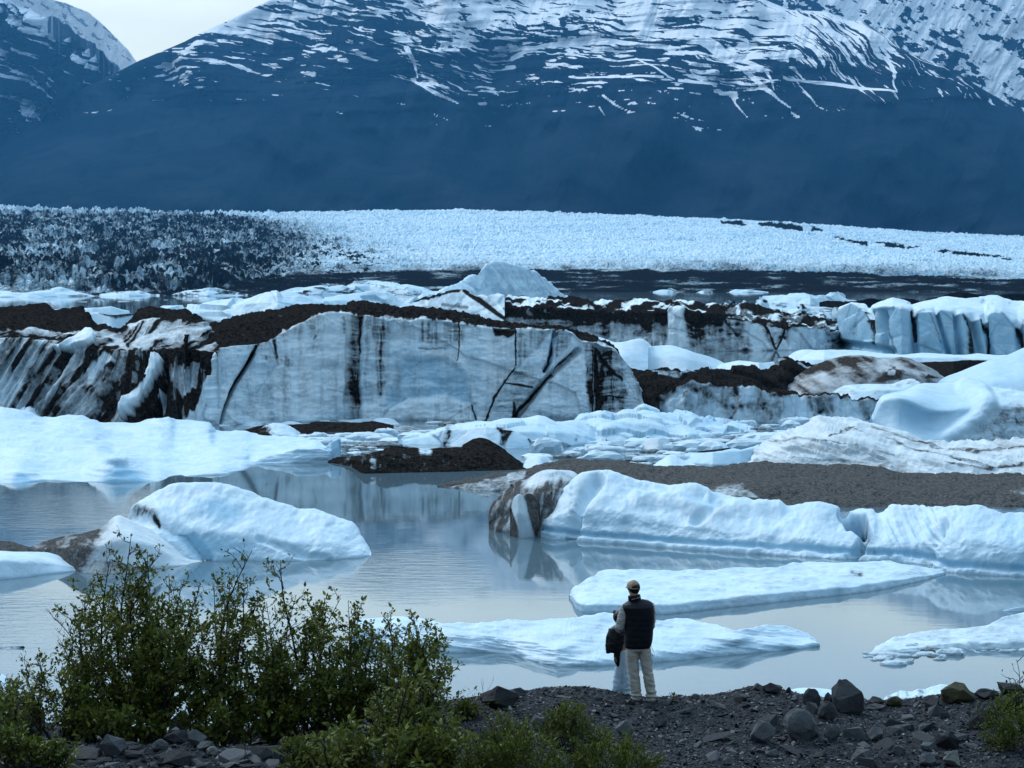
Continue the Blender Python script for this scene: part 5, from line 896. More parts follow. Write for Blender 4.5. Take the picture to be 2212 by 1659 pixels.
def ground_at(x, y):
    """first point of the bank seen in direction (x, y)"""
    rx, ry, rz = ray(x, y); ys = np.linspace(20, 32.3, 500)
    zz = CAM_H + rz / ry * ys; d = zz - gz(rx / ry * ys, ys)
    i = np.argmax(d < 0) if (d < 0).any() else len(ys) - 1
    Y = ys[i]; return np.array([rx / ry * Y, Y, float(gz(rx / ry * Y, Y))])

gx = np.concatenate([np.linspace(-60, -10, 30)[:-1], np.linspace(-10, 10, 420), np.linspace(10, 60, 30)[1:]])
gy = np.concatenate([np.linspace(-12, 22, 40)[:-1], np.linspace(22, 34, 300), np.linspace(34, 44, 30)[1:]])
XX, YY = np.meshgrid(gx, gy); ZZ = gz(XX, YY) + 0.045 * (fbm2(XX * 14, YY * 14, 3, 605) - 0.5) * (np.abs(XX) < 12)
t = NT('slate_gravel'); v = t.coord()
vo = t.n('TexVoronoi', {'Vector': v, 'Scale': 26.0, 'Randomness': 1.0}); vo2 = t.n('TexVoronoi', {'Vector': v, 'Scale': 60.0})
g1 = t.mix(t.noise(v, 1.3, 5), (0.010, 0.012, 0.015), (0.023, 0.026, 0.031))
g2 = t.mix(t.ramp(vo.outputs['Color'], [(0.2, 0.0), (0.95, 1.0)]), g1, (0.060, 0.067, 0.076))
gh = t.math('ADD', vo.outputs['Distance'], t.math('MULTIPLY', vo2.outputs['Distance'], 0.5))
GRAVEL = t.bsdf(g2, 0.75, t.bump(gh, 0.05, 1.0), 0.05)
put('gravel_bank', raw_mesh('gravel_bank', np.stack([XX, YY, ZZ], -1).reshape(-1, 3), grid_faces(len(gy), len(gx)), mats=[GRAVEL]), kind='structure')

def stone_material(name, a, b, lichen=None, amt=0.0):
    t = NT(name); v = t.coord()
    n = t.noise(v, 5.0, 6, 0.65); n2 = t.noise(v, 26.0, 4, 0.6)
    rnd = t.n('ObjectInfo').outputs['Random']
    c = t.mix(t.ramp(n, [(0.3, 0.0), (0.7, 1.0)]), a, b)
    c = t.mix(t.math('MULTIPLY', rnd, 0.45), c, tuple(min(1, 1.9 * q) for q in b))
    if lichen: c = t.mix(t.math('MULTIPLY', t.ramp(t.noise(v, 9.0, 5, 0.7), [(0.45, 0.0), (0.6, 1.0)]), amt), c, lichen)
    return t.bsdf(c, 0.72, t.bump(t.math('ADD', n, t.math('MULTIPLY', n2, 0.4)), 0.03, 0.9), 0.15)
SLATE = stone_material('slate', (0.036, 0.039, 0.043), (0.088, 0.094, 0.100))
SLATE_DARK = stone_material('dark_slate', (0.014, 0.015, 0.018), (0.036, 0.038, 0.042))
LICHEN = stone_material('lichen_stone', (0.06, 0.062, 0.06), (0.12, 0.125, 0.12), (0.24, 0.25, 0.20), 0.8)
MOSSY = stone_material('mossy_stone', (0.022, 0.021, 0.015), (0.040, 0.038, 0.024), (0.055, 0.055, 0.018), 0.9)
PALE = stone_material('pale_pebble', (0.10, 0.10, 0.095), (0.24, 0.235, 0.22))

def hull_mesh(name, seed, n=16, sc=(1, 1, 1), cuts=1, rough=0.03, box=0.55, mat=None):
    rng = np.random.default_rng(seed); p = rng.standard_normal((n, 3)); p /= np.linalg.norm(p, axis=1)[:, None]
    p = np.sign(p) * np.abs(p) ** box; p /= np.abs(p).max()
    bm = bmesh.new()
    for q in p: bm.verts.new(q)
    r = bmesh.ops.convex_hull(bm, input=bm.verts)
    for v in [v for v in bm.verts if not v.link_faces]: bm.verts.remove(v)
    bmesh.ops.bevel(bm, geom=list(bm.edges), offset=0.02, segments=1, affect='EDGES')
    if cuts:
        bmesh.ops.triangulate(bm, faces=list(bm.faces)); bmesh.ops.subdivide_edges(bm, edges=list(bm.edges), cuts=cuts, use_grid_fill=True)
    me = bpy.data.meshes.new(name); 
    V = np.array([v.co[:] for v in bm.verts]); Vn = V + (np.stack([fbm3(V, 2.2, 3, seed + k) for k in range(3)], -1) - 0.5) * rough * 4
    Vn *= np.array(sc)
    for v, c in zip(bm.verts, Vn): v.co = c
    bm.to_mesh(me); bm.free()
    if mat: me.materials.append(mat)
    return me

def rock(label, x0, x1, y0, y1, mat, seed, depth=0.8, name='rock', cat='rock', tilt=(0, 0, 0), n=14, group=None, sink=0.12, box=0.55, ahead=0.0):
    xm = (x0 + x1) / 2; g = ground_at(xm, min(y1, 1655)) if y1 < 1700 else ground_at(xm, 1655)
    m = g[1] / FPX; w = (x1 - x0) * m / 2; h = (y1 - y0) * m / 2 / 0.98
    me = hull_mesh(name, seed, n, (w, w * depth, h * (1 + sink)), 2, 0.05, (1.0 if n > 40 else 0.85 + 0.45 * ((seed * 29 % 13) / 13)), mat)
    z0_ = min(v.co.z for v in me.vertices); z1_ = max(v.co.z for v in me.vertices)
    for v in me.vertices:
        q_ = (v.co.z - z0_) / (z1_ - z0_); v.co.x *= 1.25 - 0.35 * q_; v.co.y *= 1.25 - 0.35 * q_
    zs = np.array([v.co.z for v in me.vertices]); xs = np.array([v.co.x for v in me.vertices])
    k = (2 * w) / (xs.max() - xs.min()); kz = 2 * h * (1 + sink) / (zs.max() - zs.min()); xc = (xs.max() + xs.min()) / 2
    for v in me.vertices: v.co.x = (v.co.x - xc) * k; v.co.z = (v.co.z - zs.min()) * kz
    o = put(name, me, None, label, cat, group, None, (g[0], g[1] + w * depth * 0.6 + ahead, g[2] - 2 * h * sink))
    o.rotation_euler = tilt
    return o
RK = [
    ('squat black rock with a sloping top on the bank left of the two people', 1035, 1122, 1483, 1532, SLATE_DARK, 1),
    ('low dark rock behind the squat black rock on the crest', 1096, 1137, 1487, 1506, SLATE_DARK, 2),
    ('upright grey stone with a light edge beside the low bright green bush', 1144, 1174, 1545, 1578, SLATE, 3),
    ('upright dark stone leaning on its grey twin beside the low bright green bush', 1172, 1203, 1545, 1580, SLATE_DARK, 4),
    ('grey slate block lying on the slope below the standing man', 1328, 1370, 1557, 1592, SLATE, 5),
    ('thin slanted slate sliver above the grey slate block below the man', 1350, 1377, 1551, 1567, SLATE, 6),
    ('small pointed stone on the crest just left of the pair of people', 1283, 1304, 1500, 1514, SLATE, 7),
    ('small rounded stone on the skyline of the bank right of the man', 1491, 1513, 1499, 1510, SLATE, 8),
    ('tall angular slate boulder with a diagonal ridge, biggest on the right bank', 1795, 1873, 1472, 1543, SLATE_DARK, 19),
    ('big rounded grey boulder below and left of the tall angular boulder', 1694, 1768, 1532, 1599, SLATE, 10),
    ('pointed brown grey boulder above the big rounded boulder', 1735, 1774, 1489, 1528, SLATE_DARK, 11),
    ('dark boulder wedged between the rounded and the tall angular boulders', 1767, 1810, 1516, 1557, SLATE_DARK, 12),
    ('small dark block leaning against the tall angular boulder on its left', 1779, 1805, 1496, 1521, SLATE_DARK, 13),
    ('angular slate slab tipped on its side below the crest stones', 1620, 1677, 1558, 1607, SLATE, 14),
    ('brown topped stone in front of the wedged boulders', 1782, 1819, 1566, 1600, SLATE, 15),
    ('flat dark stone with a pale top on the crest right of the man', 1646, 1693, 1476, 1499, SLATE_DARK, 16),
    ('small grey stone touching the left of the pale topped crest stone', 1626, 1649, 1476, 1491, SLATE, 17),
    ('tiny upright black stone right of the pale topped crest stone', 1698, 1710, 1484, 1499, SLATE_DARK, 18),
    ('low black stone just right of the tall angular boulder', 1874, 1913, 1506, 1526, SLATE_DARK, 9),
    ('flat grey slab at the right foot of the tall angular boulder', 1872, 1914, 1522, 1536, SLATE, 20),
    ('rounded brown stone on the crest before the grubby white berg', 1913, 1951, 1506, 1527, MOSSY, 21),
    ('mossy yellow green boulder on the crest at right', 2034, 2112, 1477, 1520, MOSSY, 22),
    ('long low black stone right of the mossy boulder', 2107, 2163, 1489, 1511, SLATE_DARK, 23),
    ('kite shaped slate shard below the tall angular boulder', 1872, 1914, 1572, 1600, SLATE, 24),
    ('dark square stone with a brown top on the right slope', 2022, 2077, 1580, 1619, SLATE_DARK, 25),
    ('wedge shaped grey stone low on the right slope', 1926, 1960, 1610, 1632, SLATE, 26),
    ('long flat slate between the wedge stone and the dark square stone', 1990, 2023, 1605, 1622, SLATE, 27),
    ('dark stacked slates left of the bush at the right edge', 2094, 2150, 1532, 1576, SLATE_DARK, 28),
    ('yellowish stone at the bottom edge below the dark square stone', 2038, 2074, 1632, 1664, LICHEN, 29),
    ('broad grey stone at the bottom edge left of the yellowish stone', 1984, 2024, 1636, 1662, SLATE, 30),
    ('flat grey chip of slate low on the slope below the tipped slab', 1654, 1685, 1619, 1636, SLATE, 31),
    ('small pale grey chip at the bottom edge left of the flat chip', 1562, 1588, 1637, 1653, SLATE, 32),
    ('black stone on the crest at the far right edge', 2156, 2222, 1478, 1504, SLATE_DARK, 33),
    ('pointed pale stone spotted with lichen before the left shrubs', 121, 185, 1549, 1608, LICHEN, 34),
    ('upright black slab with a flat top at the foot of the tall shrubs', 363, 416, 1536, 1584, SLATE_DARK, 35),
    ('large black rock half hidden in leaves at the left edge', 25, 95, 1524, 1580, SLATE_DARK, 36),
    ('grey stone in front of the large black rock at the left edge', 32, 82, 1558, 1598, SLATE, 37),
    ('sharp edged grey rock in the rubble right of the pointed pale stone', 211, 270, 1588, 1634, SLATE, 38),
    ('small black block right behind the pointed pale stone', 179, 210, 1580, 1606, SLATE_DARK, 39),
    ('light grey angular stone left of the upright black slab', 301, 349, 1576, 1608, SLATE, 40),
    ('rounded brownish stone below the light grey angular stone', 326, 363, 1599, 1624, SLATE, 41),
    ('broad dark slab lying at the foot of the upright black slab', 352, 407, 1580, 1609, SLATE_DARK, 42),
    ('grey stone with a pale ridge right of the broad dark slab', 400, 446, 1577, 1614, SLATE, 43),
    ('thin flat slates stacked at the edge of the shrubs', 460, 522, 1578, 1605, SLATE, 44),
    ('long dark slab with a curved top at the edge of the shrubs', 517, 583, 1568, 1596, SLATE_DARK, 45),
    ('square brown grey stone in the middle of the left rubble', 424, 464, 1602, 1622, SLATE, 46),
    ('pale egg shaped stone low in the left rubble', 445, 472, 1614, 1634, LICHEN, 47),
    ('stone with a chalky pale top at the right end of the left rubble', 616, 655, 1571, 1601, LICHEN, 48),
    ('grey peaked slate under the middle shrubs', 671, 729, 1556, 1582, SLATE, 49),
    ('black backed slate right of the peaked slate under the shrubs', 724, 790, 1553, 1582, SLATE_DARK, 50),
    ('big sloping slate slab leaning behind the front leafy shrub', 790, 870, 1518, 1570, SLATE, 51),
    ('dark slate below the black backed slate beside the front leafy shrub', 740, 785, 1578, 1614, SLATE_DARK, 52),
    ('dark wedge at the bottom of the left rubble beside the leafy shrub', 588, 626, 1627, 1658, SLATE_DARK, 53),
]
for lb, x0, x1, y0, y1, mt, sd_ in RK:
    fl = (y1 - y0) / (x1 - x0)
    rock(lb, x0, x1, y0, y1, mt, sd_ + 900, 0.75, tilt=(0, 0, 0.5 * (((sd_ * 37) % 11) / 11 - 0.5)), n=60 if 'rounded' in lb or 'egg' in lb else 13 + sd_ % 8)

# smaller loose stones, each an object of its own, sharing a few shapes
CHIPS = [hull_mesh('loose_stone', 1200 + k, 11 + k % 4, (1, 0.75, [0.22, 0.35, 0.55, 0.28, 0.45, 0.3, 0.7, 0.2][k]), 0, 0.02, 0.6, [SLATE, SLATE, SLATE_DARK, SLATE, SLATE_DARK, SLATE, SLATE, SLATE_DARK][k]) for k in range(8)]
PEB = [hull_mesh('pale_pebble', 1300 + k, 14, (1, 0.8, 0.6), 0, 0.02, 0.8, PALE) for k in range(2)]
def scatter(n, reg, smin, smax, label, group, seed, meshes, name, cat, pw=2.0):
    rng = np.random.default_rng(seed); r = np.array(reg, float); k = 0
    while k < n:
        x = rng.uniform(*r[:, 0][[r[:, 0].argmin(), r[:, 0].argmax()]]); y = rng.uniform(r[:, 1].min(), r[:, 1].max())
        if poly(np.array([x]), np.array([y]), reg, .5)[0] < .5: continue
        g = ground_at(x, y); s = smin * (smax / smin) ** (rng.random() ** pw)
        o = put(name, meshes[int(rng.integers(len(meshes)))], None, label, cat, group, None, (g[0], g[1], g[2] + s * 0.08))
        o.rotation_euler = (rng.normal(0, .22), rng.normal(0, .22), rng.uniform(0, 6.28)); o.scale = (s, s * rng.uniform(.6, 1.1), s * rng.uniform(.7, 1.3)); k += 1
LEFT = [(170, 1600), (330, 1592), (620, 1585), (760, 1590), (720, 1620), (620, 1659), (170, 1659)]
RIGHT = [(1040, 1525), (1200, 1502), (1400, 1520), (1650, 1500), (1900, 1530), (2120, 1520), (2140, 1659), (1440, 1659), (1420, 1600), (1250, 1535)]
scatter(130, LEFT, 0.06, 0.30, 'loose grey slate lying in the rubble below the tall shrubs', 'slates in the left rubble', 1, CHIPS, 'slate_piece', 'stone', 1.4)
scatter(135, RIGHT, 0.05, 0.24, 'loose slate chip lying on the dark gravel slope below the people and boulders', 'slate chips on the right slope', 2, CHIPS, 'slate_chip', 'stone', 1.8)
scatter(34, RIGHT, 0.015, 0.045, 'tiny pale pebble standing out on the dark gravel slope', 'pale pebbles on the right slope', 3, PEB, 'pebble', 'pebble')
scatter(16, LEFT, 0.02, 0.06, 'pale pebble among the grey slates of the left rubble', 'pale pebbles in the left rubble', 4, PEB, 'pebble', 'pebble')

# fine gravel: nobody could count it
rng = np.random.default_rng(77); NG = 26000
base = [hull_mesh('g', 1400 + k, 8, (1, .7, .45), 0, 0.0, 0.7) for k in range(6)]
BV = []; BF = []
for b in base:
    bm = bmesh.new(); bm.from_mesh(b); bmesh.ops.triangulate(bm, faces=bm.faces); bm.verts.ensure_lookup_table()
    bmesh.ops.dissolve_limit(bm, angle_limit=0.5, verts=bm.verts, edges=bm.edges); bmesh.ops.triangulate(bm, faces=bm.faces)
    BV.append(np.array([v.co[:] for v in bm.verts])); bm.verts.index_update(); BF.append(np.array([[v.index for v in f.verts] for f in bm.faces])); bm.free(); bpy.data.meshes.remove(b)
px = rng.uniform(-60, 2290, NG); Yg = 26.0 + 6.6 * rng.random(NG) ** 0.9; Xg = (px - CX) / FPX * Yg; Zg = gz(Xg, Yg)
sz = 0.010 + 0.034 * rng.random(NG) ** 2.6; VV = []; FF = []; TT = []; off = 0
for k in range(6):
    idx = np.arange(k, NG, 6); m = len(idx); a = rng.uniform(0, 6.28, m); tl = rng.normal(0, .35, (m, 2)); v = BV[k][None] * sz[idx][:, None, None]
    z = v[..., 2] + tl[:, 0:1] * v[..., 0] + tl[:, 1:2] * v[..., 1]
    x = v[..., 0] * np.cos(a)[:, None] - v[..., 1] * np.sin(a)[:, None]; y = v[..., 0] * np.sin(a)[:, None] + v[..., 1] * np.cos(a)[:, None]
    P = np.stack([x + Xg[idx][:, None], y + Yg[idx][:, None], z + Zg[idx][:, None] + 0.004], -1)
    VV.append(P.reshape(-1, 3)); TT.append(np.repeat(rng.random(m), len(BV[k]))); nvk = len(BV[k])
    FF.append((BF[k][None] + (np.arange(m) * nvk)[:, None, None]).reshape(-1, 3) + off); off += m * nvk
t = NT('gravel_chips'); tone = t.attr('tone')
CH = t.bsdf(t.ramp(tone, [(0.0, (0.007, 0.0085, 0.011)), (0.5, (0.026, 0.030, 0.035)), (0.90, (0.085, 0.092, 0.102)), (1.0, (0.22, 0.22, 0.215))]), 0.7, None, 0.25)
put('gravel_chips', raw_mesh('gravel_chips', np.concatenate(VV), np.concatenate(FF), {'tone': np.concatenate(TT)}, [CH], smooth=False), kind='stuff')
# ------------------------------------------------------------------ shrubs
def leaf_material(name, dark, mid, light):
    t = NT(name); tone = t.attr('tone')
    c = t.ramp(tone, [(0.0, dark), (0.55, mid), (1.0, light)])
    d = t.n('BsdfPrincipled', {'Base Color': c, 'Roughness': 0.5, 'Specular IOR Level': 0.25}); tr = t.n('BsdfTranslucent', {'Color': c})
    mx = t.n('MixShader', {0: 0.28}); t.set(mx.inputs[1], d); t.set(mx.inputs[2], tr); t.t.links.new(mx.outputs[0], t.out.inputs[0]); return t.m
LEAF = leaf_material('alder_leaf', (0.026, 0.036, 0.006), (0.108, 0.134, 0.016), (0.21, 0.24, 0.042))
LEAF_L = leaf_material('willow_leaf', (0.034, 0.044, 0.008), (0.115, 0.138, 0.020), (0.22, 0.245, 0.058))
LEAF_G = leaf_material('low_bush_leaf', (0.028, 0.040, 0.005), (0.095, 0.122, 0.015), (0.17, 0.205, 0.030))
t = NT('shrub_bark'); BARK = t.bsdf(t.mix(t.noise(t.coord(), 12, 4), (0.010, 0.009, 0.010), (0.030, 0.026, 0.024)), 0.8, None, 0.2)
t = NT('pale_twig'); TWIG = t.bsdf((0.12, 0.11, 0.07), 0.8, None, 0.2)

class Plant:
    def __init__(s, seed): s.r = np.random.default_rng(seed); s.V = []; s.F = []; s.n = 0; s.L = []
    def tube(s, pts, r0, r1, k=4):
        pts = np.asarray(pts, float); m = len(pts); d = np.gradient(pts, axis=0); d /= np.linalg.norm(d, axis=1)[:, None] + 1e-9
        a = np.cross(d, np.array([0.3, 0.9, 0.2])); a /= np.linalg.norm(a, axis=1)[:, None] + 1e-9; b = np.cross(d, a)
        r = np.linspace(r0, r1, m)[:, None, None]; th = np.arange(k) / k * 2 * np.pi
        ring = pts[:, None] + r * (np.cos(th)[None, :, None] * a[:, None] + np.sin(th)[None, :, None] * b[:, None])
        s.V.append(ring.reshape(-1, 3)); i = np.arange(m * k).reshape(m, k) + s.n; j = np.roll(i, -1, 1)
        s.F.append(np.stack([i[:-1], j[:-1], j[1:], i[1:]], -1).reshape(-1, 4)); s.n += m * k
    def path(s, a, b, bend, m=7):
        t = np.linspace(0, 1, m)[:, None]; a = np.asarray(a, float); b = np.asarray(b, float)
        L = np.linalg.norm(b - a); w = s.r.normal(0, bend * L, 3); w2 = s.r.normal(0, bend * L * .5, 3)
        return a + (b - a) * t + w * np.sin(t * np.pi) + w2 * np.sin(t * 2 * np.pi)
    def leaves(s, pts, n, size, spread, up=0.3, t0=0.15):
        pts = np.asarray(pts); m = len(pts) - 1
        u = (t0 + (1 - t0) * s.r.random(n)) * m; i = np.minimum(u.astype(int), m - 1); p = pts[i] + (pts[i + 1] - pts[i]) * (u - i)[:, None]
        d = pts[i + 1] - pts[i]; d /= np.linalg.norm(d, axis=1)[:, None] + 1e-9
        dr = s.r.normal(0, 1, (n, 3)); dr += d * 0.5 + np.array([0, 0, up]); dr /= np.linalg.norm(dr, axis=1)[:, None]
        sz = size * (0.5 + 0.9 * s.r.random(n) ** 1.3)
        s.L.append(np.concatenate([p + dr * spread * s.r.random((n, 1)), dr, sz[:, None]], 1))
    def build(s, name, label, cat, base, leafmat, group=None, wid=0.55, barkmat=None, zs=(0, 1)):
        root = empty(name, tuple(base), label, cat, group)
        if s.V:
            me = raw_mesh('branches', np.concatenate(s.V) - base, np.concatenate(s.F), mats=[barkmat or BARK]); put('branches', me, root)
        A = np.concatenate(s.L); n = len(A); p = A[:, :3] - base; d = A[:, 3:6]; z = A[:, 6:7]
        nn = s.r.normal(0, 0.75, (n, 3)) + np.array([0, -0.25, 0.8]); sd = np.cross(d, nn); sd /= np.linalg.norm(sd, axis=1)[:, None] + 1e-9; nr = np.cross(sd, d)
        w = wid * 0.5 * z; fold = 0.22 * w; droop = -0.12 * z * s.r.random((n, 1))
        P = np.stack([p, p + d * z * .38 + sd * w - nr * -fold, p + d * z * .42, p + d * z * .38 - sd * w + nr * fold, p + d * z * .78 + sd * w * .55 + nr * fold, p + d * z * .8 + nr * droop, p + d * z * .78 - sd * w * .55 + nr * fold, p + d * z + nr * droop * 2], 1)
        f4 = np.array([(1, 2, 5, 4), (2, 3, 6, 5)]); f3 = np.array([(0, 2, 1), (0, 3, 2), (4, 5, 7), (5, 6, 7)]); o = (np.arange(n) * 8)[:, None, None]
        tone = np.clip(0.5 + s.r.normal(0, .22, n) + 0.35 * (fbm3(p, 2.2, 3, 9) - 0.5) * 2, 0, 1)
        me = raw_mesh('foliage', P.reshape(-1, 3), [(f4[None] + o).reshape(-1, 4), (f3[None] + o).reshape(-1, 3)], {'tone': np.repeat(tone, 8)}, [leafmat], smooth=True)
        put('foliage', me, root); return root

def shrub(name, label, cat, base_px, tips, Y, leafmat, seed, lsize=0.064, nleaf=1.15, bare=0.15, side=9, group=None, spread_y=0.7, wid=0.55, thick=0.022, sub=4, low=0.10):
    s = Plant(seed); r = s.r; bx = np.array(base_px, float)
    gb = [np.array([(q[0] - CX) / FPX * Y, Y, 0]) for q in bx]
    for g in gb: g[2] = float(gz(g[0], g[1])) - 0.03
    base = gb[len(gb) // 2].copy()
    for tx, ty, *dens in tips:
        dn = dens[0] if dens else 1.0
        Yt = Y + r.normal(0, spread_y * 0.6); tip = at_y(tx, ty, Yt)[()]
        b = gb[int(np.argmin([abs(g[0] - tip[0]) for g in gb]))] + np.array([r.normal(0, .1), r.normal(0, .12), 0])
        H = np.linalg.norm(tip - b); pts = s.path(b, tip, 0.06, 12); s.tube(pts, thick * (0.6 + 0.25 * H), 0.004, 5)
        s.leaves(pts, int(10 * nleaf * dn * H), lsize * .8, 0.05, 0.3, 0.35)
        ns = int(side * (0.5 + H * 0.45))
        for q in range(ns):
            f = low + (0.97 - low) * (q + r.random()) / ns; i = f * 11; k = min(int(i), 10); p = pts[k] + (pts[k + 1] - pts[k]) * (i - k)
            L = (0.18 + 0.36 * H * (1 - f) ** 0.8 * 0.8) * r.uniform(.55, 1.2); ang = r.uniform(0, 6.28)
            dv = np.array([math.cos(ang), math.sin(ang) * spread_y, r.uniform(.5, 1.5)]); dv /= np.linalg.norm(dv)
            e = s.path(p, p + dv * L, 0.09, 6); s.tube(e, 0.007 + 0.004 * (1 - f), 0.0025, 3)
            thin = dn * (1.0 if f < 1 - bare else 0.30)
            s.leaves(e, int(38 * nleaf * thin * L + 2), lsize, 0.05, 0.25)
            for w in range(int(sub * min(1, 0.5 + L))):
                h = r.uniform(.25, .98); kk = min(int(h * 5), 4); pp = e[kk] + (e[kk + 1] - e[kk]) * (h * 5 - kk)
                d2 = dv * .6 + r.normal(0, .55, 3) + np.array([0, 0, .35]); d2 /= np.linalg.norm(d2); L2 = L * r.uniform(.25, .6)
                e2 = s.path(pp, pp + d2 * L2, 0.1, 4); s.tube(e2, 0.004, 0.0018, 3)
                s.leaves(e2, int(46 * nleaf * thin * L2 + 2.0 * nleaf * thin), lsize, 0.04, 0.2)
    return s.build(name, label, cat, base, leafmat, group, wid)

GB = 'alder shrubs at the water edge'
shrub('alder_shrub', 'tallest dark shrub with bare twig tops, left of the row before the blue white berg', 'shrub', [(215, 1585), (270, 1588), (330, 1590)], [(284, 1152, .6), (238, 1208, .6), (262, 1250), (318, 1190), (345, 1200), (365, 1240), (392, 1258, .8), (430, 1275, .7), (200, 1290, .7), (225, 1300), (300, 1330), (350, 1350), (180, 1350, .35), (120, 1335, .2), (150, 1400, .6), (410, 1340), (260, 1420), (380, 1440), (330, 1450)], 30.6, LEAF, 1, nleaf=1.35, bare=0.20, side=11, group=GB)
shrub('alder_shrub', 'tall shrub with two bare twig spires, in the middle of the row', 'shrub', [(470, 1590), (530, 1592), (590, 1590)], [(545, 1188, .5), (606, 1210, .4), (497, 1245, .8), (463, 1270, .6), (525, 1270), (555, 1285), (575, 1300), (640, 1285, .25), (625, 1330, .4), (590, 1380), (480, 1380), (530, 1400), (440, 1370), (620, 1430), (500, 1470), (570, 1480)], 30.8, LEAF, 2, nleaf=1.35, bare=0.18, side=11, group=GB)
shrub('alder_shrub', 'dense rounded leafy shrub right of the twig spires', 'shrub', [(660, 1588), (710, 1590), (760, 1585)], [(678, 1302), (705, 1312), (736, 1292, .9), (752, 1300), (765, 1330), (660, 1350), (690, 1370), (740, 1380), (640, 1400), (780, 1400, .7), (700, 1440), (750, 1450), (650, 1470)], 30.4, LEAF, 3, nleaf=1.35, bare=0.06, group=GB)
shrub('alder_shrub', 'thin airy shrub showing ice between its stems, near the right end of the row', 'shrub', [(800, 1575), (835, 1575)], [(835, 1332, .8), (805, 1368, .6), (820, 1360, .8), (850, 1372, .8), (790, 1420, .6), (835, 1440, .7), (860, 1430, .6)], 30.7, LEAF, 4, nleaf=0.9, bare=0.1, group=GB)
shrub('alder_shrub', 'leafy shrub with upright shoots at the right end of the row', 'shrub', [(870, 1570), (910, 1560), (950, 1550)], [(893, 1330, .9), (880, 1352), (900, 1355), (905, 1368), (910, 1388), (912, 1402, .8), (865, 1400), (900, 1420), (915, 1440), (915, 1455, .9), (925, 1440, .6), (950, 1468, .3), (910, 1490), (890, 1480)], 30.0, LEAF, 5, nleaf=1.25, bare=0.1, group=GB)
shrub('alder_shrub', 'low sparse shrub with thin twigs sloping down at the left end of the row', 'shrub', [(100, 1570), (150, 1578), (60, 1565)], [(58, 1432, .6), (75, 1418, .5), (120, 1440), (150, 1425), (165, 1450), (40, 1475), (20, 1468, .6), (90, 1480), (190, 1450), (130, 1500), (-20, 1480), (10, 1500)], 30.3, LEAF, 6, nleaf=1.1, bare=0.15, group=GB)
s6 = 'leafy skirt of'
shrub('willow_shrub', 'low dark leafy skirt along the foot of the left half of the shrub row', 'shrub', [(150, 1592), (250, 1598), (340, 1600), (430, 1600)], [(140, 1520), (190, 1510), (240, 1530), (290, 1525), (345, 1530), (400, 1525), (440, 1530), (210, 1560), (320, 1565), (260, 1560), (170, 1560)], 30.35, LEAF, 7, lsize=0.085, nleaf=1.7, bare=0.0, side=8, group=GB)
shrub('willow_shrub', 'low dark leafy skirt along the foot of the right half of the shrub row', 'shrub', [(480, 1598), (570, 1596), (660, 1588), (740, 1575)], [(470, 1520), (520, 1515), (570, 1520), (620, 1510), (670, 1510), (720, 1500), (770, 1500), (500, 1560), (590, 1555), (680, 1545), (640, 1560), (820, 1495)], 30.35, LEAF, 8, lsize=0.085, nleaf=1.7, bare=0.0, side=8, group=GB)
# front plants
def leafy(label, base_px, tips, Y, seed, mat=LEAF_L, **k):
    return shrub('willow_shrub', label, 'shrub', base_px, tips, Y, mat, seed, **{**dict(lsize=0.095, nleaf=1.0, bare=0.0, side=9, spread_y=.6, wid=0.42), **k})
leafy('tall front shrub with pointed pale leaves, crossing the row at its right end', [(840, 1680), (880, 1690), (930, 1680)], [(855, 1470, .5), (885, 1450, .5), (905, 1475, .6), (915, 1490, .7), (870, 1500, .6), (825, 1530, .7), (935, 1510, .7), (900, 1540, .9), (850, 1570), (930, 1560), (955, 1540, .8), (800, 1580), (980, 1575)], 27.6, 21, nleaf=0.75)
leafy('spreading front bush with long drooping leaves at the bottom centre', [(760, 1710), (850, 1720), (950, 1710)], [(700, 1600), (740, 1575, .8), (780, 1590), (820, 1600), (860, 1600), (900, 1590), (940, 1590), (980, 1590), (720, 1630), (790, 1630), (850, 1635), (920, 1630), (980, 1630), (660, 1625, .8), (1010, 1610)], 26.8, 22, nleaf=1.3)
leafy('small leafy bush hanging over the rubble left of the bottom centre', [(640, 1690), (690, 1700)], [(650, 1600, .5), (640, 1630, .8), (670, 1620), (700, 1610), (630, 1645), (680, 1645), (715, 1640)], 27.0, 23, nleaf=0.9)
leafy('bright green leafy bush in the lower left corner below the black rock', [(20, 1700), (80, 1705), (130, 1690)], [(12, 1545, .7), (35, 1590, .8), (10, 1590), (60, 1606), (100, 1615), (115, 1618, .9), (145, 1632, .8), (30, 1620), (80, 1630), (130, 1640), (160, 1646), (-20, 1560), (-20, 1620)], 27.2, 24, LEAF_G, nleaf=1.25, lsize=0.075, wid=.5)
leafy('leafy twig cluster at the left edge above the black rock', [(-30, 1600), (10, 1600)], [(0, 1480, .6), (18, 1490, .6), (5, 1510, .9), (-20, 1500), (30, 1520, .8), (50, 1505, .7)], 28.6, 25, LEAF_L, nleaf=0.9, lsize=0.08)
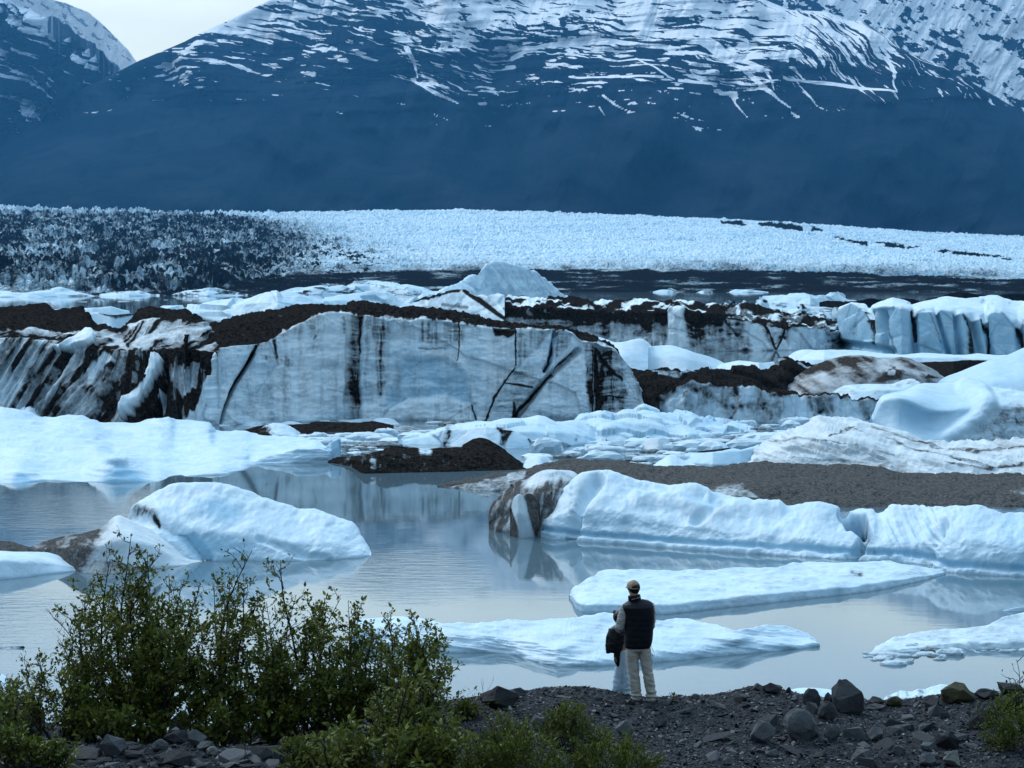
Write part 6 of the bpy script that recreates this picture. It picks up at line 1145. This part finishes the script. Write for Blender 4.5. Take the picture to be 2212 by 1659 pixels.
def cushion(label, cx, cyb, w, h, Y, seed, n=1500, mat=None, lsize=0.05):
    s = Plant(seed); r = s.r; X0 = (cx - CX) / FPX * Y; z0 = float(gz(X0, Y)); m = Y / FPX; base = np.array([X0, Y, z0]); W_, H_ = w * m / 2, h * m
    for k in range(34):
        a = r.uniform(0, 6.28); q = math.sqrt(r.random()); top = np.array([X0 + W_ * q * math.cos(a), Y + W_ * .7 * q * math.sin(a), 0])
        top[2] = float(gz(top[0], top[1])) + H_ * (1 - 0.75 * q ** 2) * r.uniform(.75, 1.08)
        b = np.array([X0 + (top[0] - X0) * .5, Y + (top[1] - Y) * .5, z0 - 0.02]); p = s.path(b, top, .08, 6); s.tube(p, .006, .002, 3); s.leaves(p, n // 34 // 2, lsize, .06, .7, .2)
        for j in range(4):
            e = s.path(p[r.integers(2, 5)], top + r.normal(0, .09, 3), .1, 4); s.tube(e, .003, .0015, 3); s.leaves(e, n // 34 // 8 + 1, lsize, .05, .9, .1)
    return s.build('low_willow', label, 'low shrub', base, mat or LEAF_G, 'low green bushes on the bank', .40)
cushion('rounded bright green cushion bush with upright tips, below the standing pair', 1235, 1620, 150, 95, 28.4, 31, 2600)
cushion('flat green cushion bush spreading to the right at the bottom centre', 1330, 1680, 240, 95, 26.6, 32, 3600)
cushion('green cushion bush at the bottom between the front shrub and the rounded cushion', 1130, 1690, 200, 130, 26.5, 33, 3400)
cushion('upright green cushion bush left of the two upright stones', 1090, 1640, 110, 100, 27.6, 34, 2200)
cushion('dull olive tuft behind the rounded bright green cushion bush', 1206, 1570, 60, 34, 29.2, 35, 500, LEAF_L, .035)
cushion('dark green cushion bush at the bottom edge below the front shrub', 1030, 1700, 120, 110, 26.3, 36, 2000)
cushion('dense olive green bush at the right edge below the black crest stone', 2200, 1640, 170, 120, 28.5, 37, 3600, None, .045)
cushion('small yellow green tuft at the right edge on the crest', 2205, 1530, 75, 50, 30.6, 38, 800)
cushion('small leafy tuft between the shrub row and the squat black rock', 1005, 1530, 60, 38, 30.6, 39, 600, LEAF, .06)
shrub('willow_twig', 'single thin twig with a few leaves rising at the right edge of the bank', 'twig', [(2206, 1540)], [(2196, 1425, .25), (2210, 1460, .4)], 30.5, LEAF, 40, nleaf=.35, side=5, thick=.006, sub=1, low=.3)
def sprig(label, x, y, h, seed, n=2, mat=TWIG, leaf=0):
    g = ground_at(x, y); s = Plant(seed)
    for k in range(n):
        p = s.path(g, g + np.array([s.r.normal(0, .05), 0, h * s.r.uniform(.6, 1)]), .05, 5); s.tube(p, .004, .0015, 3); s.leaves(p, leaf or 2, .05 if leaf else .02, .02, .5, .5)
    s.build('grass_sprig' if not leaf else 'leafy_sprig', label, 'sprig', g, LEAF, None, .5, mat)
sprig('tiny leafy sprig on the skyline of the bank just right of the man', 1452, 1512, .10, 51, 4, BARK, 5)
sprig('thin dry grass stems standing behind the squat black rock', 1046, 1515, .40, 52, 3)
sprig('dark bare twig sticking up in the left rubble', 527, 1650, .5, 53, 3, BARK)
sprig('dry pale stem leaning in the left rubble at the bottom edge', 595, 1658, .22, 54, 2)
# ------------------------------------------------------------------ people
def simple(name, col, rough=0.8, bumpscale=0, bumpd=0.004, sheen=0.0, var=0.25):
    t = NT(name); v = t.coord()
    n = t.noise(v, 9.0, 5, 0.6)
    c = t.mix(n, tuple(q * (1 - var) for q in col), tuple(min(1, q * (1 + var)) for q in col))
    b = t.bump(t.noise(v, bumpscale, 4, 0.6), bumpd, 0.9) if bumpscale else None
    return t.bsdf(c, rough, b, 0.25)
SKIN = simple('skin', (0.34, 0.22, 0.15), 0.55)
HAIR = simple('dark_hair', (0.008, 0.007, 0.007), 0.5, 90, 0.003)
VEST = simple('navy_quilted_nylon', (0.0025, 0.0036, 0.009), 0.6, 22, 0.006)
SHIRT = simple('grey_shirt_cotton', (0.40, 0.39, 0.38), 0.85, 14, 0.012)
TROU = simple('khaki_cotton', (0.40, 0.378, 0.335), 0.85, 10, 0.010)
CAPM = simple('beige_cap_cotton', (0.30, 0.25, 0.155), 0.85, 60, 0.002)
SHOE = simple('pale_trainer', (0.30, 0.27, 0.23), 0.7, 30, 0.004); SOLE = simple('dark_sole', (0.012, 0.012, 0.013), 0.7)
JACK = simple('black_jacket_nylon', (0.007, 0.008, 0.010), 0.5, 16, 0.008)
BLUE = simple('pale_blue_nylon', (0.46, 0.60, 0.72), 0.6, 9, 0.02)
MITT = simple('olive_palm', (0.16, 0.15, 0.05), 0.8); CORD = simple('blue_grey_cord', (0.08, 0.14, 0.20), 0.6); PRINT = simple('pale_print', (0.45, 0.45, 0.46), 0.7)
DARKC = simple('dark_cloth', (0.006, 0.006, 0.007), 0.8)

def tube_mesh(pts, rad, k=14):
    """closed tapering tube; rad: number or (rx, ry) per point, rx across, ry in depth"""
    pts = np.asarray(pts, float); m = len(pts); d = np.gradient(pts, axis=0); d /= np.linalg.norm(d, axis=1)[:, None] + 1e-9
    ref = np.array([0, 1.0, 0]) if abs(d[:, 1]).max() < 0.85 else np.array([0, 0, 1.0])
    a = np.cross(d, ref); a /= np.linalg.norm(a, axis=1)[:, None] + 1e-9; b = np.cross(a, d)
    th = np.arange(k) / k * 2 * np.pi; rr = np.array([r if isinstance(r, (tuple, list)) else (r, r) for r in rad], float)
    V = pts[:, None] + rr[:, 0, None, None] * np.cos(th)[None, :, None] * a[:, None] + rr[:, 1, None, None] * np.sin(th)[None, :, None] * b[:, None]
    i = np.arange(m * k).reshape(m, k); j = np.roll(i, -1, 1); F = np.stack([i[:-1], j[:-1], j[1:], i[1:]], -1).reshape(-1, 4)
    V = np.concatenate([V.reshape(-1, 3), pts[:1], pts[-1:]]); c0, c1 = m * k, m * k + 1
    T = np.concatenate([np.stack([i[0], np.roll(i[0], -1), np.full(k, c0)], -1)[:, ::-1], np.stack([i[-1], np.roll(i[-1], -1), np.full(k, c1)], -1)])
    return V, F, T
def ball(c, r, k=16):
    t = np.linspace(-1, 1, 11) * np.pi / 2; r = (r, r, r) if not isinstance(r, tuple) else r
    th = np.arange(k) / k * 2 * np.pi; V = np.stack([np.cos(t)[:, None] * np.cos(th) * r[0] + c[0], np.cos(t)[:, None] * np.sin(th) * r[1] + c[1], np.sin(t)[:, None] * np.ones(k) * r[2] + c[2]], -1)
    i = np.arange(11 * k).reshape(11, k); j = np.roll(i, -1, 1); return V.reshape(-1, 3), np.stack([i[:-1], j[:-1], j[1:], i[1:]], -1).reshape(-1, 4), np.zeros((0, 3), int)
def fuse(parts, voxel, smooth=4, fn=None):
    """one continuous surface out of overlapping closed shapes"""
    V = []; F = []; T = []; o = 0
    for v, f, t in parts: V.append(v); F.append(f + o); T.append(t + o); o += len(v)
    Fl = [np.concatenate(F)]; Tl = np.concatenate(T)
    if len(Tl): Fl.append(Tl)
    me = raw_mesh('tmp', np.concatenate(V), Fl); ob = bpy.data.objects.new('tmp', me); C.objects.link(ob)
    r = ob.modifiers.new('r', 'REMESH'); r.mode = 'VOXEL'; r.voxel_size = voxel; r.use_smooth_shade = True
    s = ob.modifiers.new('s', 'SMOOTH'); s.factor = 0.5; s.iterations = smooth
    bpy.context.view_layer.update(); dg = bpy.context.evaluated_depsgraph_get()
    out = bpy.data.meshes.new_from_object(ob.evaluated_get(dg)); bpy.data.objects.remove(ob); bpy.data.meshes.remove(me)
    co = np.empty(len(out.vertices) * 3, np.float32); out.vertices.foreach_get('co', co); co = co.reshape(-1, 3).astype(float)
    if fn is not None:
        no = np.empty(len(out.vertices) * 3, np.float32); out.vertices.foreach_get('normal', no); no = no.reshape(-1, 3)
        co = co + no * fn(co)[:, None]; out.vertices.foreach_set('co', np.ascontiguousarray(co, np.float32).ravel()); out.update()
    out.polygons.foreach_set('use_smooth', np.ones(len(out.polygons), bool)); out.materials.clear()
    return out
def part(name, me, mat, parent, label=None):
    me.name = name; me.materials.append(mat); return put(name, me, parent, label)

def hand_shapes(wr, dirv, palmn, size=0.19, curl=0.5, side=1):
    """palm, four unequal bent fingers and a thumb; wr wrist, dirv towards the fingertips, palmn out of the palm"""
    d = np.array(dirv, float); d /= np.linalg.norm(d); n = np.array(palmn, float); n -= d * (n @ d); n /= np.linalg.norm(n); s = np.cross(d, n) * side; wr = np.array(wr, float)
    L = size; out = [tube_mesh([wr, wr + d * L * .25, wr + d * L * .48, wr + d * L * .53], [(.024, .020), (.036, .017), (.042, .015), (.036, .010)])]
    for k, (off, ln) in enumerate(((-.031, .36), (-.010, .42), (.011, .39), (.031, .31))):
        p = wr + d * L * .47 + s * off; c = curl * (0.8 + .12 * k); pts = [p]; ang = c * .5
        for q in range(3):
            p = p + (d * math.cos(ang) + n * math.sin(ang)) * L * ln * (.42, .33, .25)[q]; pts.append(p); ang += c
        out.append(tube_mesh(pts, [.0095, .009, .0082, .0065], 8))
    p = wr + d * L * .12 - s * .028; out.append(tube_mesh([p, p - s * .026 + d * .028 + n * .006, p - s * .034 + d * .062 + n * .016, p - s * .03 + d * .088 + n * .028], [.013, .012, .0105, .008], 8))
    return out

def head_shapes(c, r, face, neck_to):
    """skull, jaw, brow, nose, lips and ears around centre c; r = half the head height; face = viewing direction"""
    c = np.array(c, float); f = np.array(face, float); f /= np.linalg.norm(f); s = np.cross(f, [0, 0, 1.0]); u = np.array([0, 0, 1.0])
    o = [ball(c + u * r * .15 - f * r * .08, (r * .70, r * .80, r * .84)), ball(c - u * r * .35 + f * r * .22, (r * .54, r * .56, r * .60)), ball(c - u * r * .72 + f * r * .48, (r * .27, r * .24, r * .2))]
    o.append(tube_mesh([c + f * r * .78 + u * r * .08, c + f * r * .98 - u * r * .16, c + f * r * .80 - u * r * .26], [r * .08, r * .14, r * .10], 8))
    o.append(tube_mesh([c + f * r * .70 - u * r * .47 - s * r * .2, c + f * r * .80 - u * r * .47, c + f * r * .70 - u * r * .47 + s * r * .2], [r * .05, r * .08, r * .05], 8))
    for k in (-1, 1):
        o.append(ball(c + s * k * r * .72 - u * r * .05 - f * r * .05, (r * .10, r * .16, r * .24), 8)); o.append(ball(c + f * r * .66 + s * k * r * .26 + u * r * .04, (r * .13, r * .12, r * .10), 8))
        o.append(tube_mesh([c + f * r * .74 + s * k * r * .10 + u * r * .2, c + f * r * .66 + s * k * r * .42 + u * r * .2], [r * .09, r * .07], 8))
    o.append(tube_mesh([c - u * r * .3 - f * r * .15, np.array(neck_to, float)], [r * .50, r * .56], 14)); return o

# -- the man: local x right, y away from the camera, z up; 1.75 m
PF = ground_at(1381, 1513); K = 0.001306 * PF[1] / 31.6
def L(zx, zy, y=0.0): return np.array([(zx - 680) * K, y, (1512 - zy) * K])
man = empty('person', tuple(PF), 'person in beige cap, black padded vest and khaki trousers, seen from behind on the bank', 'person')
face = (-0.35, 1.0, 0.0)
body = head_shapes(L(612, 268, .03), 0.118, face, L(622, 420, .0))
body += [tube_mesh([L(625, 400, 0), L(640, 470, 0), L(660, 620, 0), L(665, 800, 0), L(662, 920, 0), L(662, 980, 0)], [(.06, .055), (.18, .09), (.175, .105), (.155, .10), (.165, .11), (.12, .09)])]
legs = [([L(605, 940), L(605, 1080, .01), L(618, 1210, .0), L(640, 1350, -.02), L(648, 1480, -.01)], [.078, .072, .055, .050, .040]), ([L(742, 940), L(752, 1080, .0), L(770, 1210, -.01), L(798, 1350, -.02), L(815, 1490, -.02)], [.078, .072, .055, .050, .040])]
body += [tube_mesh(p, r) for p, r in legs]
body += [tube_mesh([L(648, 1475, -.03), L(640, 1495, .06), L(632, 1502, .15)], [.040, .038, .028]), tube_mesh([L(815, 1490, -.04), L(826, 1515, .04), L(838, 1520, .13)], [.040, .038, .028])]
lel = L(470, 715, .02); lwr = L(500, 660, .27); rel = L(812, 700, .08); rwr = L(690, 665, .26)
body += [tube_mesh([L(520, 470, 0), L(500, 560, -.01), lel, (lel + lwr) / 2, lwr], [.058, .050, .043, .040, .028]), tube_mesh([L(790, 440, 0), L(812, 560, .03), rel, (rel + rwr) / 2, rwr], [.058, .050, .043, .040, .028])]
body += hand_shapes(lwr, (.55, .35, .35), (.2, -.6, .6), curl=.55) + hand_shapes(rwr, (-.8, .35, .1), (-.2, -.7, .4), curl=.55, side=-1)
part('body', fuse(body, 0.0062, 3), SKIN, man)
# clothes
def wrinkle(a, f1, f2, s): return lambda P: a * (fbm3(P * np.array([1, 1, 2.4]), f1, 3, s, .5, True) - .62) + a * .5 * (fbm3(P, f2, 3, s + 5) - .5)
def trouser_fn(P):
    z = P[:, 2]; w = 0.018 * (fbm3(np.stack([P[:, 0] * 0.8 + P[:, 2] * .5, P[:, 1], P[:, 2] * 1.7], -1), 11, 3, 711, .5, True) - .6) * (0.5 + sstep(.62, .40, z)) + .006 * (fbm3(P, 30, 2, 712) - .5)
    return w + .012 * np.sin(z * 90 + 9 * P[:, 0]) * sstep(.20, .05, z)
tr = [tube_mesh([L(660, 850), L(660, 910), L(662, 960)], [(.172, .118), (.178, .125), (.165, .12)], 20)]
tr += [tube_mesh([L(600, 930), L(603, 1000, .0), L(606, 1080, .01), L(615, 1200, .0), L(630, 1320, -.015), L(640, 1420, -.01), L(646, 1490, .0)], [(.092, .105), (.094, .105), (.088, .098), (.080, .086), (.076, .080), (.075, .082), (.074, .088)], 18),
       tube_mesh([L(735, 930), L(745, 1000, .0), L(752, 1080, .0), L(770, 1200, -.01), L(792, 1320, -.02), L(808, 1420, -.015), L(814, 1500, .0)], [(.088, .105), (.090, .105), (.084, .098), (.076, .086), (.072, .080), (.070, .082), (.071, .088)], 18)]
trm = part('trousers', fuse(tr, 0.0085, 3, trouser_fn), TROU, man)
zr = np.array([930, 905, 860, 800, 740, 680, 620, 560, 510, 470, 440, 415, 398]); xl = np.array([522, 514, 512, 513, 514, 515, 514, 508, 494, 482, 490, 530, 560]); xr = np.array([798, 808, 822, 828, 832, 836, 842, 846, 842, 834, 818, 780, 716])
th = np.arange(48) / 48 * 2 * np.pi; rings = []
zf = np.linspace(0, len(zr) - 1, 90)
for q in zf:
    i = min(int(q), len(zr) - 2); t_ = q - i; zz = zr[i] + (zr[i + 1] - zr[i]) * t_; a_ = xl[i] + (xl[i + 1] - xl[i]) * t_; b_ = xr[i] + (xr[i + 1] - xr[i]) * t_
    puff = 1 + 0.011 * abs(math.sin((zz - 930) / 62 * math.pi)) ** 0.6 - .01
    cx = (a_ + b_) / 2; rx = (b_ - a_) / 2 * K * puff; ry = min(.155, .62 * rx + .02) * puff * (1 if zz > 480 else max(.55, (zz - 330) / 150))
    tilt = sstep(600, 420, zz) * 0.16
    P = np.stack([L(cx, zz)[0] + rx * np.sign(np.cos(th)) * np.abs(np.cos(th)) ** .8, ry * np.sign(np.sin(th)) * np.abs(np.sin(th)) ** .9 + .0, np.full(48, L(0, zz)[2]) + tilt * rx * np.cos(th) * .5], -1); rings.append(P)
V = np.stack(rings); V[..., 1] += 0; Vf = V.reshape(-1, 3); i = np.arange(len(rings) * 48).reshape(-1, 48); j = np.roll(i, -1, 1)
Fq = np.stack([i[:-1], j[:-1], j[1:], i[1:]], -1).reshape(-1, 4); c0 = len(Vf); Vf = np.concatenate([Vf, V[0].mean(0)[None], V[-1].mean(0)[None]])
Tq = np.concatenate([np.stack([j[0], i[0], np.full(48, c0)], -1), np.stack([i[-1], j[-1], np.full(48, c0 + 1)], -1)])
vest = part('vest', fuse([(Vf, Fq, Tq)], 0.0075, 1, lambda P: .006 * (fbm3(P, 14, 3, 721) - .5)), VEST, man)
col = part('collar', fuse([tube_mesh([L(628, 425, .01), L(626, 395, .0), L(620, 360, -.005), L(618, 345, -.005)], [(.10, .085), (.094, .080), (.092, .078), (.086, .072)], 24)], 0.006, 2), VEST, vest)
pc = [(L(590, 384, -.088), 0), (L(640, 372, -.094), 0), (L(680, 360, -.082), 0)]
pr = fuse([tube_mesh([L(588, 386, -.079), L(612, 381, -.086), L(632, 376, -.088)], [.0035] * 3, 6), tube_mesh([L(640, 374, -.088), L(664, 367, -.084), L(690, 358, -.071)], [.0042] * 3, 6)], .0022, 1); part('collar_print', pr, PRINT, vest)
def sleeve(p, r, s): return fuse([tube_mesh(p, r, 18)], .0075, 2, wrinkle(.016, 13, 34, s))
part('sleeve', sleeve([L(520, 470, 0), L(500, 540, -.01), L(482, 630, -.01), L(466, 700, .01), L(462, 722, .05), L(478, 700, .14), lwr + np.array([-.01, -.03, 0])], [.062, .068, .070, .072, .066, .058, .042], 731), SHIRT, man)
part('sleeve', sleeve([L(795, 445, 0), L(812, 540, .03), L(815, 640, .06), L(810, 700, .09), L(770, 700, .17), rwr + np.array([.03, -.02, 0])], [.058, .060, .060, .062, .055, .042], 732), SHIRT, man)
hc = L(612, 268, .03)
hr = fuse([ball(hc + np.array([.012, -.018, .004]), (.088, .092, .086)), ball(hc + np.array([.02, -.045, -.045]), (.066, .052, .042))], .006, 2, lambda P: .006 * (fbm3(P * np.array([1, 1, .35]), 70, 2, 741) - .5)); part('hair', hr, HAIR, man)
# cap: dome with the strap opening at the back, and the peak in front
nu_, nv_ = 48, 16; U = np.arange(nu_) / nu_ * 2 * np.pi; fa = math.atan2(face[1], face[0]); cap_c = hc + np.array([0, -.004, .018]); Vc = []
for k in range(nv_):
    e = (k / (nv_ - 1)) * np.pi / 2; zz = -0.018 + .100 * math.sin(e); rr = .099 * math.cos(e) ** .8
    Vc.append(np.stack([cap_c[0] + rr * np.cos(U) * .97, cap_c[1] + rr * np.sin(U) * 1.08, np.full(nu_, cap_c[2] + zz) - .010 * np.cos(U - fa - math.pi) * (1 - k / nv_)], -1))
Vc = np.stack(Vc); i = np.arange(nu_ * nv_).reshape(nv_, nu_); j = np.roll(i, -1, 1); Fc = np.stack([i[:-1], j[:-1], j[1:], i[1:]], -1)
bk = (np.arange(nu_) / nu_ * 2 * np.pi - (-1.45) + np.pi) % (2 * np.pi) - np.pi; keep = np.ones((nv_ - 1, nu_), bool)
for k in range(1, 7): keep[k] = np.abs(bk) > .50 * math.sqrt(max(0, 1 - ((k - 1) / 6) ** 2))
keep[0] = True
cm = raw_mesh('cap', Vc.reshape(-1, 3), Fc[keep].reshape(-1, 4)); co_ = part('cap', cm, CAPM, man); sm_ = co_.modifiers.new('thickness', 'SOLIDIFY'); sm_.thickness = .004; sm_.offset = 1
fv = np.array(face) / np.linalg.norm(face); sv = np.cross(fv, [0, 0, 1.0]); bp = []; 
for a_ in np.linspace(-1.15, 1.15, 13): bp.append([cap_c + fv * .095 * math.cos(a_) + sv * .092 * math.sin(a_) + np.array([0, 0, -.010]), cap_c + fv * (.095 + .075 * math.cos(a_)) * math.cos(a_ * .8) + sv * .094 * math.sin(a_) + np.array([0, 0, -.022 - .012 * abs(a_)])])
bp = np.array(bp); ib = np.arange(26).reshape(13, 2); bm_ = raw_mesh('peak', bp.reshape(-1, 3), np.stack([ib[:-1, 0], ib[:-1, 1], ib[1:, 1], ib[1:, 0]], -1)); pk = part('peak', bm_, CAPM, co_); q_ = pk.modifiers.new('thickness', 'SOLIDIFY'); q_.thickness = .005
part('button', fuse([ball(cap_c + np.array([0, 0, .083]), (.009, .009, .006))], .0025, 1), CAPM, co_)
for p0, p1, p2 in ((L(650, 1482, -.045), L(640, 1500, .06), L(632, 1510, .165)), (L(816, 1494, -.055), L(830, 1516, .05), L(842, 1528, .15))):
    sh = part('shoe', fuse([ball(p0 + np.array([0, 0, -.006]), (.045, .05, .045)), tube_mesh([p0, p1, p2], [.046, .046, .034], 14)], .006, 2, lambda P: .004 * (fbm3(P, 40, 2, 751) - .5)), SHOE, man)
    part('sole', fuse([tube_mesh([p0 + np.array([0, -.03, -.040]), p1 + np.array([0, 0, -.030]), p2 + np.array([0, .02, -.020])], [(.047, .012), (.050, .013), (.036, .012)], 14)], .005, 1), SOLE, sh)
cl = [L(803, 900, -.02), L(822, 940, -.05), L(838, 980, -.06), L(836, 1012, -.05), L(824, 1015, -.04), L(816, 980, -.04), L(818, 1060, -.05), L(822, 1100, -.05)]
cs = []
for a_, b_, c_, d_ in zip([cl[0]] + cl[:-1], cl, cl[1:], cl[2:] + [cl[-1]]):
    for t_ in np.linspace(0, 1, 6)[:-1]: cs.append(.5 * ((2 * b_) + (-a_ + c_) * t_ + (2 * a_ - 5 * b_ + 4 * c_ - d_) * t_ ** 2 + (-a_ + 3 * b_ - 3 * c_ + d_) * t_ ** 3))
v_, f_, t_ = tube_mesh(cs[:len(cs)], [.0032] * len(cs), 6); part('hip_cord', raw_mesh('hip_cord', v_, [f_, t_]), CORD, man)

# -- the smaller person half hidden in front of the man
CP_ = np.array([L(500, 0)[0], .46, 0.0]); g2 = gz(PF[0] + CP_[0], PF[1] + CP_[1]); kid = empty('person', (PF[0] + CP_[0], PF[1] + CP_[1], float(max(g2, PF[2] - .05))), 'small person in black jacket and pale blue trousers, half hidden behind the man', 'person')
k2 = K * (PF[1] + CP_[1]) / PF[1]
def M(zx, zy, y=0.0): return np.array([(zx - 505) * k2, y, (1502 - zy) * k2])
kb = head_shapes(M(478, 655, .02), 0.105, (-.2, 1, 0), M(480, 770, 0)) + [tube_mesh([M(480, 765), M(478, 800), M(475, 900), M(490, 1000), M(500, 1040)], [(.05, .05), (.115, .07), (.12, .08), (.11, .085), (.08, .07)])]
kb += [tube_mesh([M(480, 1010), M(470, 1200), M(462, 1350), M(462, 1490)], [.06, .05, .04, .032]), tube_mesh([M(530, 1010), M(545, 1200), M(553, 1350), M(556, 1490)], [.06, .05, .04, .032]), tube_mesh([M(462, 1485, -.02), M(456, 1492, .11)], [.032, .026]), tube_mesh([M(556, 1485, -.02), M(562, 1492, .11)], [.032, .026])]
kw = M(440, 1030, -.02); kr = M(560, 960, .16)
kb += [tube_mesh([M(405, 790), M(385, 890), M(405, 985), kw], [.045, .040, .036, .026]), tube_mesh([M(555, 790), M(580, 880, .04), M(575, 950, .1), kr], [.045, .040, .036, .026])] + hand_shapes(kw, (.15, .1, -1), (.8, .2, 0), .15, .3) + hand_shapes(kr, (-.5, .8, .1), (-.2, 0, -1), .15, .5, -1)
part('body', fuse(kb, .0062, 3), SKIN, kid)
part('hair', fuse([ball(M(478, 640, -.005), (.092, .10, .095)), ball(M(430, 592, .03), (.026, .05, .034))], .006, 2, lambda P: .006 * (fbm3(P, 40, 2, 761) - .5)), HAIR, kid)
jk = [tube_mesh([M(470, 745), M(465, 790), M(450, 850), M(440, 930), M(432, 1000), M(428, 1035)], [(.07, .07), (.125, .09), (.14, .11), (.145, .12), (.135, .12), (.11, .10)], 22), tube_mesh([M(405, 780), M(375, 860, -.02), M(365, 960, -.03), M(352, 1030, -.03), M(348, 1042, -.03)], [(.055, .05), (.055, .05), (.050, .05), (.030, .04), (.015, .02)], 14), tube_mesh([M(555, 790), M(580, 880, .04), M(575, 950, .1), kr], [.055, .052, .050, .04], 14)]
part('jacket', fuse(jk, .0075, 2, wrinkle(.020, 9, 26, 771)), JACK, kid)
cu = part('mitten', fuse([tube_mesh([M(440, 975, -.06), M(455, 1030, -.07), M(452, 1100, -.07), M(462, 1150, -.07), M(470, 1200, -.07)], [(.055, .04), (.052, .038), (.046, .034), (.034, .026), (.006, .006)], 14)], .006, 2, wrinkle(.012, 16, 40, 781)), DARKC, kid)
part('palm_patch', fuse([tube_mesh([M(434, 1075, -.098), M(438, 1105, -.102), M(446, 1135, -.098)], [(.010, .008), (.018, .010), (.010, .008)], 10)], .004, 2), MITT, kid)
kt = [tube_mesh([M(505, 985), M(505, 1040), M(507, 1090)], [(.07, .075), (.085, .085), (.08, .08)], 18), tube_mesh([M(495, 1060), M(485, 1180), M(472, 1320), M(462, 1420), M(458, 1488)], [(.058, .08), (.066, .085), (.072, .09), (.078, .09), (.070, .085)], 18), tube_mesh([M(520, 1060), M(535, 1180), M(548, 1320), M(556, 1420), M(560, 1488)], [(.058, .08), (.064, .085), (.068, .09), (.074, .09), (.066, .085)], 18)]
part('trousers', fuse(kt, .0085, 2, lambda P: .030 * (fbm3(P * np.array([1, 1, 1.8]), 9, 3, 791, .5, True) - .6) * (.4 + sstep(.35, .1, P[:, 2]))), BLUE, kid)
for q in (460, 540): part('shoe', fuse([tube_mesh([M(q, 1486, -.04), M(q, 1490, .06), M(q, 1494, .13)], [.036, .036, .026], 14)], .006, 2), SOLE, kid)
